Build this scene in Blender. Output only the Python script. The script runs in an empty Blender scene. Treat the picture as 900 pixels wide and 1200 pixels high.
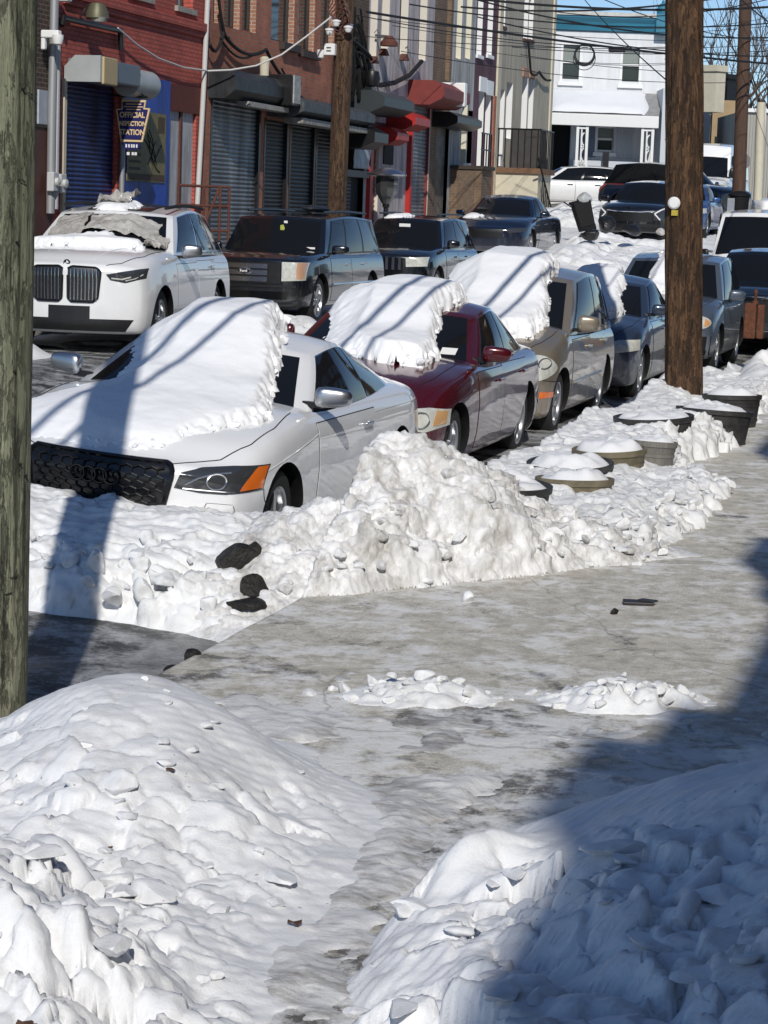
import bpy, bmesh, math, random
import numpy as np
from mathutils import Vector, Matrix
from mathutils.bvhtree import BVHTree
R = math.radians
random.seed(7)
scn = bpy.context.scene
COL = scn.collection

# ------------------------------------------------------------------ camera
W0, H0, FPX = 900., 1200., 2600.
YAW, PITCH, ROLL = R(14.85), R(7.73), R(2.06)
EYE = Vector((0, 0, 2.25))
CF = Vector((-math.sin(YAW)*math.cos(PITCH), math.cos(YAW)*math.cos(PITCH), -math.sin(PITCH)))
_r0 = Vector((math.cos(YAW), math.sin(YAW), 0)); _u0 = _r0.cross(CF)
CX = math.cos(ROLL)*_r0 + math.sin(ROLL)*_u0
CY = -math.sin(ROLL)*_r0 + math.cos(ROLL)*_u0
cam_d = bpy.data.cameras.new('camera'); cam = bpy.data.objects.new('camera', cam_d); COL.objects.link(cam)
cam.matrix_world = Matrix(((CX.x, CY.x, -CF.x, EYE.x), (CX.y, CY.y, -CF.y, EYE.y), (CX.z, CY.z, -CF.z, EYE.z), (0, 0, 0, 1)))
cam_d.sensor_fit = 'HORIZONTAL'; cam_d.sensor_width = 36; cam_d.lens = 36*FPX/W0
cam_d.clip_end = 3000; cam_d.clip_start = .05
scn.camera = cam
# measuring helper: a survey of the photo, turned into world metres on a given wall plane (x = v), street plane (y = u) or height
def _ray(px, py): return CF + CX*((px-450)/FPX) + CY*((600-py)/FPX)
def onv(px, py, v=-14.5): d = _ray(px, py); return EYE + d*(v/d.x)
def onu(px, py, u): d = _ray(px, py); return EYE + d*(u/d.y)
def onz(px, py, z): d = _ray(px, py); return EYE + d*((z-EYE.z)/d.z)

# ------------------------------------------------------------------ materials
def _nodes(name):
    m = bpy.data.materials.new(name); m.use_nodes = True
    nt = m.node_tree; return m, nt, nt.nodes['Principled BSDF']
def _n(nt, t, **kw):
    n = nt.nodes.new(t)
    for k, v in kw.items():
        if k in n.inputs: n.inputs[k].default_value = v
        else: setattr(n, k, v)
    return n
def _coord(nt, kind='Object'):
    return _n(nt, 'ShaderNodeTexCoord').outputs[kind]
def _noise(nt, co, scale, detail=4, rough=.55, stretch=None):
    if stretch:
        mp = _n(nt, 'ShaderNodeMapping'); mp.inputs['Scale'].default_value = stretch
        nt.links.new(co, mp.inputs['Vector']); co = mp.outputs[0]
    n = _n(nt, 'ShaderNodeTexNoise', Scale=scale, Detail=detail, Roughness=rough); nt.links.new(co, n.inputs['Vector'])
    return n.outputs['Fac']
def _ramp(nt, fac, stops):
    r = _n(nt, 'ShaderNodeValToRGB'); e = r.color_ramp.elements
    while len(e) < len(stops): e.new(.5)
    for k, (p, c) in enumerate(stops):
        e[k].position = p; e[k].color = (c, c, c, 1) if isinstance(c, (int, float)) else (*c, 1)
    nt.links.new(fac, r.inputs[0]); return r.outputs[0]
def _mix(nt, f, a, b, blend='MIX'):
    m = _n(nt, 'ShaderNodeMix', data_type='RGBA', blend_type=blend)
    for s, v in ((0, f), (6, a), (7, b)):
        if isinstance(v, bpy.types.NodeSocket): nt.links.new(v, m.inputs[s])
        else: m.inputs[s].default_value = v if s == 0 else (*v, 1)
    return m.outputs[2]
def _bump(nt, p, h, strength, dist, prev=None):
    b = _n(nt, 'ShaderNodeBump', Strength=strength, Distance=dist); nt.links.new(h, b.inputs['Height'])
    if prev is not None: nt.links.new(prev, b.inputs['Normal'])
    nt.links.new(b.outputs[0], p.inputs['Normal']); return b.outputs[0]
def mat(name, col, rough=.5, metal=0, coat=0, var=0, vscale=6, bump=0, bscale=40, spec=None, stretch=None, col2=None, grime=0):
    m, nt, p = _nodes(name)
    p.inputs['Base Color'].default_value = (*col, 1); p.inputs['Roughness'].default_value = rough
    p.inputs['Metallic'].default_value = metal; p.inputs['Coat Weight'].default_value = coat; p.inputs['Coat Roughness'].default_value = .04
    if spec is not None: p.inputs['Specular IOR Level'].default_value = spec
    if var or bump: co = _coord(nt)
    if var:
        f = _noise(nt, co, vscale, 6, .6, stretch)
        f = _ramp(nt, f, [(.32, 0.), (.68, 1.)])
        c2 = col2 or tuple(max(0, c*(1-var)) for c in col)
        cc = _mix(nt, f, c2, col)
        if grime:
            g1 = _ramp(nt, _noise(nt, co, 2.6, 8, .7, (1.6, 1.6, .16)), [(.42, 1.), (.62, 1-grime)]); cc = _mix(nt, 1., cc, g1, 'MULTIPLY')
            g2 = _ramp(nt, _noise(nt, co, 5.5, 7, .72, (1, 1, .6)), [(.58, 0.), (.68, grime*.8)]); cc = _mix(nt, g2, cc, (.13, .085, .055))
        nt.links.new(cc, p.inputs['Base Color'])
    if bump: _bump(nt, p, _noise(nt, co, bscale, 5, .6, stretch), bump, .02)
    return m
def brick_mat(name, c1, c2, mortar, axis='X', scale=1.0, var=.4, wear=None):
    m, nt, p = _nodes(name); p.inputs['Roughness'].default_value = .85
    co = _coord(nt); sp = _n(nt, 'ShaderNodeSeparateXYZ'); nt.links.new(co, sp.inputs[0])
    add = _n(nt, 'ShaderNodeMath', operation='ADD'); nt.links.new(sp.outputs['X'], add.inputs[0]); nt.links.new(sp.outputs['Y'], add.inputs[1])
    cb = _n(nt, 'ShaderNodeCombineXYZ'); nt.links.new(add.outputs[0], cb.inputs['X']); nt.links.new(sp.outputs['Z'], cb.inputs['Y'])
    b = _n(nt, 'ShaderNodeTexBrick', Scale=1.0); b.inputs['Brick Width'].default_value = .21*scale; b.inputs['Row Height'].default_value = .075*scale
    b.inputs['Mortar Size'].default_value = .009*scale; b.inputs['Color1'].default_value = (*c1, 1); b.inputs['Color2'].default_value = (*c2, 1); b.inputs['Mortar'].default_value = (*mortar, 1)
    nt.links.new(cb.outputs[0], b.inputs['Vector'])
    f = _ramp(nt, _noise(nt, co, 1.3, 6, .65), [(.3, 1-var), (.7, 1.)])
    c = _mix(nt, 1.0, b.outputs['Color'], f, 'MULTIPLY')
    if wear: c = _mix(nt, _ramp(nt, _noise(nt, co, 2.2, 6, .7), [(.56, 0.), (.66, .8)]), c, wear)
    nt.links.new(c, p.inputs['Base Color'])
    inv = _n(nt, 'ShaderNodeMath', operation='SUBTRACT'); inv.inputs[0].default_value = 1; nt.links.new(b.outputs['Fac'], inv.inputs[1])
    _bump(nt, p, inv.outputs[0], .8, .012)
    return m
def snow_mat(name, dirt=0., base=(.80, .81, .83), dirtcol=(.19, .15, .11), lump=.5, speck=.0, low=None, ice=0, streak=None):
    m, nt, p = _nodes(name); p.inputs['Roughness'].default_value = .55; p.inputs['Specular IOR Level'].default_value = .35
    co = _coord(nt); c = base
    if dirt:
        f = _noise(nt, co, 3.1, 8, .68, streak); f2 = _noise(nt, co, 17, 6, .7, streak)
        a = _n(nt, 'ShaderNodeMath', operation='MULTIPLY_ADD'); nt.links.new(f2, a.inputs[0]); a.inputs[1].default_value = .55; nt.links.new(f, a.inputs[2])
        k = _ramp(nt, a.outputs[0], [(.80-.12*dirt, 0.), (1.06-.12*dirt, min(1, dirt))])
        c = _mix(nt, k, base, dirtcol)
    if speck:
        wv = _n(nt, 'ShaderNodeMix', data_type='VECTOR'); wv.inputs[0].default_value = .05; nz = _n(nt, 'ShaderNodeTexNoise', Scale=22., Detail=5.); nt.links.new(co, nz.inputs['Vector']); nt.links.new(co, wv.inputs[4]); nt.links.new(nz.outputs['Color'], wv.inputs[5]); s = _n(nt, 'ShaderNodeTexVoronoi', Scale=27); nt.links.new(wv.outputs[1], s.inputs['Vector'])
        gate = _noise(nt, co, 2.5, 3, .6)
        mul = _n(nt, 'ShaderNodeMath', operation='SUBTRACT'); nt.links.new(s.outputs['Distance'], mul.inputs[0])
        g2 = _ramp(nt, gate, [(.50, -0.0), (.72, .13)]); nt.links.new(g2, mul.inputs[1])
        c = _mix(nt, _ramp(nt, mul.outputs[0], [(.0, speck), (.06, 0.)]), c, (.10, .075, .05))
    if low is not None:
        sp = _n(nt, 'ShaderNodeSeparateXYZ'); nt.links.new(co, sp.inputs[0])
        f = _noise(nt, co, 6, 5, .6); a = _n(nt, 'ShaderNodeMath', operation='MULTIPLY_ADD'); nt.links.new(f, a.inputs[0]); a.inputs[1].default_value = -.12; nt.links.new(sp.outputs['Z'], a.inputs[2])
        k = _ramp(nt, a.outputs[0], [(max(0, low-.06), .6), (low+.02, 0.)])
        c = _mix(nt, k, c if not isinstance(c, tuple) else c, (.25, .22, .18))
    if isinstance(c, bpy.types.NodeSocket): nt.links.new(c, p.inputs['Base Color'])
    else: p.inputs['Base Color'].default_value = (*c, 1)
    b1 = _bump(nt, p, _noise(nt, co, 9, 7, .62), lump, .02)
    v = _n(nt, 'ShaderNodeTexVoronoi', Scale=26, feature='SMOOTH_F1'); nt.links.new(co, v.inputs['Vector'])
    b2 = _bump(nt, p, v.outputs['Distance'], lump*.2, .008, b1)
    _bump(nt, p, _noise(nt, co, 85, 5, .7), .45, .006, b2)
    return m

# ------------------------------------------------------------------ numpy noise
_rs = np.random.RandomState(3); _perm = _rs.permutation(512); _gr = _rs.rand(512)*2*np.pi
def gnoise(x, y):
    x = np.asarray(x, float); y = np.asarray(y, float)
    xi = np.floor(x).astype(int); yi = np.floor(y).astype(int); xf = x-xi; yf = y-yi
    def g(i, j, dx, dy):
        a = _gr[(_perm[(i & 511)] + j) & 511]; return np.cos(a)*dx + np.sin(a)*dy
    u = xf*xf*xf*(xf*(xf*6-15)+10); v = yf*yf*yf*(yf*(yf*6-15)+10)
    return 1.4*((1-v)*((1-u)*g(xi, yi, xf, yf)+u*g(xi+1, yi, xf-1, yf)) + v*((1-u)*g(xi, yi+1, xf, yf-1)+u*g(xi+1, yi+1, xf-1, yf-1)))
def fbm(x, y, o=4, gain=.5):
    s = 0; a = 1; f = 1
    for k in range(o): s = s + a*gnoise(x*f+17.3*k, y*f-9.1*k); a *= gain; f *= 2.03
    return s
def cells(x, y, seed=0):
    """distance to the nearest and second nearest jittered point, and the id of the nearest: angular lumps"""
    x = np.asarray(x, float); y = np.asarray(y, float)
    xi = np.floor(x).astype(int); yi = np.floor(y).astype(int)
    d1 = np.full(x.shape, 9.); d2 = np.full(x.shape, 9.); idn = np.zeros(x.shape); ox = np.zeros(x.shape); oy = np.zeros(x.shape)
    for i in (-1, 0, 1):
        for j in (-1, 0, 1):
            h = _perm[(_perm[((xi+i+seed) & 511)] + yi+j) & 511]
            px = xi+i+_gr[h]/(2*np.pi); py = yi+j+_gr[(h*7+3) & 511]/(2*np.pi)
            d = np.hypot(x-px, y-py); c = d < d1
            d2 = np.where(c, d1, np.minimum(d2, d)); idn = np.where(c, h/512., idn); ox = np.where(c, x-px, ox); oy = np.where(c, y-py, oy); d1 = np.where(c, d, d1)
    return d1, d2, idn, ox, oy
def sstep(a, b, x): t = np.clip((np.asarray(x, float)-a)/(b-a), 0, 1); return t*t*(3-2*t)
def pchip(xs, ys, x): return np.interp(x, xs, ys)
def smooth_curve(xs, ys, x):
    """monotone cubic through the points"""
    xs = np.asarray(xs, float); ys = np.asarray(ys, float); x = np.asarray(x, float)
    h = np.diff(xs); d = np.diff(ys)/h; m = np.zeros(len(xs)); m[0] = d[0]; m[-1] = d[-1]
    for i in range(1, len(xs)-1):
        if d[i-1]*d[i] > 0:
            w1 = 2*h[i]+h[i-1]; w2 = h[i]+2*h[i-1]; m[i] = (w1+w2)/(w1/d[i-1]+w2/d[i])
    i = np.clip(np.searchsorted(xs, x)-1, 0, len(h)-1); t = (np.clip(x, xs[0], xs[-1])-xs[i])/h[i]
    return ys[i]*(2*t**3-3*t**2+1)+m[i]*h[i]*(t**3-2*t**2+t)+ys[i+1]*(-2*t**3+3*t**2)+m[i+1]*h[i]*(t**3-t**2)

# ------------------------------------------------------------------ objects
def tag(o, label=None, cat=None, group=None, kind=None):
    if label: o['label'] = label
    if cat: o['category'] = cat
    if group: o['group'] = group
    if kind: o['kind'] = kind
    return o
def thing(name, label, cat, loc=(0, 0, 0), rz=0, group=None):
    o = bpy.data.objects.new(name, None); COL.objects.link(o); o.location = loc; o.rotation_euler = (0, 0, rz); o.empty_display_size = .2
    return tag(o, label, cat, group)
def copy_tree(o, parent=None):
    c = o.copy(); COL.objects.link(c)
    if parent is not None: c.parent = parent
    for ch in list(o.children): copy_tree(ch, c)
    return c
class MB:
    def __init__(s): s.v = []; s.f = []; s.m = []
    def add(s, vs, fs, mi=0):
        o = len(s.v); s.v.extend([tuple(map(float, v)) for v in vs]); s.f.extend([tuple(int(i)+o for i in f) for f in fs]); s.m.extend([mi]*len(fs)); return s
    def box(s, c, d, rz=0, rx=0, ry=0, mi=0, taper=1.0):
        M = Matrix.Rotation(rz, 3, 'Z') @ Matrix.Rotation(rx, 3, 'X') @ Matrix.Rotation(ry, 3, 'Y'); c = Vector(c); vs = []
        for z in (-1, 1):
            k = taper if z > 0 else 1.0
            for x, y in ((-1, -1), (1, -1), (1, 1), (-1, 1)): vs.append(c + M @ Vector((x*d[0]/2*k, y*d[1]/2*k, z*d[2]/2)))
        return s.add(vs, [(3, 2, 1, 0), (4, 5, 6, 7), (0, 1, 5, 4), (1, 2, 6, 5), (2, 3, 7, 6), (3, 0, 4, 7)], mi)
    def lo_hi(s, a, b, mi=0): return s.box([(a[i]+b[i])/2 for i in range(3)], [abs(b[i]-a[i]) for i in range(3)], mi=mi)
    def tube(s, pts, r, n=8, caps=True, mi=0):
        pts = [Vector(p) for p in pts]; rings = []; rr = r if isinstance(r, (list, tuple)) else [r]*len(pts)
        prev = None
        for i, p in enumerate(pts):
            t = (pts[min(i+1, len(pts)-1)]-pts[max(i-1, 0)]).normalized()
            if prev is None: a = t.orthogonal().normalized()
            else:
                a = prev - t*prev.dot(t)
                a = a.normalized() if a.length > 1e-6 else t.orthogonal().normalized()
            prev = a; b = t.cross(a)
            rings.append([p + (a*math.cos(2*math.pi*k/n)+b*math.sin(2*math.pi*k/n))*rr[i] for k in range(n)])
        vs = [v for rg in rings for v in rg]; fs = []
        for i in range(len(rings)-1):
            for k in range(n): fs.append((i*n+k, i*n+(k+1) % n, (i+1)*n+(k+1) % n, (i+1)*n+k))
        if caps: fs.append(tuple(range(n-1, -1, -1))); fs.append(tuple((len(rings)-1)*n+k for k in range(n)))
        return s.add(vs, fs, mi)
    def prism(s, outline, a, b, mi=0):
        """outline: 2-D points; a(p), b(p) give the front and back 3-D points"""
        n = len(outline); vs = [a(p) for p in outline]+[b(p) for p in outline]
        fs = [tuple(range(n-1, -1, -1)), tuple(range(n, 2*n))]+[(i, (i+1) % n, n+(i+1) % n, n+i) for i in range(n)]
        return s.add(vs, fs, mi)
    def lathe(s, prof, n=24, c=(0, 0, 0), axis='Z', mi=0, sy=1.0, caps=True):
        vs = []; fs = []
        for r, h in prof:
            for k in range(n):
                a = 2*math.pi*k/n; x, y = r*math.cos(a), r*math.sin(a)*sy
                p = (x, y, h) if axis == 'Z' else ((h, x, y) if axis == 'X' else (x, h, y))
                vs.append((c[0]+p[0], c[1]+p[1], c[2]+p[2]))
        for i in range(len(prof)-1):
            for k in range(n): fs.append((i*n+k, i*n+(k+1) % n, (i+1)*n+(k+1) % n, (i+1)*n+k))
        if caps and prof[0][0] > 1e-4: fs.append(tuple(range(n-1, -1, -1)))
        if caps and prof[-1][0] > 1e-4: fs.append(tuple((len(prof)-1)*n+k for k in range(n)))
        return s.add(vs, fs, mi)
    def blob(s, c, d, seed=0, rough=.25, n=2, rz=0, rx=0, mi=0):
        bm = bmesh.new(); bmesh.ops.create_icosphere(bm, subdivisions=n, radius=1); rn = random.Random(seed)
        dirs = [Vector((rn.gauss(0, 1), rn.gauss(0, 1), rn.gauss(0, 1))).normalized() for _ in range(13 if rough > .45 else 7)]; hs = [rn.uniform(.45, .9) for _ in dirs]
        M = Matrix.Rotation(rz, 3, 'Z') @ Matrix.Rotation(rx, 3, 'X')
        for v in bm.verts:
            p = v.co.copy()
            for dd, h in zip(dirs, hs):
                k = p.dot(dd)
                if k > h: p -= dd*(k-h)*min(1, rough*3)
            p *= 1+rough*.25*rn.uniform(-1, 1)*(1 if n < 3 else .3)
            v.co = Vector(c) + M @ Vector((p.x*d[0]/2, p.y*d[1]/2, p.z*d[2]/2))
        bm.verts.index_update()
        s.add([v.co for v in bm.verts], [[v.index for v in f.verts] for f in bm.faces], mi); bm.free(); return s
    def build(s, name, mats, parent=None, smooth=False, angle=40, fix=True, loc=None):
        me = bpy.data.meshes.new(name); me.from_pydata(s.v, [], s.f)
        for m in (mats if isinstance(mats, (list, tuple)) else [mats]): me.materials.append(m)
        me.polygons.foreach_set('material_index', s.m)
        if fix:
            bm = bmesh.new(); bm.from_mesh(me); bmesh.ops.recalc_face_normals(bm, faces=bm.faces); bm.to_mesh(me); bm.free()
        if smooth:
            me.polygons.foreach_set('use_smooth', [True]*len(me.polygons)); me.set_sharp_from_angle(angle=R(angle))
        me.update(); o = bpy.data.objects.new(name, me); COL.objects.link(o)
        if parent is not None: o.parent = parent
        if loc is not None: o.location = loc
        return o
def bevel(o, w=.01, seg=2, angle=35):
    b = o.modifiers.new('bevel', 'BEVEL'); b.width = w; b.segments = seg; b.limit_method = 'ANGLE'; b.angle_limit = R(angle); return o
def text_mesh(mb, s, size, place, depth=.004, bold=0, mi=0, center=True):
    cu = bpy.data.curves.new('t', 'FONT'); cu.body = s; cu.size = size; cu.extrude = depth/2; cu.offset = bold
    if center: cu.align_x = 'CENTER'; cu.align_y = 'CENTER'
    to = bpy.data.objects.new('t', cu); COL.objects.link(to)
    me = to.to_mesh(); mb.add([place(v.co) for v in me.vertices], [list(p.vertices) for p in me.polygons], mi)
    to.to_mesh_clear(); bpy.data.objects.remove(to); bpy.data.curves.remove(cu)

# ------------------------------------------------------------------ ground heights
def gz(x, y):
    x = np.asarray(x, float); y = np.asarray(y, float)
    a = np.interp(-x, [3.6, 7.2, 9.8, 12.3, 60], [-.13, .06, .43, .45, .5])
    b = smooth_curve([-50, 38, 45, 50, 58, 66, 74, 85, 110, 600], [0, 0, .30, .85, 1.35, 1.75, 2.05, 2.25, 2.4, 2.5], y)
    return a+b
def gzf(x, y): return float(gz(x, y))
# ------------------------------------------------------------------ car materials
def paint(name, col, metal=0., rough=.35, film=.45):
    m = mat(name, col, rough, metal, 1.0)
    nt = m.node_tree; p = nt.nodes['Principled BSDF']; co = _coord(nt)
    # winter road film: a dull grey salt haze low on the panels
    sp = _n(nt, 'ShaderNodeSeparateXYZ'); nt.links.new(co, sp.inputs[0])
    f = _noise(nt, co, 5, 6, .65); a = _n(nt, 'ShaderNodeMath', operation='MULTIPLY_ADD'); nt.links.new(f, a.inputs[0]); a.inputs[1].default_value = -.5; nt.links.new(sp.outputs['Z'], a.inputs[2])
    k = _ramp(nt, a.outputs[0], [(.0, film), (.38, .0)])
    nt.links.new(_mix(nt, k, col, (.36, .35, .34)), p.inputs['Base Color'])
    rr = _n(nt, 'ShaderNodeMapRange'); nt.links.new(k, rr.inputs[0]); rr.inputs[3].default_value = 1; rr.inputs[4].default_value = 0. if film < .3 else -.6; nt.links.new(rr.outputs[0], p.inputs['Coat Weight'])
    return m
M = {}
M['glass'] = mat('dark_glass', (.008, .009, .011), .05, 0, 0, spec=.28)
M['black'] = mat('black_plastic', (.012, .012, .013), .38, var=.5, vscale=9)
M['gloss'] = mat('gloss_black', (.006, .006, .007), .12)
M['chrome'] = mat('chrome', (.75, .76, .78), .13, 1)
M['alu'] = mat('dull_aluminium', (.55, .56, .58), .32, 1)
M['rubber'] = mat('tyre_rubber', (.018, .018, .019), .8, bump=.3, bscale=60)
M['rim'] = mat('rim_alloy', (.42, .43, .45), .33, .9)
M['lamp'] = mat('lamp_lens', (.62, .63, .58), .16, 0, .6, var=.3, vscale=16)
M['lampdark'] = mat('lamp_smoked', (.04, .042, .045), .08, 0, 1)
M['amber'] = mat('amber_lens', (.75, .16, .015), .15, 0, 1)
M['red'] = mat('red_lens', (.35, .01, .012), .15, 0, 1)
M['white'] = mat('white_enamel', (.8, .8, .79), .4)
M['seam'] = mat('panel_gap', (.008, .008, .008), .8)

def tk_(tk, i, j): return float(tk[i, j]) if hasattr(tk, 'shape') else float(tk)

class Car:
    """one car: lofted body, a ruled cabin over it, and panels, lamps and glass laid on those surfaces. Front at local y=0, tail at +y, +x is the driver's side"""
    def __init__(s, name, label, loc, sp, pm, rz=0, roll=0, cat='car', group=None, scale=1.0):
        s.sp = sp; s.pm = pm; s.o = thing(name, label, cat, loc, rz, group); s.o.rotation_euler = (0, roll, rz); s.o.scale = (scale,)*3
        s.surface()
    def surface(s):
        q = s.sp; L, w, zb = q['L'], q['W']/2, q['zb']; zl, (yc, zc), zd = q['lip'], q['cowl'], q['deck']; yd = q['yd']
        nk = q.get('nose', .28); blunt = q.get('blunt', .14)
        ys = [0, .03, .12, .42, .9, yc, (yc+yd)/2, yd, L-.45, L-.12, L-.03, L]
        hw = [.86, .89, .93, .972, .995, 1, 1, 1, .975, .93, .9, .87]
        zbs = [zb+.12, zb+.04, zb, zb, zb, zb, zb, zb, zb, zb+.03, zb+.1, zb+.2]
        h1 = q.get('h1', .42); h2 = q.get('h2', .75)
        zt = [zl-blunt, zl-blunt*.35, zl, zl+(zc-zl)*h1, zl+(zc-zl)*h2, zc, (zc+zd)/2, zd, zd-.01, zd-.05, zd-.1, zd-.2]
        ks = [nk, nk, nk*.95, nk*.6, .0, 0, 0, 0, -.05, -.16, -.16, -.16]
        Y = np.unique(np.concatenate([np.linspace(0, .2, 8), np.linspace(.2, 1.2, 14), np.linspace(1.2, L-.5, 28), np.linspace(L-.5, L, 12)]))
        f = lambda a: smooth_curve(ys, a, Y)
        HW, ZB, ZT, K = f(hw)*w, f(zbs), f(zt), f(ks)
        # section: fractions of half width / height, from the sill over the shoulder to the middle of the bonnet
        sx = [0, .6, .90, .965, 1., 1.0, .985, .955, .88, .70, .35, 0]; sz = [0, 0, .015, .09, .33, .52, .70, .86, .955, .985, 1.0, 1.0]
        sx = q.get('sx', sx); sz = q.get('sz', sz)
        t = np.linspace(0, len(sx)-1, 40); SX = smooth_curve(range(len(sx)), sx, t); SZ = smooth_curve(range(len(sz)), sz, t)
        crown = q.get('crown', .035); nj = len(t)
        vs = []; fs = []
        X = HW[:, None]*SX[None, :]; Zz = ZB[:, None]+(ZT-ZB)[:, None]*SZ[None, :]
        top = sstep(.80, 1.0, SZ)[None, :]; Zz = Zz + crown*top*(1-(SX[None, :])**2)*np.clip(Y/.3, .2, 1)[:, None]
        XX = np.concatenate([X[:, ::-1]*-1, X[:, 1:]], 1) if False else X
        Yg = Y[:, None] + K[:, None]*(X/w)**2
        n = len(Y)
        for sgn in (1, -1):
            o = len(vs); vs += [(sgn*X[i, j], Yg[i, j], Zz[i, j]) for i in range(n) for j in range(nj)]
            for i in range(n-1):
                for j in range(nj-1):
                    a, b, c, d = o+i*nj+j, o+i*nj+j+1, o+(i+1)*nj+j+1, o+(i+1)*nj+j
                    fs.append((a, b, c, d) if sgn > 0 else (d, c, b, a))
        for i, fl in ((0, 1), (n-1, -1)):
            o = len(vs); nc = 17
            for j in range(nj):
                for k in range(nc):
                    a = (k-(nc-1)/2)/((nc-1)/2); x = X[i, j]*a; vs.append((x, Y[i]+K[i]*(x/w)**2, Zz[i, j]))
            for j in range(nj-1):
                for k in range(nc-1):
                    fq = (o+j*nc+k, o+j*nc+k+1, o+(j+1)*nc+k+1, o+(j+1)*nc+k); fs.append(fq if fl > 0 else fq[::-1])
        bm = bmesh.new(); bv = [bm.verts.new(v) for v in vs]
        for fc in fs:
            try: bm.faces.new([bv[i] for i in fc])
            except ValueError: pass
        bmesh.ops.remove_doubles(bm, verts=bm.verts, dist=.0008); bmesh.ops.dissolve_degenerate(bm, dist=.0003, edges=bm.edges)
        bmesh.ops.recalc_face_normals(bm, faces=bm.faces)
        s.body_bm = bm
        s.bvh_body = BVHTree.FromBMesh(bm)
        # cabin
        g = MB(); na, ntt = 13, 9
        def grid(fn, A, T):
            o = len(g.v); V = [fn(a, t) for a in A for t in T]
            F = [(o0*len(T)+k, o0*len(T)+k+1, (o0+1)*len(T)+k+1, (o0+1)*len(T)+k) for o0 in range(len(A)-1) for k in range(len(T)-1)]
            g.add(V, F)
        T = np.linspace(0, 1, ntt)
        grid(lambda a, t: s.gh('F', a, t), np.linspace(-1, 1, na), T); grid(lambda a, t: s.gh('B', a, t), np.linspace(-1, 1, na), T)
        A = np.linspace(0, 1, 25)
        for sg in (1, -1): grid(lambda a, t: s.gh('S', a, t, sg), A, T)
        rows = [s.gh('F', a, 1) for a in np.linspace(0, 1, 7)]+[s.gh('S', a, 1, 1) for a in A[1:]]+[s.gh('B', a, 1) for a in np.linspace(1, 0, 7)[1:]]
        rc = q.get('roofcrown', .05); grid(lambda a, t: (rows[int(a)][0]*t, rows[int(a)][1], rows[int(a)][2]+rc*(1-t*t)*(rows[int(a)][0]/q['wr'])), range(len(rows)), np.linspace(-1, 1, 11))
        bm2 = bmesh.new(); bv = [bm2.verts.new(v) for v in g.v]
        for fc in g.f:
            try: bm2.faces.new([bv[i] for i in fc])
            except ValueError: pass
        bmesh.ops.remove_doubles(bm2, verts=bm2.verts, dist=.001); bmesh.ops.recalc_face_normals(bm2, faces=bm2.faces)
        s.cab_bm = bm2
        tmp = bmesh.new(); 
        for b in (bm, bm2):
            me = bpy.data.meshes.new('x'); b.to_mesh(me); tmp.from_mesh(me); bpy.data.meshes.remove(me)
        s.bvh = BVHTree.FromBMesh(tmp); tmp.free()
    def gh(s, seg, a, t, sg=1):
        q = s.sp; (yF0, yF1), (yR1, yR0) = q['ws'], q['rw']; wb, wr = q['wb'], q['wr']; bow = q.get('bow', .22); bowr = q.get('bowr', .12); wbr, wrr = q.get('wbr', wb*.93), q.get('wrr', wr*.92)
        zf0, zr0 = q['cowl'][1]-.05, q['deck']-.05; zF1, zM, zR1 = q['roof']
        if seg == 'F':
            b = Vector((a*wb, yF0+bow*a*a, zf0-.02*a*a)); r = Vector((a*wr, yF1+bow*.5*a*a, zF1-.02*a*a)); bul = Vector((0, -.035, .02))*(1-a*a)
        elif seg == 'B':
            b = Vector((a*wbr, yR0-bowr*a*a, zr0)); r = Vector((a*wrr, yR1-bowr*.6*a*a, zR1-.02*a*a)); bul = Vector((0, .03, .02))*(1-a*a)
        else:
            yb0, yb1 = yF0+bow, yR0-bowr; yr0, yr1 = yF1+bow*.5, yR1-bowr*.6
            b = Vector((sg*(wb+(wbr-wb)*a+.05*4*a*(1-a)*.8), yb0+(yb1-yb0)*a, zf0-.02+(zr0-zf0+.02)*a))
            zz = float(smooth_curve([0, .45, 1], [zF1-.02, zM-.01, zR1-.02], a))
            r = Vector((sg*(wr+(wrr-wr)*a+.04*4*a*(1-a)*.6), yr0+(yr1-yr0)*a, zz)); bul = Vector((sg*.035, 0, 0))*math.sin(math.pi*a)**.5 if 0 < a < 1 else Vector((0, 0, 0))
        return b.lerp(r, t)+bul*(4*t*(1-t))
    def finish_body(s, arches=True):
        q = s.sp; bm = s.body_bm; me = bpy.data.meshes.new('body'); bm.to_mesh(me); me.materials.append(s.pm); me.materials.append(M['black'])
        o = bpy.data.objects.new('body', me); COL.objects.link(o)
        if arches:
            c = MB(); ra = q['r']+.055
            for y in (q['yF'], q['yR']):
                for sg in (1, -1):
                    x0, x1 = sorted((sg*(q['W']/2-.27), sg*(q['W']/2+.3)))
                    c.lathe([(ra, x0), (ra, x1)], 36, (0, y, q['r']), 'X')
            co = c.build('cut', M['black'])
            md = o.modifiers.new('b', 'BOOLEAN'); md.object = co; md.operation = 'DIFFERENCE'; md.solver = 'EXACT'
            dg = bpy.context.evaluated_depsgraph_get(); me2 = bpy.data.meshes.new_from_object(o.evaluated_get(dg)); o.modifiers.clear(); o.data = me2; bpy.data.objects.remove(co)
            me = me2
        bm3 = bmesh.new(); bm3.from_mesh(me); mx = bpy.data.meshes.new('x'); s.cab_bm.to_mesh(mx); bm3.from_mesh(mx); bpy.data.meshes.remove(mx); bm3.to_mesh(me); bm3.free()
        if arches:
            w = q['W']/2
            for p in me.polygons:
                c = p.center
                for y in (q['yF'], q['yR']):
                    if math.hypot(c.y-y, c.z-q['r']) < q['r']+.058 and abs(c.x) < w-.02 and abs(c.x) > w-.30 and c.z < q['r']*2+.1 and (abs(p.normal.x) < .3 or abs(c.x) < w-.2): p.material_index = 1
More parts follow.
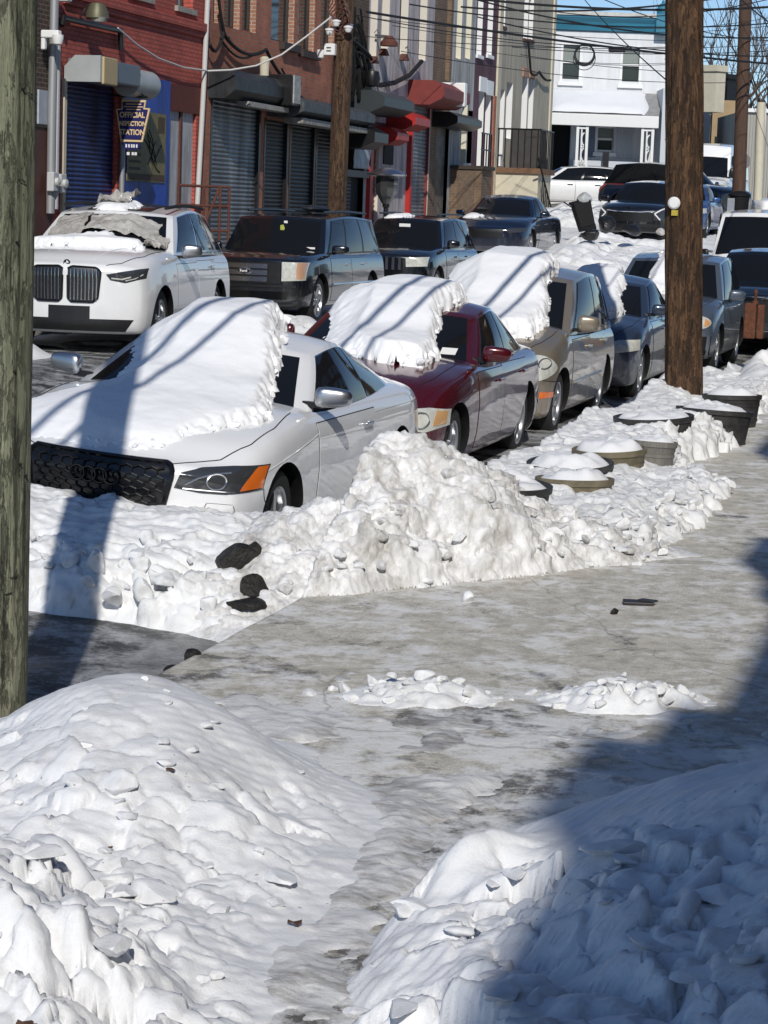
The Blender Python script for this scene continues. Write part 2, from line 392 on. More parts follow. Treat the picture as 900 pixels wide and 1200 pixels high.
        me.polygons.foreach_set('use_smooth', [True]*len(me.polygons)); me.set_sharp_from_angle(angle=R(38)); me.update()
        o.parent = s.o; s.body = o; return o
    # -- panels laid on the surface
    def hit(s, axis, a, b, off, bvh=None):
        bvh = bvh or s.bvh
        if axis == 'F': o, d = Vector((a, -2, b)), Vector((0, 1, 0))
        elif axis == 'B': o, d = Vector((a, 9, b)), Vector((0, -1, 0))
        elif axis == 'L': o, d = Vector((3, a, b)), Vector((-1, 0, 0))
        elif axis == 'R': o, d = Vector((-3, a, b)), Vector((1, 0, 0))
        else: o, d = Vector((a, b, 4)), Vector((0, 0, -1))
        h = bvh.ray_cast(o, d)
        if h[0] is None: h = bvh.find_nearest(o+d*2)
        n = h[1] if h[1].dot(d) < 0 else -h[1]
        return h[0]+n*off
    def sheet(s, name, G, m, parent=None, thick=.012, inward=None, smooth=True):
        """G: grid of points -> a thin shell with its rim turned in"""
        n, k = len(G), len(G[0]); mb = MB(); ctr = inward or Vector((0, s.sp['L']/2, .6))
        vs = [p for row in G for p in row]; fs = [(i*k+j, i*k+j+1, (i+1)*k+j+1, (i+1)*k+j) for i in range(n-1) for j in range(k-1)]
        rim = [(i, 0) for i in range(n)]+[(n-1, j) for j in range(1, k)]+[(i, k-1) for i in range(n-2, -1, -1)]+[(0, j) for j in range(k-2, 0, -1)]
        # rim normal from neighbours
        o = len(vs)
        for (i, j) in rim:
            p = G[i][j]; i2 = min(max(i, 1), n-2) if n > 2 else i; j2 = min(max(j, 1), k-2) if k > 2 else j
            a = G[min(i+1, n-1)][j]-G[max(i-1, 0)][j]; b = G[i][min(j+1, k-1)]-G[i][max(j-1, 0)]; nn = a.cross(b)
            if nn.length < 1e-9: nn = p-ctr
            nn.normalize()
            if nn.dot(p-ctr) < 0: nn = -nn
            vs.append(p-nn*thick)
        L = len(rim)
        for q in range(L):
            i, j = rim[q]; i2, j2 = rim[(q+1) % L]; fs.append((i*k+j, o+q, o+(q+1) % L, i2*k+j2))
        mb.add(vs, fs); return mb.build(name, m, parent or s.o, smooth, 50)
    def patch(s, name, axis, top, bot, m, off=.005, n=16, k=7, mirror=False, thick=.012, parent=None, bvh=None):
        def run(sg):
            ax = {'L': 'R'}.get(axis, axis) if sg < 0 else axis
            def al(P, n):
                P = np.array(P, float); d = np.r_[0, np.cumsum(np.hypot(*np.diff(P, axis=0).T))]; t = np.linspace(0, d[-1], n); return np.c_[np.interp(t, d, P[:, 0]), np.interp(t, d, P[:, 1])]
            A, B = al(top, n), al(bot, n); G = []
            for i in range(n):
                row = []
                for j in range(k):
                    p = A[i]+(B[i]-A[i])*j/(k-1); a = p[0]*(sg if axis in 'FBT' else 1); row.append(s.hit(ax, a, p[1], off, bvh))
                G.append(row)
            return s.sheet(name, G, m, parent, thick)
        r = [run(1)]
        if mirror: r.append(run(-1))
        return r
    def seam(s, name, axis, pts, r=.0035, m=None, parent=None, off=0., n=24, mirror=False, mb=None):
        for sg in ((1, -1) if mirror else (1,)):
            P = np.array(pts, float); d = np.r_[0, np.cumsum(np.hypot(*np.diff(P, axis=0).T))]; t = np.linspace(0, d[-1], n)
            ax = {'L': 'R'}.get(axis, axis) if sg < 0 else axis
            Q = [s.hit(ax, x*(sg if axis in 'FBT' else 1), y, off) for x, y in zip(np.interp(t, d, P[:, 0]), np.interp(t, d, P[:, 1]))]
            b = mb or MB(); b.tube(Q, r, 6)
            if mb is None: b.build(name, m or M['seam'], parent or s.o, True)
    def window(s, name, seg, corners, sg=1, m=None, off=.004, n=14, k=8, parent=None, thick=.01):
        """corners: four (a, t) in order lower-front, lower-rear, upper-rear, upper-front"""
        (a0, t0), (a1, t1), (a2, t2), (a3, t3) = corners; G = []
        for i in range(n):
            u = i/(n-1); row = []
            for j in range(k):
                v = j/(k-1); a = (a0+(a1-a0)*u)*(1-v)+(a3+(a2-a3)*u)*v; t = (t0+(t1-t0)*u)*(1-v)+(t3+(t2-t3)*u)*v
                p = s.gh(seg, a, t, sg); e = 1e-3
                da = s.gh(seg, min(1, a+e), t, sg)-s.gh(seg, a-e, t, sg); dt = s.gh(seg, a, min(1, t+e), sg)-s.gh(seg, a, t-e, sg); nn = da.cross(dt).normalized()
                if nn.dot(p-Vector((0, s.sp['L']*.5, .7))) < 0: nn = -nn
                row.append(p+nn*off)
            G.append(row)
        return s.sheet(name, G, m or M['glass'], parent, thick)
    def wheels(s, spokes=5, which=((1, 0), (1, 1), (-1, 0), (-1, 1)), rm=None, double=False):
        q = s.sp; r = q['r']; wd = .22
        for sg, k in which:
            y = (q['yF'], q['yR'])[k]; x = sg*(q['W']/2-.055)
            t = MB(); ri = r*.70
            t.lathe([(ri, -wd), (r*.93, -wd), (r, -wd*.85), (r, -wd*.15), (r*.965, -.01), (r*.86, .004), (ri, -.002), (ri-.01, -.03), (ri-.01, -wd)], 40, axis='X', caps=False)
            w = t.build('wheel', M['rubber'], s.o, True); w.location = (x, y, r); w.rotation_euler = (0, 0, 0 if sg > 0 else math.pi)
            b = MB(); b.lathe([(ri-.004, -.005), (ri-.02, -.012), (ri-.035, -.05), (ri-.04, -wd+.02)], 40, axis='X', caps=False); b.lathe([(.0, .0), (.05, -.004), (.065, -.03), (.065, -.1)], 20, axis='X')
            b.lathe([(r*.5, -.12), (0, -.12)], 24, axis='X', mi=1)
            for i in range(spokes):
                for dl in ((-.1, .1) if double else (0,)):
                    a = 2*math.pi*i/spokes+.3+dl; ca, sa = math.cos(a), math.sin(a); hw0, hw1 = (.032, .022) if not double else (.016, .014)
                    if not double and spokes <= 5: hw0, hw1 = .05, .035
                    P = []
                    for rr, hw, xx in ((.04, hw0, -.015), (ri-.02, hw1, -.022), (ri-.02, hw1, -.06), (.04, hw0, -.06)):
                        P.append(((xx, rr*ca-hw*sa, rr*sa+hw*ca), (xx, rr*ca+hw*sa, rr*sa-hw*ca)))
                    vs = [p for pr in P for p in pr]; b.add(vs, [(0, 1, 3, 2), (2, 3, 5, 4), (4, 5, 7, 6), (0, 2, 4, 6), (1, 3, 5, 7)])
            b.build('rim', [rm or M['rim'], M['seam']], w, True, 30)
    def mirror(s, y, z, m, size=(.22, .13, .15), gap=.07, sides=(1, -1), both=None, lens=True, sweep=.05):
        q = s.sp
        for sg in sides:
            x0 = abs(s.hit('L', y+.06, z-.06, 0).x) if True else q['W']/2
            mb = MB(); sx, sy, sz = size
            bm = bmesh.new(); bmesh.ops.create_cube(bm, size=1); bmesh.ops.subdivide_edges(bm, edges=bm.edges, cuts=3, use_grid_fill=True)
            for v in bm.verts:
                p = v.co*2; k = (abs(p.x)**4+abs(p.y)**4+abs(p.z)**4)**.25; p = p/k
                tx = (p.x+1)/2; h = 1-.28*tx; p.z *= h; p.y = p.y if p.y < 0 else p.y*.55
                v.co = Vector((p.x*sx/2, p.y*sy/2*(1-.2*tx)+sweep*tx, p.z*sz/2+.01*tx))
            bm.verts.index_update(); mb.add([(sg*(x0+gap+sx/2+v.co.x), y+v.co.y, z+v.co.z) for v in bm.verts], [[v.index for v in f.verts] for f in bm.faces]); bm.free()
            o = mb.build('wing_mirror', m, s.o, True, 60)
            a = MB(); a.box((sg*(x0+gap*.5), y+.02, z-sz*.38), (gap+.09, .05, .035)); a.build('mirror_arm', M['black'], o)
            l = MB(); l.lathe([(0, 0), (sz*.36, 0), (sz*.38, -.004)], 20, (sg*(x0+gap+sx*.5), y+sy*.30+.012+sweep*.4, z), 'Y'); l.build('mirror_glass', M['chrome'], o)
    def doors(s, y0, y1, ztop, zbot, name='door', lean=(0, 0), handle=None, hm=None, m=None, mirror=True, rear=None):
        for sg in ((1, -1) if mirror else (1,)):
            ax = 'L' if sg > 0 else 'R'; e = .0065
            top = [(y0+lean[0], ztop), (y1+lean[1], ztop)]; bot = [(y0, zbot), (y1, zbot)]
            if rear is not None: bot = [(y0, zbot), (rear[0], zbot), (y1, rear[1])]
            T = [(y0+lean[0]-e, ztop+e), (y1+lean[1]+e, ztop+e)]; B = [(p[0]+(-e if i == 0 else e), p[1]-e) for i, p in enumerate(bot)]
            d = s.patch(name, ax, top, bot, m or s.pm, .0045, 18, 14, thick=.006, bvh=s.bvh_body)[0]
            s.patch('door_gap', ax, T, B, M['seam'], .0022, 18, 14, thick=.004, parent=d, bvh=s.bvh_body)
            if handle:
                hy, hz = handle; p = s.hit(ax, hy, hz, .025, s.bvh_body); mb = MB(); mb.box((p.x, hy, hz), (.022, .19, .026)); mb.box((p.x-sg*.015, hy-.08, hz), (.03, .02, .02)); mb.box((p.x-sg*.015, hy+.08, hz), (.03, .02, .02))
                bevel(mb.build('handle', hm or s.pm, d), .006)
    def drape(s, poly, thick, name, label, m, res=.028, blur=4, edge=.10, rag=.05, lump=.012, extra=None, fit=None, seed=0, soft=False):
        """snow lying on the car: outline in car coordinates, its own thickness, edges broken"""
        P = np.array(poly, float); x0, y0 = P.min(0)-.1; x1, y1 = P.max(0)+.1
        xs = np.arange(x0, x1, res); ys = np.arange(y0, y1, res); X, Y = np.meshgrid(xs, ys, indexing='ij')
        Z = np.zeros(X.shape); ok = np.zeros(X.shape, bool); steep = q_steep = .34
        for i in range(len(xs)):
            for j in range(len(ys)):
                h = s.bvh.ray_cast(Vector((xs[i], ys[j], 4)), Vector((0, 0, -1)))
                if h[0] is not None: Z[i, j] = h[0].z; ok[i, j] = abs(h[1].z) > steep
        for _ in range(2):                                # close pin-holes left by steep slivers
            Pk = np.pad(ok, 1).astype(int); fill = (~ok) & ((Pk[:-2, 1:-1]+Pk[2:, 1:-1]+Pk[1:-1, :-2]+Pk[1:-1, 2:]) >= 3); Pz = np.pad(Z*ok, 1); Nn = np.maximum(1, Pk[:-2, 1:-1]+Pk[2:, 1:-1]+Pk[1:-1, :-2]+Pk[1:-1, 2:])
            Z = np.where(fill, (Pz[:-2, 1:-1]+Pz[2:, 1:-1]+Pz[1:-1, :-2]+Pz[1:-1, 2:])/Nn, Z); ok = ok | fill
        base = Z.copy()
        inside = np.zeros(X.shape, bool); D = np.full(X.shape, 9.)
        for k in range(len(P)):
            a, b = P[k], P[(k+1) % len(P)]; c = ((a[1] > Y) != (b[1] > Y)) & (X < (b[0]-a[0])*(Y-a[1])/((b[1]-a[1]) or 1e-9)+a[0]); inside ^= c
            ab = b-a; t = np.clip(((X-a[0])*ab[0]+(Y-a[1])*ab[1])/(ab@ab+1e-9), 0, 1); D = np.minimum(D, np.hypot(X-a[0]-t*ab[0], Y-a[1]-t*ab[1]))
        D = np.where(inside, D, -D) + rag*fbm(X*3+seed*3.1, Y*3, 4, .5) + .022*fbm(X*15+seed, Y*15, 3, .6)*sstep(.3, .0, np.abs(D))
        Zs = base.copy()
        for _ in range(blur):
            Pd = np.pad(Zs, 1, mode='edge'); Zs = np.maximum(base, (Pd[:-2, 1:-1]+Pd[2:, 1:-1]+Pd[1:-1, :-2]+Pd[1:-1, 2:])/4)
        Zs = np.maximum(Zs, base)
        tk = thick(X, Y) if callable(thick) else thick
        d1, d2, cid, ox, oy = cells(X*24+seed+.3*fbm(X*9, Y*9, 2), Y*24); lee = sstep(.05, -.38, X) if soft else 0.; near = (1-sstep(.02, .11, D))*(1-.85*lee); edge = edge+.34*lee
        th = tk*np.clip(D/edge, 0, 1)**(.45+.45*lee)*(1+.10*fbm(X*1.7+seed, Y*1.7, 2)) + lump*fbm(X*7, Y*7+seed, 3)*np.clip(D/.05, 0, 1)
        th += near*np.clip(D/.03, 0, 1)*(.040*(cid-.6)+.02*(.4-d1)+.030*fbm(X*19, Y*19, 3)-.02)*np.minimum(1, tk/.08)
        if extra is not None: th += extra(X, Y)*np.clip(D/.05, 0, 1)
        gx, gy = np.gradient(D, res); gl = np.maximum(.35, np.hypot(gx, gy)); D = D/gl*np.minimum(1, gl)
        keep = (D > -res*1.5) & ok
        XX = np.where(D < 0, X-D*gx/gl, X); YY = np.where(D < 0, Y-D*gy/gl, Y)
        top = np.where(D > 0, np.maximum(Zs*np.clip(D/.1, 0, 1)+base*(1-np.clip(D/.1, 0, 1))+np.maximum(th, .002), base+.002), base-.006)
        mb = MB(); idx = -np.ones(X.shape, int); vs = []
        for i in range(X.shape[0]):
            for j in range(X.shape[1]):
                if keep[i, j]:
                    z = top[i, j]
                    if D[i, j] <= 0:
                        h = s.bvh.ray_cast(Vector((XX[i, j], YY[i, j], 4)), Vector((0, 0, -1))); z = h[0].z-.006 if h[0] is not None else z
                    idx[i, j] = len(vs); jit = .005*near[i, j]; vs.append((XX[i, j]+jit*math.sin(37.*i+11*j), YY[i, j]+jit*math.cos(23.*i+19*j), z))
        fs = [(idx[i, j], idx[i+1, j], idx[i+1, j+1], idx[i, j+1]) for i in range(X.shape[0]-1) for j in range(X.shape[1]-1) if min(idx[i, j], idx[i+1, j], idx[i+1, j+1], idx[i, j+1]) >= 0]
        mb.add(vs, fs); o = mb.build(name, m, None, True, 75, fix=False)
        o.matrix_world = s.o.matrix_basis.copy(); tag(o, label, 'snow')
        # crumbled lumps along the broken edge
        ii, jj = np.where((D > .008) & (D < .045) & keep & (Y > y0+.12)); ii, jj = (np.array([]), np.array([])) if len(ii) == 0 else (ii[X[ii, jj] > (-.15 if soft else -9)], jj[X[ii, jj] > (-.15 if soft else -9)]); rn = random.Random(seed); cb = MB()
        for q in range(min(len(ii), int(len(ii)*res*res*450))):
            k = rn.randrange(len(ii)); i, j = ii[k], jj[k]; t_ = rn.random(); z = base[i, j]+max(.0, th[i, j])*(.15+.6*t_); sz = rn.choice((.03, .04, .055, .075))*min(1.2, .4+tk_(tk, i, j)*6)
            cb.blob((X[i, j]+rn.uniform(-.01, .01), Y[i, j]+rn.uniform(-.01, .01), z), (sz*1.3, sz, sz*.9), rn.randrange(9999), .4, 1, rn.uniform(0, 3))
        if cb.v: c_ = cb.build('crumbled_edge', m, o, True, 50); c_['kind'] = 'stuff'
        return o
# ------------------------------------------------------------------ light and sky
SUN_EL = R(35); SD = Vector((-.30, .954, 0)).normalized()        # SD: the way the light travels on the ground
sl = bpy.data.lights.new('sun', 'SUN'); sl.energy = 4.1; sl.angle = R(.55); sl.color = (1, .955, .88)
so = bpy.data.objects.new('sun', sl); COL.objects.link(so)
LD = Vector((SD.x*math.cos(SUN_EL), SD.y*math.cos(SUN_EL), -math.sin(SUN_EL)))
so.rotation_euler = LD.to_track_quat('-Z', 'Y').to_euler(); so.location = (3, -6, 12)
w = bpy.data.worlds.new('World'); scn.world = w; w.use_nodes = True
nt = w.node_tree; bg = nt.nodes['Background']; sky = nt.nodes.new('ShaderNodeTexSky'); sky.sky_type = 'NISHITA'; sky.sun_disc = False
sky.sun_elevation = SUN_EL; sky.sun_rotation = math.atan2(-SD.x, -SD.y); sky.air_density = .75; sky.dust_density = .0; sky.ozone_density = 4.0
nt.links.new(sky.outputs[0], bg.inputs[0]); bg.inputs[1].default_value = .115
scn.view_settings.view_transform = 'Standard'; scn.view_settings.look = 'None'; scn.view_settings.gamma = 1; scn.view_settings.use_curve_mapping = False
scn.view_settings.exposure = -.25
scn.render.engine = 'CYCLES'; scn.cycles.max_bounces = 6; scn.cycles.diffuse_bounces = 3; scn.cycles.glossy_bounces = 3
scn.cycles.use_denoising = True; scn.cycles.sample_clamp_indirect = 6

# ------------------------------------------------------------------ ground
def lines(*segs):
    out = []
    for a, b, n in segs: out += list(np.linspace(a, b, n, endpoint=False))
    return np.array(out+[segs[-1][1]])
def sheet_grid(name, xs, ys, zf, m, kind='structure', smooth=True):
    X, Y = np.meshgrid(xs, ys, indexing='ij'); Z = zf(X, Y); n, k = X.shape
    me = bpy.data.meshes.new(name); V = np.stack([X, Y, Z], -1).reshape(-1, 3)
    I = np.arange(n*k).reshape(n, k); Fq = np.stack([I[:-1, :-1], I[1:, :-1], I[1:, 1:], I[:-1, 1:]], -1).reshape(-1, 4)
    me.from_pydata(V.tolist(), [], Fq.tolist()); me.materials.append(m)
    if smooth: me.polygons.foreach_set('use_smooth', [True]*len(me.polygons))
    o = bpy.data.objects.new(name, me); COL.objects.link(o); return tag(o, kind=kind)

def road_mat():
    m, nt, p = _nodes('icy_road'); co = _coord(nt)
    wet = _noise(nt, co, 1.1, 8, .66, (1.0, .7, 1)); streak = _noise(nt, co, 3.0, 9, .72, (1.0, .9, 1)); fine = _noise(nt, co, 30, 6, .7)
    asphalt = _mix(nt, fine, (.018, .018, .018), (.055, .053, .05))
    a = _n(nt, 'ShaderNodeMath', operation='MULTIPLY_ADD'); nt.links.new(fine, a.inputs[0]); a.inputs[1].default_value = .35; nt.links.new(streak, a.inputs[2])
    ice = _ramp(nt, a.outputs[0], [(.60, 0.), (.72, .5), (.86, .95)])
    c = _mix(nt, ice, asphalt, (.55, .56, .57))
    c = _mix(nt, _ramp(nt, wet, [(.5, 0.), (.68, .8)]), c, (.035, .032, .028))
    nt.links.new(c, p.inputs['Base Color'])
    r = _n(nt, 'ShaderNodeMapRange'); nt.links.new(wet, r.inputs[0]); r.inputs[1].default_value = .4; r.inputs[2].default_value = .7; r.inputs[3].default_value = .65; r.inputs[4].default_value = .22; nt.links.new(r.outputs[0], p.inputs['Roughness'])
    b = _bump(nt, p, streak, .6, .03); _bump(nt, p, fine, .5, .008, b); return m
def pavement_mat():
    m, nt, p = _nodes('salted_concrete'); co0 = _coord(nt)
    mp = _n(nt, 'ShaderNodeMapping'); mp.inputs['Rotation'].default_value = (0, 0, R(-12)); nt.links.new(co0, mp.inputs['Vector']); co = mp.outputs[0]
    sp = _n(nt, 'ShaderNodeSeparateXYZ'); nt.links.new(co0, sp.inputs[0])
    big = _noise(nt, co, .7, 6, .6); fine = _noise(nt, co, 90, 4, .75); grit = _noise(nt, co, 28, 5, .7); streak = _noise(nt, co, 2.6, 10, .72, (1.0, .9, 1)); mid = _noise(nt, co, 8, 8, .72, (1., .8, 1))
    def math_(op, a, b, c=None):
        n = _n(nt, 'ShaderNodeMath', operation=op)
        for k, v in enumerate((a, b, c)):
            if v is None: continue
            if isinstance(v, bpy.types.NodeSocket): nt.links.new(v, n.inputs[k])
            else: n.inputs[k].default_value = v
        return n.outputs[0]
    conc = _mix(nt, _ramp(nt, fine, [(.33, 0.), (.67, 1.)]), (.34, .32, .275), (.80, .765, .68)); conc = _mix(nt, _ramp(nt, big, [(.40, .0), (.58, .7)]), conc, (.56, .525, .445)); conc = _mix(nt, _ramp(nt, mid, [(.38, .6), (.52, 0.)]), conc, (.31, .29, .245))
    near = _n(nt, 'ShaderNodeMapRange'); nt.links.new(sp.outputs['Y'], near.inputs[0]); near.inputs[1].default_value = 10.3; near.inputs[2].default_value = 8.6; near.inputs[3].default_value = 0; near.inputs[4].default_value = 1; near = near.outputs[0]
    # brown damp grime, mostly where the walk is trodden near the mounds
    wet = _noise(nt, co, 1.9, 9, .72, (1., .9, 1)); kw = _ramp(nt, math_('MULTIPLY_ADD', near, .105, wet), [(.575, 0.), (.64, .9)])
    c = _mix(nt, kw, conc, (.075, .062, .045))
    # salt and thin ice: long pale streaks
    a = math_('MULTIPLY_ADD', mid, .45, streak); a = math_('MULTIPLY_ADD', near, .085, a)
    k = _ramp(nt, a, [(.715, 0.), (.765, .4), (.84, .97)]); c = _mix(nt, k, c, (.78, .78, .77))
    cm = _n(nt, 'ShaderNodeTexBrick', Scale=1.0, offset=0.); cm.inputs['Brick Width'].default_value = 1.5; cm.inputs['Row Height'].default_value = 1.55; cm.inputs['Mortar Size'].default_value = .006; nt.links.new(co0, cm.inputs['Vector'])
    c = _mix(nt, math_('MULTIPLY', cm.outputs['Fac'], _ramp(nt, mid, [(.46, 0.), (.58, .8)])), c, (.62, .61, .58))
    ck = _n(nt, 'ShaderNodeTexVoronoi', Scale=.55, feature='DISTANCE_TO_EDGE'); wp = _n(nt, 'ShaderNodeMix', data_type='VECTOR'); wp.inputs[0].default_value = .16; nt.links.new(co, wp.inputs[4]); nz = _n(nt, 'ShaderNodeTexNoise', Scale=3., Detail=6.); nt.links.new(co, nz.inputs['Vector']); nt.links.new(nz.outputs['Color'], wp.inputs[5]); nt.links.new(wp.outputs[1], ck.inputs['Vector'])
    c = _mix(nt, _ramp(nt, ck.outputs['Distance'], [(.0, .45), (.004, 0.)]), c, (.10, .09, .075))
    v = _n(nt, 'ShaderNodeTexVoronoi', Scale=48); nt.links.new(co, v.inputs['Vector'])
    c = _mix(nt, _ramp(nt, math_('SUBTRACT', v.outputs['Distance'], _ramp(nt, grit, [(.42, .04), (.66, .30)])), [(0, .8), (.05, 0.)]), c, (.70, .69, .67))
    nt.links.new(c, p.inputs['Base Color']); nt.links.new(_ramp(nt, kw, [(0, .75), (1, .32)]), p.inputs['Roughness'])
    b = _bump(nt, p, a, .6, .035); b = _bump(nt, p, grit, .5, .010, b); _bump(nt, p, fine, .4, .004, b); return m
xs = lines((-400, -60, 8), (-60, -16, 12), (-16, -3.5, 60), (-3.5, -2.5, 6), (-2.5, 30, 16), (30, 400, 8))
ys = lines((-300, -20, 8), (-20, 6, 16), (6, 16, 60), (16, 40, 40), (40, 100, 70), (100, 900, 12))
sheet_grid('road', xs, ys, lambda X, Y: gz(X, Y)-.0+np.where(X > -3.45, -.15, 0)+.014*fbm(X*1.3, Y*1.3, 3)*(np.abs(X+7) < 9), road_mat())
CURB = -3.52
def walk_z(X, Y):
    z = .115 + (np.asarray(X)-CURB)*.012
    return np.where(X < CURB-.001, -.12, z) + .006*fbm(np.asarray(X)*1.5, np.asarray(Y)*1.5, 3) + smooth_curve([-50, 38, 45, 50, 58, 66, 74, 85, 110, 600], [0, 0, .30, .85, 1.35, 1.75, 2.05, 2.25, 2.4, 2.5], Y)
xs = np.concatenate([[CURB-.012, CURB-.002, CURB+.004, CURB+.02], lines((-3.46, -.5, 50), (-.5, 14, 20))]); ys = lines((-14, 5, 10), (5, 16, 110), (16, 60, 40))
def wz(X, Y):
    X = np.asarray(X, float); z = walk_z(np.maximum(X, CURB), Y); return np.where(X < CURB-.005, z-.3, z - .012*(X < CURB))
sheet_grid('pavement', xs, ys, wz, pavement_mat())
farwalk = mat('old_concrete', (.27, .26, .24), .85, var=.35, vscale=3, bump=.4)
xs2 = np.concatenate([lines((-14.7, -12.1, 6)), [-12.09, -12.08]])
sheet_grid('far_pavement', xs2, lines((10, 90, 50)), lambda X, Y: np.where(X > -12.085, gz(X, Y)-.1, gz(X, Y)+.13), farwalk)
# ------------------------------------------------------------------ the parked cars
SNOW_CAR = snow_mat('car_snow', 0, (.90, .91, .93), lump=.30)
P_white = paint('white_paint', (.82, .825, .835), film=.25); P_pearl = paint('pearl_white', (.78, .785, .79), film=.28)
P_red = paint('burgundy_paint', (.075, .004, .008), .2, .22, .10); P_gold = paint('champagne_paint', (.34, .29, .22), .6, .35, .2)
P_blue = paint('slate_blue_paint', (.035, .05, .085), .4, .32); P_steel = paint('steel_blue_paint', (.10, .125, .16), .4, .34)
P_black = paint('black_paint', (.006, .007, .010), .0, .18, .10); P_navy = paint('navy_paint', (.008, .014, .034), .2, .2, .12)
def put(u, v): return (v, u, gzf(v, u))

def audi():
    sp = dict(L=4.63, W=1.85, zb=.17, lip=.72, cowl=(1.32, .97), deck=.98, yd=3.95, ws=(1.22, 2.02), rw=(3.22, 4.12), wb=.825, wr=.60, wbr=.74, wrr=.55,
              roof=(1.285, 1.335, 1.27), r=.325, yF=.87, yR=3.62, nose=.26, blunt=.07, h1=.42, h2=.78, bow=.24, crown=.045)
    c = Car('parked_car', 'white two-door coupe with black honeycomb grille half buried behind the snow pile', (-5.36, 12.93, gzf(-5.3, 13)-.05), sp, P_white, scale=1.065, roll=R(4.2), group='cars parked along the near kerb')
    c.finish_body()
    # grille
    gt = [(-.44, .705), (.44, .705)]; gb = [(-.40, .235), (.40, .235)]
    gt = [(-.455, .66), (-.43, .705), (.43, .705), (.455, .66)]; gb = [(-.385, .27), (-.36, .215), (.36, .215), (.385, .27)]
    g = c.patch('grille', 'F', gt, gb, M['gloss'], .012, 24, 10, thick=.03)[0]
    # frame + honeycomb
    fr = MB(); ring = gt+gb[::-1]; c.seam('x', 'F', ring+[ring[0]], .016, off=.014, n=80, mb=fr); fr.build('grille_frame', M['gloss'], g, True)
    hx = MB(); sx, sz = .074, .052
    def inside(x, z): t = (z-.215)/.49; lim = .37+(.445-.37)*t; return abs(x) < lim-.012 and .228 < z < .692
    for r_ in range(13):
        for k in range(-7, 8):
            x = (k+.5*(r_ % 2))*sx; z = .22+r_*sz*.75
            pts = [(x+sx*.5*math.sin(a*math.pi/3)*1.12, z+sz*.5*math.cos(a*math.pi/3)) for a in range(4)]
            for a, b in zip(pts[:-1], pts[1:]):
                if inside(*a) and inside(*b): hx.tube([c.hit('F', a[0], a[1], .022), c.hit('F', b[0], b[1], .022)], .0052, 5, False)
    hx.build('honeycomb', mat('satin_black', (.010, .010, .011), .5, spec=.25), g, True)
    rb = MB()
    for k in range(4):
        x0 = -.105+k*.07; rb.tube([c.hit('F', x0+.045*math.cos(a), .60+.045*math.sin(a), .03) for a in np.linspace(0, 2*math.pi, 25)], .0075, 6, False)
    rb.build('ring_badge', M['gloss'], g, True)
    bar = MB(); P = [c.hit('F', x, z, .010) for x in (-.36, .36) for z in (.24, .36)]
    pl = c.patch('intercooler', 'F', [(-.38, .40), (.38, .40)], [(-.36, .24), (.36, .24)], mat('grey_fins', (.20, .205, .22), .5, .5, bump=.6, bscale=45), .0155, 16, 5, thick=.004, parent=g)
    # headlights
    ht = [(.50, .665), (.60, .70), (.75, .715), (.875, .718)]; hb = [(.47, .575), (.62, .558), (.75, .56), (.882, .575)]
    for sg, o in zip((1, -1), c.patch('headlight', 'F', ht, hb, M['lampdark'], .006, 26, 10, True)):
        d = MB(); pts = [(.53, .60), (.60, .645), (.68, .672), (.755, .68)]; d.tube([c.hit('F', sg*x, z, .009) for x, z in pts], .007, 6); d.tube([c.hit('F', sg*x, .575, .009) for x in np.linspace(.52, .80, 12)], .004, 5)
        d.tube([c.hit('F', sg*(.70+.05*math.cos(a)), .628+.042*math.sin(a), .008) for a in np.linspace(0, 6.3, 20)], .006, 5, False); d.build('lamp_trim', M['alu'], o, True)
        t, b = [(sg*.845, .708), (sg*.872, .712)], [(sg*.815, .578), (sg*.878, .586)]
        c.patch('side_marker', 'F', t, b, M['amber'], .010, 8, 8, parent=o, thick=.006)
    c.seam('bonnet_line', 'T', [(.40, .075), (.50, .16), (.66, .30), (.76, .55), (.79, .9), (.76, 1.3)], .0042, mirror=True, n=40)
    c.seam('bumper_line', 'F', [(.885, .575), (.90, .45)], .004, mirror=True, n=10)
    c.patch('washer_cover', 'F', [(.66, .50), (.80, .50)], [(.66, .435), (.80, .435)], P_white, .004, 8, 5, True, thick=.004)
    c.seam('washer_line', 'F', [(.66, .50), (.80, .50), (.81, .467), (.80, .435), (.66, .435), (.645, .467), (.66, .50)], .0025, mirror=True, n=40)
    c.seam('wing_line', 'L', [(.30, .62), (.7, .70), (1.6, .83), (2.8, .86), (4.2, .86)], .004, c.pm, mirror=True, n=40)
    c.doors(1.52, 2.86, .885, .25, rear=(2.62, .52), lean=(.02, .06), handle=(2.66, .80), hm=M['alu'])
    c.window('windshield', 'F', [(-.9, .05), (.9, .05), (.9, .93), (-.9, .93)])
    c.window('rear_window', 'B', [(-.85, .08), (.85, .08), (.85, .9), (-.85, .9)])
    for sg in (1, -1):
        c.window('window_trim', 'S', [(.03, .06), (.95, .12), (.86, .90), (.08, .95)], sg, M['chrome'], .003, 20)
        c.window('door_window', 'S', [(.045, .075), (.58, .09), (.565, .93), (.09, .925)], sg, None, .0075, 16)
        c.window('quarter_window', 'S', [(.60, .09), (.91, .14), (.84, .86), (.59, .93)], sg, None, .0075, 12)
    c.wheels(5, double=True); c.mirror(1.63, 1.05, M['alu'], (.235, .13, .15), .04)
    poly = [(-.93, .34), (-.6, .18), (-.1, .14), (.35, .22), (.50, .56), (.70, .90), (.70, 1.08), (.63, 1.22), (.58, 1.50), (.40, 2.0), (.30, 2.35), (.12, 3.0), (-.5, 3.1), (-.72, 2.6), (-.66, 2.08), (-.50, 1.72), (-.54, 1.38), (-.62, 1.08), (-.92, .80)]
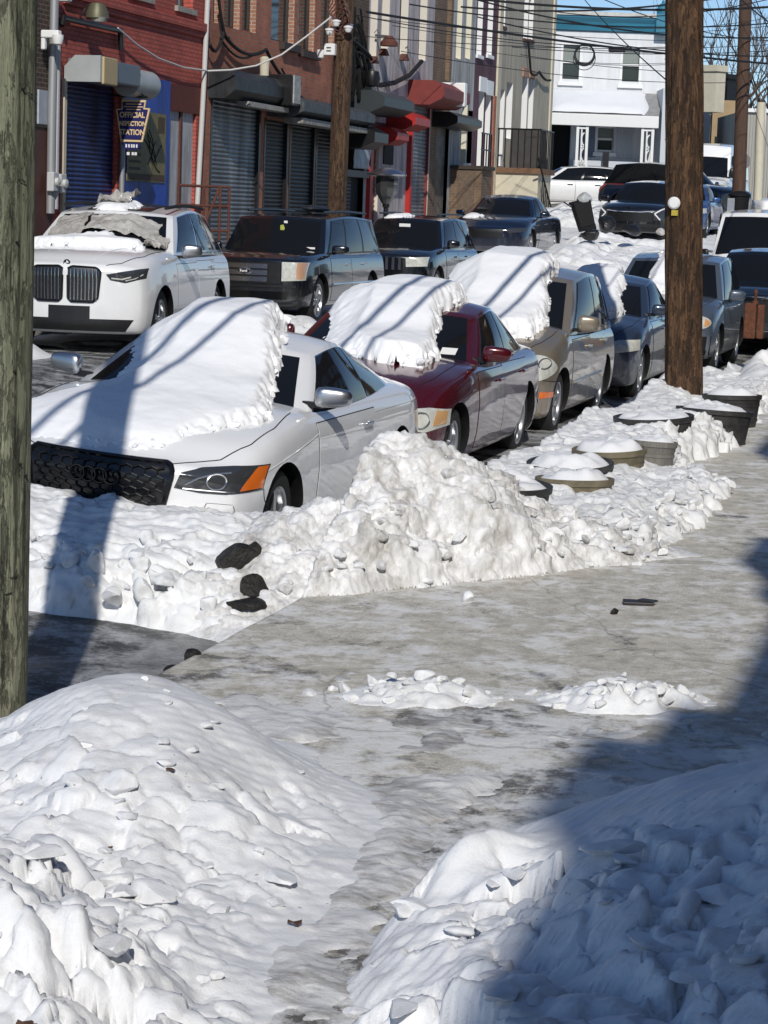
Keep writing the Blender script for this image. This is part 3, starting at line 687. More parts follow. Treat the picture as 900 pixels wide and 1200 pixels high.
    def tk(X, Y):
        hood = .028+.05*sstep(.15, 1.0, Y)
        return (.3+.7*sstep(-.8, -.25, X))*hood*(1-sstep(.95, 1.35, Y)) + (.5+.5*sstep(-.7, -.2, X))*.13*sstep(.95, 1.35, Y) + .06*sstep(1.6, 2.3, Y)
    c.drape(poly, tk, 'snow_blanket', 'smooth snow sheet over the bonnet and windshield of the white coupe', SNOW_CAR, res=.016, edge=.075, rag=.05, lump=.004, blur=120, seed=1, soft=True)
    return c
def side_glass(c, front=(.045, .075, .09, .925), split=(.50, .46), end=(.93, .12, .86, .86), trim=None, top=.93, third=None, bar=.014):
    """black or chrome surround, then two or three panes each side"""
    for sg in (1, -1):
        c.window('window_trim', 'S', [(front[0]-.015, front[1]-.02), (end[0]+.03, end[1]-.04), (end[2]+.03, min(.96, top+.03)), (front[2]-.015, front[3]+.02)], sg, trim or M['gloss'], .003, 20)
        (a, b) = split
        c.window('door_window', 'S', [(front[0], front[1]), (a-bar, (front[1]+end[1])/2), (b-bar, top), (front[2], front[3])], sg, None, .0075, 14)
        if third is None:
            c.window('rear_door_window', 'S', [(a+bar, (front[1]+end[1])/2), (end[0], end[1]), (end[2], end[3]), (b+bar, top)], sg, None, .0075, 14)
        else:
            (a2, b2) = third
            c.window('rear_door_window', 'S', [(a+bar, (front[1]+end[1])/2), (a2-bar, end[1]), (b2-bar, top), (b+bar, top)], sg, None, .0075, 14)
            c.window('quarter_window', 'S', [(a2+bar, end[1]), (end[0], end[1]), (end[2], end[3]), (b2+bar, top)], sg, None, .0075, 12)
def glass(c, top=.93, low=.05, wd=.9):
    c.window('windshield', 'F', [(-wd, low), (wd, low), (wd, top), (-wd, top)]); c.window('rear_window', 'B', [(-.85, .08), (.85, .08), (.85, .9), (-.85, .9)])
NEAR = 'cars parked along the near kerb'; FAR = 'cars parked along the far kerb'

def red_sedan():
    sp = dict(L=4.52, W=1.82, zb=.18, lip=.69, cowl=(1.35, .98), deck=1.0, yd=4.0, ws=(1.28, 2.08), rw=(3.25, 3.98), wb=.835, wr=.62, wbr=.76, wrr=.58,
              roof=(1.345, 1.40, 1.34), r=.325, yF=.78, yR=3.54, nose=.26, blunt=.08, h1=.46, h2=.8, bow=.24)
    c = Car('parked_car', 'burgundy four-door sedan with snow over its windshield behind the white coupe', (-5.38, 18.15, gzf(-5.2, 18)-.05), sp, P_red, scale=1.08, roll=R(3.5), group=NEAR); c.finish_body()
    for sg in (1, -1): c.patch('kidney_grille', 'F', [(sg*.05, .64), (sg*.30, .63)], [(sg*.05, .50), (sg*.27, .515)], M['chrome'], .006, 10, 6, thick=.01)
    ht = [(.46, .60), (.60, .655), (.75, .675), (.865, .665)]; hb = [(.47, .54), (.62, .49), (.76, .49), (.875, .54)]
    for sg, o in zip((1, -1), c.patch('headlight', 'F', ht, hb, M['lamp'], .006, 22, 9, True)):
        d = MB()
        for xc, r_ in ((.60, .042), (.715, .06)): d.tube([c.hit('F', sg*(xc+r_*math.cos(a)), .578+r_*math.sin(a), .009) for a in np.linspace(0, 6.3, 18)], .008, 5, False)
        d.build('lamp_ring', M['alu'], o, True)
        c.patch('indicator', 'F', [(sg*.80, .655), (sg*.855, .65)], [(sg*.80, .54), (sg*.86, .555)], mat('pale_amber', (.62, .36, .16), .15, 0, 1), .009, 6, 6, parent=o, thick=.004)
    c.patch('air_intake', 'F', [(-.42, .40), (.42, .40)], [(-.38, .25), (.38, .25)], M['black'], .006, 16, 5)
    c.seam('bonnet_line', 'T', [(.40, .13), (.55, .3), (.68, .7), (.72, 1.25)], .004, mirror=True)
    c.seam('wing_line', 'L', [(.5, .68), (1.5, .80), (3, .84), (4.3, .86)], .004, c.pm, mirror=True, n=40)
    c.doors(1.42, 2.42, .90, .27, handle=(2.25, .80), lean=(.02, .02)); c.doors(2.44, 3.45, .92, .27, rear=(3.12, .62), lean=(0, .05), handle=(3.28, .82))
    glass(c); side_glass(c, trim=M['chrome'], split=(.46, .44), end=(.90, .13, .80, .84))
    c.wheels(5, double=True); c.mirror(1.66, 1.05, P_red, (.235, .13, .155), .04)
    p = c.patch('windshield_sticker', 'F', [(.50, 1.06), (.62, 1.06)], [(.50, 1.01), (.62, 1.01)], M['white'], .012, 4, 3, thick=.003)
    poly = [(-.54, 1.42), (-.25, 1.0), (.20, .80), (.52, .88), (.56, 1.2), (.45, 1.7), (.34, 2.05), (.40, 2.3), (.45, 2.7), (.1, 2.95), (-.56, 2.9), (-.74, 2.4), (-.64, 2.05), (-.54, 1.75)]
    c.drape(poly, .17, 'snow_blanket', 'thick snow slab on the windshield and roof of the burgundy sedan', SNOW_CAR, res=.018, edge=.07, rag=.05, lump=.004, blur=70, seed=2, soft=True)

def gold_hatch():
    sp = dict(L=4.35, W=1.76, zb=.19, lip=.74, cowl=(1.02, 1.08), deck=1.02, yd=4.05, ws=(.96, 1.86), rw=(3.75, 4.2), wb=.82, wr=.66, wbr=.78, wrr=.64,
              roof=(1.56, 1.62, 1.56), r=.325, yF=.80, yR=3.40, nose=.30, blunt=.10, h1=.5, h2=.84, bow=.24)
    c = Car('parked_car', 'champagne gold tall hatchback with round headlight and snow over the windshield', (-5.38, 23.3, gzf(-5.1, 23)-.05), sp, P_gold, scale=1.08, roll=R(3), group=NEAR); c.finish_body()
    c.patch('grille', 'F', [(-.34, .68), (.34, .68)], [(-.28, .56), (.28, .56)], M['chrome'], .006, 14, 6)
    ang = np.linspace(math.pi, 0, 14); ht = [(.66+.175*math.cos(a), .70+.125*math.sin(a)) for a in ang]; hb = [(.66+.175*math.cos(a), .70-.125*math.sin(a)) for a in ang]
    for sg, o in zip((1, -1), c.patch('headlight', 'F', ht, hb, M['lamp'], .008, 20, 10, True)):
        d = MB()
        for xc, zc, r_ in ((.62, .68, .07), (.735, .745, .05)): d.tube([c.hit('F', sg*(xc+r_*math.cos(a)), zc+r_*math.sin(a), .012) for a in np.linspace(0, 6.3, 20)], .007, 5, False)
        d.build('lamp_ring', M['alu'], o, True)
    c.patch('indicator', 'F', [(.74, .475), (.835, .475)], [(.74, .41), (.835, .42)], M['amber'], .008, 8, 6, True)
    c.patch('air_intake', 'F', [(-.45, .40), (.45, .40)], [(-.4, .27), (.4, .27)], M['black'], .006, 16, 5)
    c.patch('fog_lamp_recess', 'F', [(.52, .42), (.74, .41)], [(.55, .31), (.72, .30)], M['black'], .007, 10, 6, True)
    c.seam('fog_trim', 'F', [(.52, .42), (.74, .41), (.72, .30), (.55, .31), (.52, .42)], .008, M['alu'], off=.01, mirror=True)
    c.seam('bumper_line', 'F', [(.5, .63), (.72, .60), (.86, .57)], .004, mirror=True)
    c.seam('bonnet_line', 'T', [(.36, .12), (.50, .3), (.64, .6), (.72, 1.0)], .004, mirror=True)
    c.doors(1.24, 2.32, .96, .27, handle=(2.15, .86), lean=(.0, .02)); c.doors(2.34, 3.3, .97, .27, rear=(3.05, .62), lean=(0, .06), handle=(3.15, .88))
    c.seam('side_moulding', 'L', [(1.26, .52), (3.0, .54)], .012, P_gold, mirror=True, off=.012)
    glass(c); side_glass(c, split=(.44, .42), end=(.93, .12, .92, .86))
    c.wheels(5); c.mirror(1.40, 1.13, P_gold, (.22, .14, .19), .04)
    poly = [(-.74, .62), (-.2, .36), (.22, .40), (.54, .62), (.58, .95), (.52, 1.45), (.44, 1.85), (.34, 2.6), (.1, 2.9), (-.55, 2.9), (-.74, 2.3), (-.70, 1.8), (-.62, 1.45), (-.74, 1.1)]
    c.drape(poly, .18, 'snow_blanket', 'deep snow cap on the windshield and roof of the gold hatchback', SNOW_CAR, res=.022, edge=.07, rag=.05, lump=.004, blur=50, seed=3, soft=True)

def blue_sedan():
    sp = dict(L=4.45, W=1.76, zb=.18, lip=.72, cowl=(1.15, .99), deck=1.03, yd=3.9, ws=(1.08, 1.95), rw=(3.15, 3.9), wb=.79, wr=.60, wbr=.73, wrr=.56,
              roof=(1.375, 1.43, 1.37), r=.315, yF=.85, yR=3.5, nose=.30, blunt=.09, h1=.48, h2=.82, bow=.24)
    c = Car('parked_car', 'slate blue sedan with snow on its windshield left of the brown pole', (-5.24, 28.5, gzf(-5.1, 28)-.03), sp, P_blue, scale=1.08, roll=R(2.5), group=NEAR); c.finish_body()
    c.patch('grille', 'F', [(-.40, .66), (.40, .66)], [(-.34, .54), (.34, .54)], M['black'], .006, 14, 6)
    c.patch('headlight', 'F', [(.44, .68), (.62, .735), (.82, .75)], [(.46, .60), (.62, .59), (.835, .625)], M['lamp'], .006, 18, 8, True)
    c.doors(1.36, 2.35, .93, .27, handle=(2.18, .83), lean=(.0, .02)); c.doors(2.37, 3.35, .95, .27, rear=(3.05, .62), lean=(0, .05), handle=(3.2, .85))
    glass(c); side_glass(c, split=(.46, .44), end=(.90, .13, .80, .84))
    c.wheels(5); c.mirror(1.50, 1.08, P_blue, (.225, .13, .16), .04); c.seam('bonnet_line', 'T', [(.40, .14), (.55, .35), (.68, .7), (.72, 1.1)], .004, mirror=True)
    poly = [(-.60, 1.2), (-.1, .72), (.32, .70), (.48, .90), (.44, 1.5), (.36, 1.9), (.26, 2.3), (-.3, 2.4), (-.58, 2.0), (-.54, 1.6)]
    c.drape(poly, .15, 'snow_blanket', 'broken snow slab on the windshield of the slate blue sedan', SNOW_CAR, res=.026, edge=.05, rag=.06, lump=.006, blur=30, seed=4, soft=True)

def steel_suv():
    sp = dict(L=4.8, W=1.9, zb=.24, lip=.92, cowl=(1.25, 1.16), deck=1.12, yd=4.5, ws=(1.18, 1.95), rw=(4.25, 4.65), wb=.88, wr=.70, wbr=.84, wrr=.68,
              roof=(1.70, 1.77, 1.71), r=.37, yF=.9, yR=3.76, nose=.28, blunt=.12, h1=.45, h2=.8, bow=.22)
    c = Car('parked_car', 'steel blue grey SUV parked behind the brown utility pole', put(33.9, -4.85), sp, P_steel, roll=R(1), cat='SUV', group=NEAR); c.finish_body()
    c.patch('grille', 'F', [(-.38, .86), (.38, .86)], [(-.34, .64), (.34, .64)], M['chrome'], .006, 14, 6)
    ang = np.linspace(math.pi, 0, 12); ht = [(.64+.2*math.cos(a), .80+.10*math.sin(a)) for a in ang]; hb = [(.64+.2*math.cos(a), .80-.10*math.sin(a)) for a in ang]
    for sg, o in zip((1, -1), c.patch('headlight', 'F', ht, hb, M['lamp'], .007, 18, 9, True)):
        c.patch('indicator', 'F', [(sg*.75, .86), (sg*.82, .82)], [(sg*.75, .74), (sg*.82, .77)], mat('amber_glass', (.6, .3, .12), .15, 0, 1), .010, 6, 6, parent=o, thick=.004)
    c.patch('lower_bumper', 'F', [(-.86, .60), (-.5, .58), (.5, .58), (.86, .60)], [(-.84, .27), (.84, .27)], M['black'], .006, 26, 8)
    for sg in (1, -1):
        d = MB(); d.lathe([(0, -.01), (.055, -.008), (.062, .01), (.062, .02)], 18, tuple(c.hit('F', sg*.68, .42, .012)), 'Y'); d.build('fog_lamp', M['lamp'], c.o, True)
    c.doors(1.42, 2.5, 1.05, .33, handle=(2.3, .96), lean=(.0, .02)); c.doors(2.52, 3.5, 1.06, .33, rear=(3.25, .72), lean=(0, .05), handle=(3.3, .98))
    glass(c); side_glass(c, split=(.38, .37), third=(.68, .66), end=(.95, .12, .93, .88))
    c.wheels(6); c.mirror(1.55, 1.19, P_steel, (.25, .16, .21)); c.seam('bonnet_line', 'T', [(.45, .14), (.6, .35), (.72, .7), (.78, 1.2)], .004, mirror=True)
    poly = [(-.42, 1.12), (.12, 1.05), (.16, 1.4), (.14, 1.9), (.10, 3.2), (-.2, 3.3), (-.30, 2.4), (-.26, 1.95)]
    c.drape(poly, .12, 'snow_blanket', 'snow patch on the roof and windshield of the steel blue SUV', SNOW_CAR, res=.035, edge=.10, rag=.06, lump=.01, blur=5, seed=5)

def pearl_suv():
    sp = dict(L=4.92, W=2.0, zb=.24, lip=1.08, cowl=(1.38, 1.24), deck=1.18, yd=4.6, ws=(1.32, 2.12), rw=(4.25, 4.75), wb=.92, wr=.73, wbr=.87, wrr=.69,
              roof=(1.67, 1.735, 1.67), r=.385, yF=.9, yR=3.87, nose=.26, blunt=.10, h1=.5, h2=.84, bow=.24)
    c = Car('parked_car', 'pearl white luxury SUV with twin slatted grilles across the street', put(24.5, -10.50), sp, P_pearl, rz=R(6.5), cat='SUV', group=FAR); c.finish_body()
    for sg in (1, -1):
        k = c.patch('kidney_grille', 'F', [(sg*.03, 1.0), (sg*.08, 1.03), (sg*.36, 1.02), (sg*.42, .98)], [(sg*.035, .66), (sg*.08, .62), (sg*.33, .62), (sg*.39, .67)], M['black'], .012, 18, 8)[0]
        fr = MB(); c.seam('x', 'F', [(sg*.03, 1.0), (sg*.08, 1.03), (sg*.36, 1.02), (sg*.42, .98), (sg*.39, .67), (sg*.33, .62), (sg*.08, .62), (sg*.035, .66), (sg*.03, .93)], .012, off=.016, n=60, mb=fr); fr.build('grille_frame', M['gloss'], k, True)
        sl_ = MB()
        for q in range(8):
            x = .075+q*.043; c.seam('x', 'F', [(sg*x, 1.0), (sg*(x-.004), .64)], .008, off=.02, n=8, mb=sl_)
        sl_.build('grille_slats', M['chrome'], k, True)
    ht = [(.48, .95), (.66, .985), (.90, 1.03)]; hb = [(.53, .885), (.70, .855), (.90, .915)]
    for sg, o in zip((1, -1), c.patch('headlight', 'F', ht, hb, M['lampdark'], .007, 22, 8, True)):
        d = MB(); d.tube([c.hit('F', sg*x, z, .012) for x, z in ((.54, .905), (.66, .895), (.76, .925))], .010, 6); d.tube([c.hit('F', sg*x, z, .012) for x, z in ((.70, .88), (.80, .905), (.87, .955))], .007, 6); d.build('lamp_trim', M['lamp'], o, True)
    c.patch('plate_holder', 'F', [(-.20, .57), (.30, .57)], [(-.20, .40), (.30, .40)], M['black'], .012, 8, 5)
    c.patch('lower_grille', 'F', [(-.80, .42), (.80, .42)], [(-.7, .28), (.7, .28)], M['black'], .007, 20, 6)
    bd = MB(); p = c.hit('F', 0, 1.065, .006); bd.lathe([(0, -.012), (.038, -.010), (.042, 0), (.042, .01)], 24, tuple(p), 'Y'); bg_ = bd.build('bonnet_badge', M['gloss'], c.o, True)
    q4 = MB()
    for a0 in (0, math.pi):
        q4.add([(p.x, p.y-.0145, p.z)]+[(p.x+.027*math.cos(a0+t), p.y-.0145, p.z+.027*math.sin(a0+t)) for t in np.linspace(0, math.pi/2, 7)], [tuple(range(8))])
    q4.build('badge_quarters', M['white'], bg_, fix=False)
    c.seam('bonnet_line', 'T', [(.47, .10), (.62, .22), (.80, .6), (.84, 1.25)], .006, mirror=True, n=40); c.seam('bonnet_crease', 'T', [(.30, .2), (.40, .7), (.52, 1.3)], .006, c.pm, mirror=True)
    c.doors(1.55, 2.62, 1.06, .34, handle=(2.42, .98), hm=M['chrome'], lean=(0, .02)); c.doors(2.64, 3.62, 1.08, .34, rear=(3.32, .74), lean=(0, .05), handle=(3.42, 1.0), hm=M['chrome'])
    glass(c, .94, .04); side_glass(c, trim=M['chrome'], split=(.38, .37), third=(.70, .66), end=(.94, .13, .90, .86))
    for sg in (1, -1):
        rl = MB(); rl.tube([Vector((sg*(.66-.0*t), 2.15+t*2.0, 1.745+.035*math.sin(math.pi*t))) for t in np.linspace(0, 1, 14)], .022, 8); rl.build('roof_rail', M['seam'], c.o, True)
    rfp = MB(); c.seam('x', 'T', [(-.40, 2.30), (.40, 2.30), (.42, 3.2), (-.42, 3.2), (-.40, 2.30)], .014, off=.002, n=50, mb=rfp); rfp.build('sunroof_seal', M['seam'], c.o, True)
    c.patch('sunroof', 'T', [(-.39, 2.32), (.39, 2.32)], [(-.40, 3.18), (.40, 3.18)], M['glass'], .004, 12, 8)
    c.wheels(5, double=True); c.mirror(1.72, 1.22, M['alu'], (.25, .15, .19))
    poly = [(-.86, 1.2), (-.5, .98), (.3, .98), (.66, 1.06), (.62, 1.28), (.36, 1.46), (.1, 1.62), (-.25, 1.58), (-.55, 1.55), (-.78, 1.5)]
    c.drape(poly, .11, 'snow_blanket', 'snow heaped at the foot of the windshield of the white SUV', SNOW_CAR, res=.028, edge=.08, rag=.04, lump=.006, blur=6, seed=6)
    c.drape([(-.30, 2.2), (.12, 2.2), (.2, 2.9), (-.2, 3.1), (-.45, 2.9)], .07, 'snow_patch', 'small snow patch on the roof of the white SUV', SNOW_CAR, res=.04, edge=.1, rag=.05, seed=7)
    # torn clear plastic sheeting
    pm = mat('clear_plastic_sheet', (.80, .78, .74), .14, 0, .8, var=.5, vscale=5, col2=(.42, .39, .35)); pm.node_tree.nodes['Principled BSDF'].inputs['Transmission Weight'].default_value = .4; pm.node_tree.nodes['Principled BSDF'].inputs['IOR'].default_value = 1.15
    def sheeting(name, x0, x1, y0, y1, amp, label, seed, lift=.03):
        X, Y = np.meshgrid(np.linspace(x0, x1, 70), np.linspace(y0, y1, 36), indexing='ij'); mb = MB(); vs = []
        A = np.abs(gnoise(X*5+seed, Y*7))*amp+np.abs(gnoise(X*13+seed, Y*15))*amp*.5+fbm(X*2, Y*2+seed, 2)*amp*.5; ed = .05*gnoise(X*6, Y*6+seed)
        for i in range(70):
            for j in range(36):
                x = X[i, j]+ed[i, j]; y = Y[i, j]+ed[j % 70, i % 36]*.6; h = c.bvh.ray_cast(Vector((x, y, 4)), Vector((0, 0, -1))); z = h[0].z if h[0] else 1.0
                vs.append((x, y-.3*max(0, A[i, j]), z+lift+max(0, A[i, j])))
        mb.add(vs, [(i*36+j, (i+1)*36+j, (i+1)*36+j+1, i*36+j+1) for i in range(69) for j in range(35)])
        o = mb.build(name, pm, None, True, 180, fix=False); o.matrix_world = c.o.matrix_basis.copy(); s_ = o.modifiers.new('s', 'SOLIDIFY'); s_.thickness = .002; tag(o, label, 'plastic sheet')
    sheeting('plastic_sheet', -.25, .66, 1.62, 2.0, .05, 'crumpled clear plastic sheeting across the windshield of the white SUV', 3., .02)
    sheeting('plastic_sheet', -.72, -.28, 1.55, 2.1, .03, 'thin plastic film stretched over one side of the white SUV windshield', 8., .015)
    sheeting('plastic_sheet', -.35, .10, 2.5, 3.0, .13, 'loose bunched plastic sheeting lying on the roof of the white SUV', 5., .06)
    sheeting('plastic_sheet', .60, .82, 1.15, 1.75, .10, 'torn plastic scrap by the driver side pillar of the white SUV', 11., .02)

def boxy_suv():
    sp = dict(L=5.13, W=1.93, zb=.26, lip=1.03, cowl=(1.30, 1.12), deck=1.10, yd=4.9, ws=(1.24, 1.80), rw=(4.75, 4.98), wb=.86, wr=.72, wbr=.84, wrr=.70,
              roof=(1.655, 1.70, 1.66), r=.375, yF=.95, yR=3.94, nose=.16, blunt=.06, h1=.5, h2=.8, bow=.16, roofcrown=.035, sz=[0, 0, .015, .09, .33, .52, .72, .90, .975, .995, 1, 1])
    c = Car('parked_car', 'black boxy crossover with three bar chrome grille across the street', put(32.6, -11.0), sp, P_black, cat='SUV', group=FAR); c.finish_body()
    gr = c.patch('grille', 'F', [(-.52, .96), (.56, .96)], [(-.52, .64), (.56, .64)], M['black'], .008, 24, 8)[0]
    bars = MB()
    for z in (.90, .80, .70): 
        P = [c.hit('F', x, z, .02) for x in np.linspace(-.36, .36, 14)]
        for a, b in zip(P[:-1], P[1:]):
            for dz in (0,): bars.add([a+Vector((0, 0, .036)), a-Vector((0, 0, .036)), b-Vector((0, 0, .036)), b+Vector((0, 0, .036)), a+Vector((0, .02, .036)), a+Vector((0, .02, -.036)), b+Vector((0, .02, -.036)), b+Vector((0, .02, .036))], [(0, 1, 2, 3), (0, 3, 7, 4), (1, 5, 6, 2)])
    bars.build('grille_bar', M['chrome'], gr)
    em = MB(); p = c.hit('F', .0, .82, .035); em.lathe([(0, -.012), (.11, -.008), (.12, .004), (.12, .014)], 32, tuple(p), 'Y', sy=1.0)
    for i in range(len(em.v)): em.v[i] = (em.v[i][0], em.v[i][1], p.z+(em.v[i][2]-p.z)*.42)
    eo = em.build('oval_badge', M['chrome'], gr, True)
    em2 = MB(); em2.lathe([(0, -.016), (.098, -.014), (.10, -.004)], 32, tuple(p), 'Y')
    for i in range(len(em2.v)): em2.v[i] = (em2.v[i][0], em2.v[i][1], p.z+(em2.v[i][2]-p.z)*.38)
    text_mesh(em2, 'Ford', .062, lambda v: (p.x+v.x, p.y-.019-v.z, p.z+v.y), .002, .001, 1)
    em2.build('badge_field', [M['black'], M['white']], gr)
    for sg, o in zip((1, -1), c.patch('headlight', 'F', [(.58, .97), (.90, .97)], [(.58, .68), (.90, .70)], M['lamp'], .008, 14, 8, True)):
        c.patch('indicator', 'F', [(sg*.80, .962), (sg*.89, .962)], [(sg*.80, .71), (sg*.89, .725)], mat('amber_clear', (.55, .32, .2), .15, 0, 1), .011, 6, 6, parent=o, thick=.004)
    c.patch('lower_grille', 'F', [(-.7, .52), (.7, .52)], [(-.66, .40), (.66, .40)], M['gloss'], .007, 20, 6); c.patch('bumper_strip', 'F', [(-.8, .62), (.8, .62)], [(-.8, .58), (.8, .58)], M['black'], .010, 20, 3)
    for y0, y1, hy in ((1.5, 2.65, 2.45), (2.67, 3.62, 3.42)): c.doors(y0, y1, 1.02, .36, handle=(hy, .92), hm=M['alu'])
    c.seam('side_groove', 'L', [(1.55, .62), (4.4, .62)], .012, M['chrome'], mirror=True, off=.006)
    glass(c, .92, .08); side_glass(c, trim=M['black'], split=(.30, .30), third=(.62, .60), end=(.96, .11, .95, .90))
    for sg in (1, -1):
        rl = MB(); rl.tube([Vector((sg*.64, 2.0+t*2.5, 1.745+.02*math.sin(math.pi*t))) for t in np.linspace(0, 1, 8)], .02, 6); rl.build('roof_rail', M['black'], c.o, True)
    c.wheels(6); c.mirror(1.58, 1.16, P_black, (.27, .14, .16)); c.seam('bonnet_line', 'T', [(.55, .08), (.7, .3), (.8, 1.2)], .004, mirror=True)
    af = MB(); p = c.hit('F', .09, 1.46, .03); af.prism([(-.03, -.05), (.02, -.06), (.045, -.01), (.02, .05), (-.03, .04)], lambda q: (p.x+q[0], p.y, p.z+q[1]), lambda q: (p.x+q[0], p.y+.006, p.z+q[1])); af.build('air_freshener', mat('lime_card', (.42, .46, .08), .6), c.o)
    pt = MB(); p = c.hit('F', .11, 1.56, .012); pt.box(p, (.06, .006, .05)); pt.box(c.hit('F', .62, 1.17, .012), (.14, .006, .03), mi=0); pt.build('windshield_sticker', M['white'], c.o)
    cs = MB(); cs.blob((.1, 3.3, 1.80), (.5, .7, .13), 5, .2, 3); cs.build('roof_bundle', mat('dark_tarp', (.015, .02, .03), .5), c.o, True)

def dark_suv():
    sp = dict(L=4.7, W=1.86, zb=.28, lip=1.0, cowl=(1.38, 1.13), deck=1.1, yd=4.45, ws=(1.30, 1.92), rw=(4.3, 4.6), wb=.82, wr=.63, wbr=.79, wrr=.62, roof=(1.63, 1.68, 1.64), r=.37, yF=.9, yR=3.65, nose=.2, blunt=.08, bow=.18)
    c = Car('parked_car', 'plain black SUV between the boxy crossover and the dark sedan', put(40.0, -10.85), sp, P_black, cat='SUV', group=FAR); c.finish_body()
    g = MB()
    for x in np.linspace(-.36, .36, 7): c.seam('x', 'F', [(x, .93), (x, .70)], .028, off=.0, n=6, mb=g)
    g.build('grille', M['alu'], c.o, True); c.patch('headlight', 'F', [(.47, .93), (.84, .95)], [(.48, .76), (.84, .78)], M['lamp'], .006, 12, 7, True)
    for y0, y1, hy in ((1.45, 2.5, 2.3), (2.52, 3.4, 3.2)): c.doors(y0, y1, 1.03, .36, handle=(hy, .94))
    glass(c, .92, .08); side_glass(c, split=(.34, .34), third=(.66, .64), end=(.95, .12, .94, .88)); c.wheels(5); c.mirror(1.62, 1.18, P_black, (.24, .15, .18))
    for sg in (1, -1):
        rl = MB(); rl.tube([Vector((sg*.58, 2.0+t*2.1, 1.73+.02*math.sin(math.pi*t))) for t in np.linspace(0, 1, 8)], .018, 6); rl.build('roof_rail', M['black'], c.o, True)
    mi = MB(); mi.box(c.hit('F', 0, 1.50, .02), (.22, .02, .06)); mi.build('rear_view_mirror', M['white'], c.o)
    c.drape([(-.5, 2.0), (-.1, 1.98), (.0, 2.5), (-.5, 2.6)], .06, 'snow_patch', 'scrap of snow on the roof of the plain black SUV', SNOW_CAR, res=.05, edge=.08, seed=12)
def dark_sedan():
    sp = dict(L=4.95, W=1.86, zb=.2, lip=.76, cowl=(1.45, 1.02), deck=1.05, yd=4.4, ws=(1.38, 2.15), rw=(3.5, 4.25), wb=.80, wr=.58, wbr=.75, wrr=.55, roof=(1.42, 1.475, 1.42), r=.34, yF=.95, yR=3.85, nose=.24, blunt=.08, bow=.22)
    c = Car('parked_car', 'dark navy sedan in front of the beige corner house', put(49.3, -10.95), sp, P_navy, group=FAR); c.finish_body()
    c.patch('grille', 'F', [(-.4, .70), (.4, .70)], [(-.36, .5), (.36, .5)], M['black'], .006, 12, 6); c.patch('headlight', 'F', [(.48, .72), (.86, .76)], [(.5, .62), (.86, .66)], M['lampdark'], .006, 12, 6, True)
    c.doors(1.6, 2.65, .95, .3, handle=(2.45, .86)); c.doors(2.67, 3.6, .97, .3, rear=(3.35, .65), handle=(3.42, .88))
    glass(c, .92, .06); side_glass(c, split=(.46, .44), end=(.90, .13, .80, .84)); c.wheels(5); c.mirror(1.78, 1.05, P_navy)
    c.drape([(-.7, .75), (-.4, .6), (-.25, .9), (-.45, 1.2), (-.7, 1.15)], .06, 'snow_patch', 'lump of snow on the bonnet of the dark navy sedan', SNOW_CAR, res=.05, edge=.08, seed=13)

def kia():
    sp = dict(L=4.55, W=1.87, zb=.3, lip=.95, cowl=(1.25, 1.12), deck=1.1, yd=4.3, ws=(1.18, 1.92), rw=(4.0, 4.45), wb=.82, wr=.62, wbr=.78, wrr=.6, roof=(1.60, 1.65, 1.58), r=.36, yF=.88, yR=3.55, nose=.22, blunt=.14, bow=.22)
    c = Car('parked_car', 'shiny black crossover with angular white running lights at the end of the street', put(57.3, -8.95), sp, P_black, cat='SUV', rz=R(-4)); c.finish_body()
    for sg in (1, -1):
        c.patch('headlight', 'F', [(sg*.58, .86), (sg*.86, .93)], [(sg*.62, .62), (sg*.84, .64)], M['lampdark'], .006, 10, 8)
        d = MB(); c.seam('x', 'F', [(sg*.84, .93), (sg*.64, .79), (sg*.78, .64)], .020, off=.012, n=20, mb=d); d.build('running_light', M['white'], c.o, True)
    c.patch('grille', 'F', [(-.58, .80), (.58, .80)], [(-.6, .58), (.6, .58)], M['black'], .008, 20, 6); d = MB(); c.seam('x', 'F', [(-.60, .86), (-.3, .83), (.3, .83), (.60, .86)], .017, off=.012, n=20, mb=d); d.build('chrome_strip', M['chrome'], c.o, True)
    em = MB(); p = c.hit('F', 0, .91, .012); text_mesh(em, 'KIA', .10, lambda v: (p.x+v.x*1.5, p.y-v.z, p.z+v.y*.8), .006, .004); em.build('badge_letters', M['chrome'], c.o)
    c.patch('lower_grille', 'F', [(-.8, .52), (.8, .52)], [(-.7, .34), (.7, .34)], M['black'], .008, 16, 5)
    glass(c, .92, .06); side_glass(c, split=(.42, .41), end=(.94, .13, .92, .86)); c.wheels(5); c.mirror(1.45, 1.16, P_black, (.26, .15, .19)); c.doors(1.4, 2.45, 1.0, .36); c.doors(2.47, 3.35, 1.02, .36, rear=(3.2, .7))
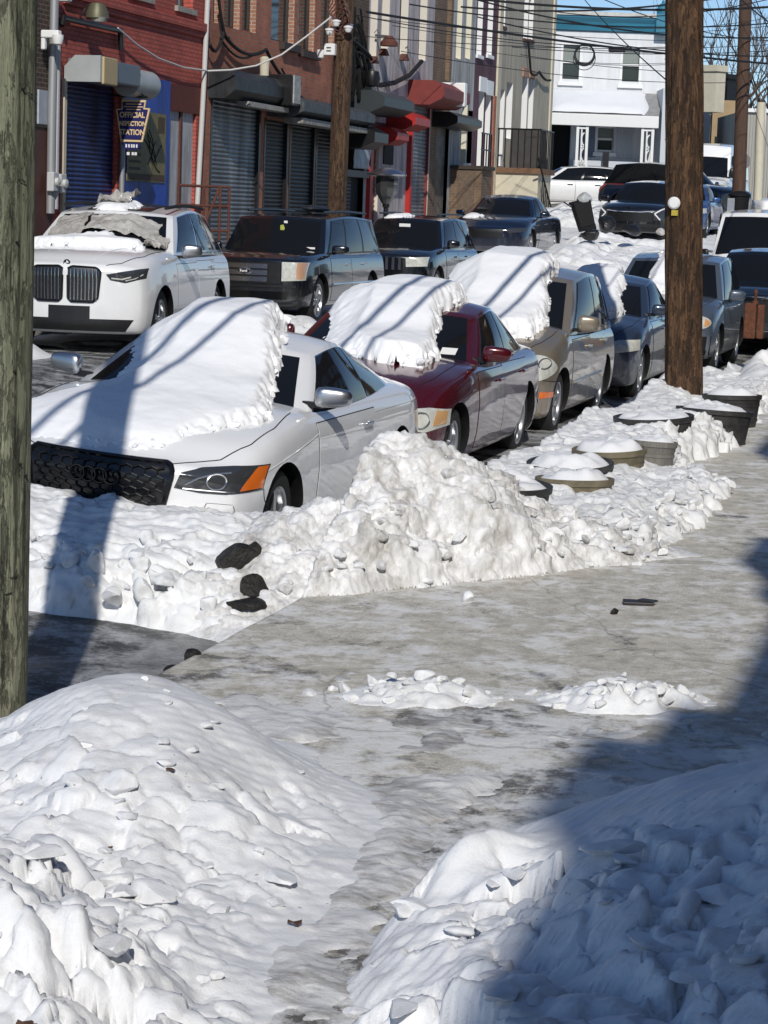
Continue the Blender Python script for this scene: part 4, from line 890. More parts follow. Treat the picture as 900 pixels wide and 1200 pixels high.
def side_cars():
    # dark SUV standing across the cross street, tail to the left
    sp = dict(L=5.0, W=1.95, zb=.3, lip=1.0, cowl=(1.35, 1.15), deck=1.12, yd=4.7, ws=(1.28, 2.0), rw=(4.45, 4.85), wb=.84, wr=.66, wbr=.82, wrr=.65, roof=(1.72, 1.78, 1.73), r=.39, yF=.95, yR=3.9, nose=.22, blunt=.1, bow=.2)
    p = onz(845, 268, 1.9)
    c = Car('parked_car', 'long dark blue-black SUV seen from the side behind the shiny black crossover', (-7.4, 69.4, gzf(-9, 70.5)), sp, P_navy, rz=R(62), cat='SUV'); c.finish_body()
    glass(c); side_glass(c, split=(.34, .34), third=(.66, .64), end=(.95, .12, .94, .88)); c.wheels(5); c.mirror(1.6, 1.2, P_navy)
    c.patch('tail_light', 'B', [(.62, 1.12), (.88, 1.10)], [(.66, .86), (.88, .86)], M['red'], .012, 8, 6, True)
    for y0, y1, hy in ((1.5, 2.6, 2.4), (2.62, 3.6, 3.4)): c.doors(y0, y1, 1.04, .38, handle=(hy, .95))
    # silver-white estate, side on
    sp = dict(L=4.75, W=1.8, zb=.2, lip=.72, cowl=(1.25, .98), deck=1.0, yd=4.4, ws=(1.2, 1.95), rw=(4.05, 4.6), wb=.78, wr=.58, wbr=.76, wrr=.58, roof=(1.40, 1.45, 1.40), r=.32, yF=.9, yR=3.6, nose=.26, blunt=.1, bow=.22)
    c = Car('parked_car', 'white wagon seen from the side in front of the white porch house', (-16.3, 76.0, gzf(-13, 76)), sp, P_pearl, rz=R(-78), cat='car'); c.finish_body()
    glass(c); side_glass(c, split=(.40, .40), third=(.72, .68), end=(.94, .12, .84, .86)); c.wheels(5); c.mirror(1.55, 1.0, P_pearl)
    for y0, y1, hy in ((1.4, 2.45, 2.28), (2.47, 3.4, 3.22)): c.doors(y0, y1, .92, .28, handle=(hy, .82), hm=M['seam'])
    # white coupe at the right edge
    sp = dict(L=4.7, W=1.85, zb=.18, lip=.72, cowl=(1.35, .96), deck=.98, yd=4.0, ws=(1.28, 2.1), rw=(3.1, 4.1), wb=.79, wr=.56, wbr=.72, wrr=.52, roof=(1.32, 1.37, 1.30), r=.335, yF=.88, yR=3.6, nose=.26, blunt=.08, bow=.22)
    c = Car('parked_car', 'clean white coupe seen from the side at the right edge beyond the van', (-2.9, 73.0, gzf(-5, 73)+.1), sp, P_white, rz=R(112)); c.finish_body()
    glass(c); side_glass(c, split=(.6, .58), end=(.90, .14, .80, .84)); c.wheels(5, rm=M['seam']); c.mirror(1.6, .98, P_white); c.doors(1.5, 2.9, .88, .27, handle=(2.7, .8))
    # blue car half hidden by the pole
    sp = dict(L=4.4, W=1.78, zb=.2, lip=.80, cowl=(1.15, 1.02), deck=1.04, yd=4.0, ws=(1.1, 1.9), rw=(3.3, 4.0), wb=.78, wr=.57, wbr=.72, wrr=.54, roof=(1.42, 1.47, 1.41), r=.32, yF=.85, yR=3.5, nose=.26, blunt=.1, bow=.22)
    c = Car('parked_car', 'bright blue car half hidden behind the brown utility pole', put(62.6, -8.5), sp, paint('bright_blue_paint', (.03, .09, .26), .3, .3)); c.finish_body()
    glass(c); side_glass(c, split=(.46, .44), end=(.90, .13, .80, .84)); c.wheels(5); c.mirror(1.5, 1.05, c.pm); c.patch('headlight', 'F', [(.46, .74), (.82, .80)], [(.5, .62), (.84, .66)], M['lamp'], .006, 12, 6, True); c.patch('grille', 'F', [(-.4, .6), (.4, .6)], [(-.36, .35), (.36, .35)], M['black'], .006, 12, 6)

def vans():
    # white high-roof delivery van
    sp = dict(L=5.6, W=2.05, zb=.32, lip=1.08, cowl=(.95, 1.32), deck=1.4, yd=5.3, ws=(.88, 1.45), rw=(5.35, 5.5), wb=.94, wr=.86, wbr=.96, wrr=.86, roof=(2.36, 2.46, 2.46), r=.36, yF=.95, yR=4.4, nose=.24, blunt=.12, bow=.2, roofcrown=.06, h1=.5, h2=.85)
    c = Car('delivery_van', 'white high-roof delivery van with black bumper near the end of the street', put(73.6, -9.35), sp, P_white, cat='van', rz=R(-2)); c.finish_body()
    c.window('windshield', 'F', [(-.92, .06), (.92, .06), (.90, .66), (-.90, .66)])
    for sg in (1, -1): c.window('door_window', 'S', [(.03, .08), (.20, .08), (.20, .58), (.05, .58)], sg, None, .006)
    c.patch('bumper', 'F', [(-.98, .72), (-.6, .78), (.6, .78), (.98, .72)], [(-.95, .34), (.95, .34)], M['black'], .012, 26, 8); c.patch('headlight', 'F', [(.55, 1.02), (.96, 1.16)], [(.60, .86), (.96, .92)], M['lamp'], .008, 14, 7, True)
    c.patch('grille', 'F', [(-.5, 1.0), (.5, 1.0)], [(-.5, .84), (.5, .84)], M['black'], .008, 14, 5); c.wheels(6); c.mirror(1.05, 1.48, M['black'], (.26, .16, .36), .1); c.doors(1.15, 2.25, 1.25, .4)
    # white-roofed van near the right edge
    sp = dict(L=5.2, W=1.98, zb=.3, lip=1.0, cowl=(.95, 1.42), deck=1.5, yd=4.95, ws=(.88, 1.55), rw=(4.9, 5.05), wb=.92, wr=.80, wbr=.92, wrr=.80, roof=(2.26, 2.32, 2.30), r=.36, yF=.9, yR=4.0, nose=.22, blunt=.12, bow=.2, roofcrown=.05, h1=.5, h2=.85)
    c = Car('parked_van', 'white van with a wide black windshield behind the black SUV at the right edge', put(44.7, -4.5), sp, P_pearl, cat='van'); c.finish_body()
    c.window('windshield', 'F', [(-.93, .06), (.93, .06), (.91, .92), (-.91, .92)]); side_glass(c, split=(.24, .24), third=(.6, .6), end=(.97, .1, .96, .86)); c.wheels(6); c.mirror(1.15, 1.4, M['black'], (.22, .14, .25))
    wp = MB(); wp.tube([c.hit('F', x, z, .02) for x, z in ((-.1, 1.52), (.3, 1.58), (.62, 1.53))], .012, 6); wp.build('wiper', M['black'], c.o); c.doors(1.1, 2.1, 1.18, .38)
    c.patch('grille', 'F', [(-.5, .92), (.5, .92)], [(-.5, .7), (.5, .7)], M['black'], .008, 14, 5); c.patch('headlight', 'F', [(.54, .94), (.88, .98)], [(.54, .74), (.88, .78)], M['lamp'], .008, 14, 7, True)
    sp = dict(L=4.6, W=1.84, zb=.25, lip=.98, cowl=(1.2, 1.16), deck=1.12, yd=4.2, ws=(1.14, 1.85), rw=(3.9, 4.4), wb=.80, wr=.62, wbr=.76, wrr=.60, roof=(1.68, 1.73, 1.68), r=.36, yF=.85, yR=3.6, nose=.14, blunt=.08, bow=.18)
    c = Car('parked_car', 'black SUV beside the rusty post at the right edge of the street', (-3.95, 39.4, .05), sp, P_black, cat='SUV'); c.finish_body()
    glass(c, .92, .08); side_glass(c, split=(.42, .41), end=(.94, .13, .92, .86)); c.wheels(5); c.mirror(1.55, 1.03, P_black, (.22, .13, .15))
    d = MB(); c.seam('x', 'F', [(-.85, .93), (.85, .93)], .012, off=.01, n=20, mb=d); d.build('chrome_strip', M['chrome'], c.o, True); c.patch('grille', 'F', [(-.6, .86), (.6, .86)], [(-.55, .5), (.55, .5)], M['black'], .008, 14, 6); d = MB(); c.seam('x', 'F', [(-.85, .34), (.85, .34)], .012, off=.01, n=20, mb=d); d.build('bumper_trim', M['alu'], c.o, True)
for f_ in (audi, red_sedan, gold_hatch, blue_sedan, steel_suv, pearl_suv, boxy_suv, dark_suv, dark_sedan, kia, side_cars, vans): f_()
# ------------------------------------------------------------------ ploughed and shovelled snow
SN = snow_mat('white_snow', .0, lump=.25); SN_D = snow_mat('dirty_ploughed_snow', .9, (.785, .785, .79), (.36, .345, .32), .3, .4, streak=(1.3, 1.3, .55)); SN_S = snow_mat('speckled_snow', .22, (.79, .80, .82), (.22, .19, .15), .22, .6)
SN_E = snow_mat('grey_edged_snow', .3, (.78, .79, .80), (.24, .21, .17), .28, .25)
def floor_z(X, Y): return np.where(np.asarray(X) > CURB, walk_z(X, Y), gz(X, Y))
def g2(X, Y, cx, cy, sx, sy, a, p=1.0, rz=0):
    c, s = math.cos(rz), math.sin(rz); dx, dy = X-cx, Y-cy; q = ((c*dx+s*dy)/sx)**2+((-s*dx+c*dy)/sy)**2
    return a*np.exp(-q**p)
def facets(X, Y, f, amp, seed=0, wx=1.0):
    Xw = X+.30/f*fbm(X*f*.7+seed, Y*f*.7, 3); Yw = Y+.30/f*fbm(X*f*.7, Y*f*.7+9+seed, 3)
    d1, d2, cid, ox, oy = cells(Xw*f*wx, Yw*f, seed); a = cid*40; mk = sstep(-.25, .55, fbm(X*f*.22+seed*1.7, Y*f*.22, 2)+.15)
    return amp*(.25+.9*mk)*(((cid*7.3) % 1-.5)*.75 + (ox*np.cos(a)+oy*np.sin(a))*.8 - .35*np.exp(-((d2-d1)/.12)**2))
HF = {}
def H_of(r): return r[0] if isinstance(r, tuple) else r
def snow_object(name, label, x0, x1, y0, y1, res, h, m, cat='snow', sink=.012, zf=floor_z):
    """a heap of snow on the ground: h gives its height, or (smooth height, roughness) with the roughness pushed out along the slope"""
    xs = np.arange(x0, x1, res); ys = np.arange(y0, y1, res); X, Y = np.meshgrid(xs, ys, indexing='ij'); r = h(X, Y); D = np.zeros(X.shape)
    Hh, D = r if isinstance(r, tuple) else (r, D)
    def blur(A): P = np.pad(A, 1, mode='edge'); return (P[:-2, 1:-1]+P[2:, 1:-1]+P[1:-1, :-2]+P[1:-1, 2:]+.5*(P[:-2, :-2]+P[2:, 2:]+P[:-2, 2:]+P[2:, :-2])+2*A)/8
    B = blur(blur(Hh)); e = sstep(.05, .0, np.abs(B)); Hh = Hh*(1-e)+B*e
    k = Hh > 0; kk = k.copy(); kk[1:] |= k[:-1]; kk[:-1] |= k[1:]; kk[:, 1:] |= k[:, :-1]; kk[:, :-1] |= k[:, 1:]
    gx, gy = np.gradient(Hh, res); out = ~k; gg = np.maximum(.12, np.hypot(gx, gy)); st = np.clip(-Hh/gg, 0, res*1.4)
    bx, by = np.gradient(blur(blur(blur(Hh))), res); nl = np.sqrt(1+bx*bx+by*by)
    jx = np.where(out, st*gx/gg, res*.3*np.sin(X*911+Y*577)-D*bx/nl); jy = np.where(out, st*gy/gg, res*.3*np.cos(X*733-Y*811)-D*by/nl)
    Z = zf(X, Y)+np.where(k, Hh+D/nl, -sink)
    idx = -np.ones(X.shape, int); idx[kk] = np.arange(kk.sum())
    q = np.stack([idx[:-1, :-1], idx[1:, :-1], idx[1:, 1:], idx[:-1, 1:]], -1).reshape(-1, 4); q = q[q.min(1) >= 0]
    mb = MB(); mb.add(np.stack([(X+jx)[kk], (Y+jy)[kk], Z[kk]], -1), q); o = mb.build(name, m, None, True, 180, fix=False)
    return tag(o, label, cat)
# 1 the big dirty pile at the corner, a ridge running away to the right
DX, DY, OX, OY = .6, .8, -3.62, 11.36
def h_pile(X, Y):
    wob = .10*fbm(X*1.6, Y*1.6, 3); s = (X-OX)*DX+(Y-OY)*DY; t = (X-OX)*-DY+(Y-OY)*DX + wob
    prof = smooth_curve([-.9, -.3, .0, .56, 1.05, 1.60, 1.9, 2.26, 2.74, 3.15, 3.5], [-.2, .0, .26, .50, .67, .775, .70, .49, .28, .09, 0], s+.06*fbm(X*3+5, Y*3, 3))
    f = smooth_curve([-.3, 0, .06, .20, .45, .82, 1.2, 1.6, 2.0], [-.5, 0, .20, .48, .76, 1., .76, .35, 0], t)
    f = np.where(prof < 0, np.maximum(f, .3), f); h = prof*f + .05*fbm(X*2.2, Y*2.2, 2)*np.clip(prof*f/.3, 0, 1) - .006; h = np.where(t < 0, np.minimum(h, t*.4-.004), h)
    A, B_ = X-DY*h*1.1, Y+DX*h*1.1                       # noise laid out along the slope, not from above
    ang = fbm(A*1.8, B_*1.8, 2); ln = np.abs(gnoise((A*.35+B_*.95)*6+ang*2.5, (A*.95-B_*.35)*1.6+ang)); rough = .4+.6*sstep(.2, 1., s+.4*fbm(X, Y, 2))
    d = .030*fbm(A*5, B_*5, 4, .6)+rough*(.045*(.35-ln)+facets(A, B_, 5, .045, 3)+facets(A, B_, 12, .022, 9))+.012*fbm(A*15, B_*15, 3)+.022*np.maximum(0, fbm(A*8, B_*8, 3)-.15)
    return h, d*np.clip(h/.10, 0, 1)
snow_object('snow_pile', 'tallest grey-streaked snow pile at the corner in front of the burgundy sedan', -4.8, -1.5, 10.6, 15.0, .014, h_pile, SN_D, 'snow pile')
# 2 the bank ploughed against the white coupe
def h_bank(X, Y):
    e = 11.38+.10*fbm(X*1.3, X*0+2, 3); t = Y-e
    f = smooth_curve([-.3, 0, .07, .3, .8, 1.25, 2.0], [-.5, 0, .30, .60, .88, 1., .82], t)
    side = sstep(-8.6, -6.9, X)*sstep(-3.55, -4.1, X)
    h = .475*f*side + .05*g2(X, Y, -4.45, 12.2, .35, .4, 1)
    h = h-.006+.04*fbm(X*2.3, Y*2.3, 3)*np.clip(h/.15, 0, 1); low = sstep(.8, .25, t); B_ = Y+h*1.1
    d = low*(facets(X, B_, 5, .085, 5)+facets(X, B_, 11, .035, 2))+(1-low)*(facets(X, B_, 6, .03, 4)+.01*fbm(X*12, B_*12, 3))+.008*fbm(X*15, B_*15, 3)
    return h, d*np.clip(h/.08, 0, 1)
snow_object('snow_bank', 'lumpy white snow bank ploughed against the front of the white coupe', -8.6, -3.5, 11.0, 13.1, .017, h_bank, SN_E, 'snow bank')
# 3 trodden snow along the kerb between the tubs
def h_tubs(X, Y):
    edge = np.interp(Y, [13.2, 13.8, 15.5, 17.6, 18.6, 19.4, 21, 22.6, 24, 27, 30], [-2.5, -1.95, -1.82, -1.82, -2.35, -2.45, -2.2, -2.35, -2.3, -2.35, -2.3])+.10*fbm(Y*2.1, Y*0+7, 3)+.04*fbm(X*7, Y*7, 3)
    d = edge-X; back = sstep(-4.15, -3.75, X)
    h = .16*smooth_curve([0, .05, .25, .6, 3], [0, .45, .95, .85, 1.], np.maximum(d, 0))*back*sstep(12.6, 13.6, Y)
    h = h + .16*g2(X, Y, -2.62, 20.6, .40, 1.1, 1)+.10*g2(X, Y, -3.55, 16.9, .35, 1.2, 1)+.20*g2(X, Y, -3.6, 20.5, .3, 1.6, 1)+.22*g2(X, Y, -3.5, 24.6, .5, 1.1, 1)+.08*g2(X, Y, -2.4, 14.8, .3, .9, 1)+.10*g2(X, Y, -2.9, 15.6, .5, 1.2, 1)+.16*g2(X, Y, -3.0, 18.6, .5, 2.0, 1)+.13*g2(X, Y, -3.0, 22.5, .5, 1.8, 1)
    rim = sstep(.75, .05, d); A = X-h*1.1; h = h-.004
    dd = .035*fbm(A*3, Y*2.2, 3)+rim*(facets(A, Y, 6, .075, 7)+facets(A, Y, 13, .04, 1))+(1-rim)*facets(A, Y, 6, .035, 2)+.012*fbm(A*12, Y*12, 3)
    return np.where(d > 0, h, d*.4-.002), dd*np.clip(h/.06, 0, 1)
snow_object('snow_bank', 'trodden snow bank around the tubs along the kerb', -4.25, -1.6, 12.8, 30.0, .022, h_tubs, SN_E, 'snow bank')
# 4 the left foreground mound at the foot of the green pole
def h_left(X, Y):
    e = np.interp(Y, [4.2, 5.2, 6, 6.9, 7.4, 7.9, 8.6], [-1.50, -1.62, -1.72, -1.73, -1.80, -2.2, -2.6])+.09*fbm(Y*2.2, Y*0+3, 3)
    d = e-X; m = smooth_curve([0, .12, .45, .9, 3], [0, .22, .62, 1, 1], np.maximum(d, 0))
    h = g2(X, Y, -2.86, 7.3, .66, .80, .36, 1.1)+g2(X, Y, -2.35, 6.5, .55, .6, .12)+g2(X, Y, -2.6, 5.1, .75, .75, .36)+g2(X, Y, -2.0, 5.0, .4, .5, .12)+.06
    h = h*m*sstep(8.9, 7.9, Y+.25*(X+3))
    near = sstep(6.6, 5.7, Y+.4*(X+2.4)); side = sstep(.8, .25, d)*sstep(7.9, 6.6, Y)
    dd = .04*fbm(X*1.6, Y*1.6, 2)+sstep(7.5, 6.4, Y)*facets(X, Y, 6, .03, 12)+near*(facets(X, Y, 3.6, .14, 1)+facets(X, Y, 8, .07, 6)+.02*fbm(X*5, Y*5, 2))+side*(1-near)*(facets(X, Y, 7, .05, 2)+.02*fbm(X*8, Y*8, 2))+.0022*fbm(X*16, Y*16, 3)+.02*np.maximum(0, fbm(X*3.4+4, Y*3.4, 3)-.5)
    return np.where(d > 0, h+dd*np.clip(h/.16, 0, 1)-.006, d*.4-.002)
snow_object('snow_mound', 'smooth-topped snow mound at the foot of the green-grey pole', -4.1, -1.5, 4.3, 9.0, .0125, h_left, SN_S, 'snow mound')
# 5 the right foreground bank
def h_right(X, Y):
    e = np.interp(Y, [4.2, 5.2, 6.0, 6.8, 7.2, 8], [-1.32, -1.47, -1.56, -1.54, -1.40, -1.2])+.08*fbm(Y*2, Y*0+11, 3)
    d = X-e; m = smooth_curve([0, .1, .4, .9, 1.3, 3], [0, .18, .40, .74, .96, 1.1], np.maximum(d, 0))
    top = smooth_curve([4, 5.4, 6.4, 6.95, 7.3, 7.6, 8.1], [.40, .45, .56, .60, .40, .16, 0], Y-.25*(X+.6))
    h = m*top*sstep(2.0, .9, X+.2*fbm(Y*1.5, Y*0+4, 2)); sm = sstep(5.9, 6.6, Y-.10*(X+1))
    dd = .03*fbm(X*1.8, Y*1.8, 3)+(1-sm)*(facets(X, Y, 3.4, .125, 8)+facets(X, Y, 8, .065, 3)+.02*fbm(X*5, Y*5, 3))+.002*fbm(X*14, Y*14, 3)
    h = h + .16*g2(X, Y, -1.40, 6.35, .10, .24, 1, 1, -.5)
    return np.where(d > 0, h+dd*np.clip(h/.15, 0, 1)-.006, d*.4-.002)
SN_R = snow_mat('right_bank_snow', .25, (.79, .80, .82), (.21, .19, .17), .22, .5)
snow_object('snow_bank', 'large smooth snow bank in the right foreground half in shadow', -1.75, 2.1, 3.9, 8.1, .0125, h_right, SN_R, 'snow bank')
# 6 low remains on the pavement
def heap(cx, cy, sx, sy, a, rz, seed, f=9):
    def h(X, Y):
        b = g2(X, Y, cx, cy, sx, sy, a, 1.6, rz); d = facets(X, Y, f, a*.8, seed)+facets(X, Y, f*2.3, a*.4, seed+3)+a*.3*fbm(X*7, Y*7, 3); return b + d*np.clip(b/(a*.5), 0, 1)*.8-a*.12
    return h
snow_object('snow_heap', 'small low snow heap on the pavement nearer the green-grey pole', -3.1, -1.6, 8.6, 10.2, .013, heap(-2.28, 9.32, .30, .20, .075, .25, 4, 8), SN_E, 'snow heap')
snow_object('snow_heap', 'small low snow heap on the pavement beside the shadow', -1.95, -.6, 8.9, 10.4, .013, heap(-1.40, 9.55, .32, .20, .095, .35, 6, 8), SN_E, 'snow heap')
# thin trodden ice in front of the mound and along the path
ICE = snow_mat('trodden_ice', .82, (.70, .70, .70), (.10, .08, .058), .6, .0, streak=(.7, 1.5, 1))
def h_ice(X, Y):
    b = .5*fbm(X*1.9, Y*1.3+5, 4, .6)+.75*g2(X, Y, -2.6, 8.6, .55, .55, 1)+.6*g2(X, Y, -1.75, 6.3, .28, 1.5, 1)+.5*g2(X, Y, -.9, 9.3, .5, .7, 1)+.42*g2(X, Y, -2.0, 7.8, .5, .5, 1)-.42
    b = b*sstep(10.3, 9.5, Y)
    return np.minimum(b*.07, .03)+.006*fbm(X*9, Y*7, 3)*(b > 0)-.002+facets(X, Y, 9, .012, 5)*(b > .1)
tag(snow_object('trodden_ice', None, -3.45, .2, 4.4, 10.4, .016, h_ice, ICE, None), kind='stuff')
# far snow
def bump_field(x0, x1, y0, y1, a, seed, soft=.6):
    def h(X, Y):
        m = sstep(x0, x0+soft, X)*sstep(x1, x1-soft, X)*sstep(y0, y0+soft*1.3, Y)*sstep(y1, y1-soft*1.3, Y); b = a*m*(.75+.45*fbm(X*.9+seed, Y*.9, 3)); return b+facets(X, Y, 2.6, a*.3, seed)*np.clip(b/(a*.4), 0, 1)-.02
    return h
def far_pile(label, x0, x1, y0, y1, a, seed, res=.06, m=None): return snow_object('snow_pile', label, x0, x1, y0, y1, res, bump_field(x0, x1, y0, y1, a, seed), m or SN_E, 'snow pile')
far_pile('snow heaped beside the dark navy sedan in front of the toppled bin', -9.9, -7.6, 49.5, 54.5, .30, 3)
far_pile('high snow bank in front of the white wagon at the end of the street', -13.4, -10.6, 61, 74.5, .38, 5)
far_pile('low ploughed ridge in front of the shiny black crossover', -10.2, -6.6, 53.6, 57.2, .34, 7)
far_pile('snow bank between the brown pole and the delivery van', -6.4, -4.3, 47.5, 60.5, .85, 9)
far_pile('rounded snow mound by the rusty post at the right edge', -3.35, -1.4, 28.5, 35.6, .42, 11)
far_pile('snow left in the gap in front of the boxy crossover', -11.6, -9.0, 31.2, 32.9, .24, 13, .04)
far_pile('blocky snow chunks heaped before the white luxury SUV', -11.9, -10.2, 22.9, 24.3, .30, 17, .03)
far_pile('snow ridge left behind the gold hatchback along the kerb', -4.4, -3.3, 26.5, 34.0, .42, 19, .04)
tag(snow_object('packed_snow', None, -11.8, -6.4, 25.2, 75, .12, lambda X, Y: .05+.05*fbm(X*.8, Y*.5, 3)+facets(X, Y, 1.5, .03, 2)-.22*g2(X, Y, -8, 20, 2.5, 12, 1), SN_E, None), kind='stuff')

# loose chunks, each one a thing
CHM = SN_S
def chunk(px, hf, label, size, seed, group, m=None, sink=.25):
    x, y = px; z = float(floor_z(np.array(x), np.array(y)))+max(0, float(H_of(hf(np.array([[x]]), np.array([[y]])))[0, 0]))
    rn = random.Random(seed); mb = MB(); dx, dy, dz = size
    mb.blob((0, 0, 0), (dx, dy, dz), seed, .5, 3, rn.uniform(0, 3.1), rn.uniform(-.4, .4))
    o = mb.build('snow_chunk', m or CHM, None, True, 34); o.location = (x, y, z+dz*(.5-sink)); return tag(o, label, 'snow chunk', group)
rn = random.Random(11)
for k in range(46):
    y = rn.uniform(4.75, 6.5); x = rn.uniform(-2.75, -1.85); s = rn.choice((.05, .07, .09, .12)); chunk((x, y), h_left, 'broken chunk of snow lying on the left foreground mound', (s*rn.uniform(.9, 1.7), s, s*rn.uniform(.35, .7)), 100+k, 'snow chunks on the left mound')
for k in range(14):
    y = rn.uniform(6.3, 7.6); x = rn.uniform(-2.9, -2.2); s = rn.choice((.025, .035, .05)); chunk((x, y), h_left, 'tiny crumb of snow on the smooth slope of the left mound', (s*1.5, s, s*.6), 160+k, 'snow crumbs on the left mound')
for k in range(30):
    y = rn.uniform(4.9, 6.2); x = rn.uniform(-1.5, -.35); s = rn.choice((.05, .07, .10)); chunk((x, y), h_right, 'broken slab of snow lying on the right foreground bank', (s*rn.uniform(1.2, 2.4), s, s*rn.uniform(.25, .5)), 200+k, 'snow slabs on the right bank', SN_R)
for k in range(46):
    x = rn.uniform(-6.2, -4.0); y = 11.42+abs(rn.gauss(0, .16)); s = rn.choice((.05, .07, .11, .16)); chunk((x, y), h_bank, 'jagged snow chunk at the foot of the bank by the white coupe', (s*rn.uniform(.8, 1.3), s, s*rn.uniform(.6, 1.1)), 300+k, 'snow chunks along the foot of the coupe bank', SN_E)
for k in range(60):
    y = rn.uniform(13.6, 19.0); x = float(np.interp(y, [13.2, 13.8, 15.5, 17.6, 18.6, 19.4], [-2.5, -1.95, -1.82, -1.82, -2.35, -2.45]))-abs(rn.gauss(0, .2)); s = rn.choice((.04, .06, .08, .12)); chunk((x, y), h_tubs, 'lump of snow along the broken edge of the bank by the tubs', (s*rn.uniform(.9, 1.4), s, s*rn.uniform(.6, 1.)), 400+k, 'snow lumps along the bank by the tubs', SN_E)
for k in range(26):
    a = rn.uniform(0, 1); x = OX+DX*a*3.0+rn.gauss(0, .05); y = OY+DY*a*3.0+abs(rn.gauss(.05, .08)); s = rn.choice((.04, .06, .09)); chunk((x, y), h_pile, 'small lump of snow at the foot of the tallest pile', (s*1.3, s, s*.7), 500+k, 'snow lumps at the foot of the tall pile', SN_E)
for cx, cy, sx, sy, rz_, lab, grp, sd in ((-2.28, 9.32, .26, .13, .25, 'ragged clod of the low snow heap nearer the green-grey pole', 'clods of the left low heap', 600), (-1.40, 9.55, .27, .13, .35, 'ragged clod of the low snow heap beside the shadow', 'clods of the right low heap', 700)):
    for k in range(34):
        a, b_ = rn.gauss(0, .8)*sx, rn.gauss(0, .8)*sy; x, y = cx+a*math.cos(rz_)-b_*math.sin(rz_), cy+a*math.sin(rz_)+b_*math.cos(rz_); s = rn.choice((.025, .035, .05, .07)); chunk((x, y), heap(cx, cy, .30, .20, .09, rz_, 4), lab, (s*rn.uniform(1, 1.7), s, s*rn.uniform(.6, 1.)), sd+k, grp, SN_E, .45)
for k in range(34):
    a = rn.uniform(-.05, 1.05); x = OX+DX*a*3.0+rn.gauss(0, .10); y = OY+DY*a*3.0+rn.gauss(.30, .22); s = rn.choice((.03, .05, .07, .10)); chunk((x, y), h_pile, 'broken clod stuck in the face of the tallest snow pile', (s*1.2, s, s*.8), 800+k, 'clods in the tall pile', SN_D, .35)
# the long rolled slab on the left mound and two placed blocks on the bank
def slab(pts, r, hf, label, m=None, flat=.6, cat='snow chunk'):
    P = []
    for i, (x, y) in enumerate(pts): P.append((x, y, float(floor_z(np.array(x), np.array(y)))+max(0, float(H_of(hf(np.array([[x]]), np.array([[y]])))[0, 0]))+r*flat*.6))
    mb = MB(); n = len(P); rr = [r*(.55+.45*math.sin(math.pi*(.12+.76*i/(n-1))))*(1+.18*math.sin(5*i)) for i in range(n)]; mb.tube(P, rr, 12)
    o = mb.build('snow_slab', m or SN_S, None, True, 60); return tag(o, label, cat)
def ip(a, b, n, w=.02): return [(a[0]+(b[0]-a[0])*t+w*math.sin(7*t+a[0]*9), a[1]+(b[1]-a[1])*t) for t in np.linspace(0, 1, n)]
pa, pb = onz(38, 962, .42), onz(105, 995, .42); slab(ip(pa, pb, 9), .045, h_left, 'long rolled slab of snow on the left mound')
pa, pb = onz(795, 1018, .62), onz(838, 975, .62); slab(ip(pa, pb, 7), .035, h_right, 'straight broken snow slab sticking out of the right bank', SN_R)
pa, pb = onz(640, 1062, .42), onz(690, 1052, .42); slab(ip(pa, pb, 7), .05, h_right, 'flat snow slab beside the shadow edge on the right bank', SN_R)

# black lumps in place of dark dirty hollows in the bank, plus clods and litter
DARK_LUMP = mat('black_lump', (.013, .011, .009), .55, var=.5, vscale=20, bump=1., bscale=30)
def onsurf(px, py, hf, deeper=0.):
    d = _ray(px, py); t = 3.
    while t < 40:
        p = EYE+d*t; h_ = float(H_of(hf(np.array([[p.x]]), np.array([[p.y]])))[0, 0])
        if p.z < float(floor_z(np.array(p.x), np.array(p.y)))+max(h_, 0): break
        t += .01
    return EYE+d*(t+deeper)
def h_both(X, Y): return np.maximum(H_of(h_bank(X, Y)), H_of(h_pile(X, Y)))
def clump(p, d, label, seed, m=DARK_LUMP, cat='mud clump', name='dark_clump', rough=.4):
    mb = MB(); mb.blob((0, 0, 0), d, seed, rough, 3, seed*.7); o = mb.build(name, m, None, True, 30); o.location = p; return tag(o, label, cat)
clump(onsurf(279, 658, h_both, .0), (.26, .25, .22), 'black lump standing in for a dark dirty hollow in the snow bank', 5)
clump(onsurf(295, 648, h_both, .02), (.13, .15, .15), 'small black lump standing in for the upper right of the dark hollow', 15)
clump(onsurf(298, 690, h_both, .01), (.17, .19, .18), 'black lump standing in for a dark hollow at the foot of the snow bank', 7)
clump(onsurf(288, 708, h_both, .0), (.26, .22, .09), 'wide black lump standing in for the dark hollow where the bank meets the pavement corner', 9)
clump(onz(225, 770, .10), (.085, .10, .085), 'round black clod in the icy gutter', 3); clump(onz(201, 785, .07), (.07, .10, .05), 'flat black clod in the gutter by the kerb edge', 4)
clump(onz(720, 717, .145), (.055, .05, .055), 'small dark green-brown ball of dirt on the pavement', 6); clump(onz(549, 700, .15), (.085, .08, .075), 'single white lump of ice lying on the pavement', 8, SN, 'ice lump', 'ice_lump', .3)
tw = MB(); p = onz(748, 706, .15); tw.box((p.x, p.y, p.z), (.17, .07, .018), rz=.2, rx=.1); tw.box((p.x+.05, p.y+.02, p.z+.012), (.10, .06, .01), rz=-.3); tag(bevel(tw.build('scrap', mat('dark_scrap', (.03, .028, .03), .5)), .004), 'flat dark scrap lying on the pavement', 'scrap')
LEAF = mat('dead_leaf', (.10, .045, .022), .7, var=.5, vscale=30)
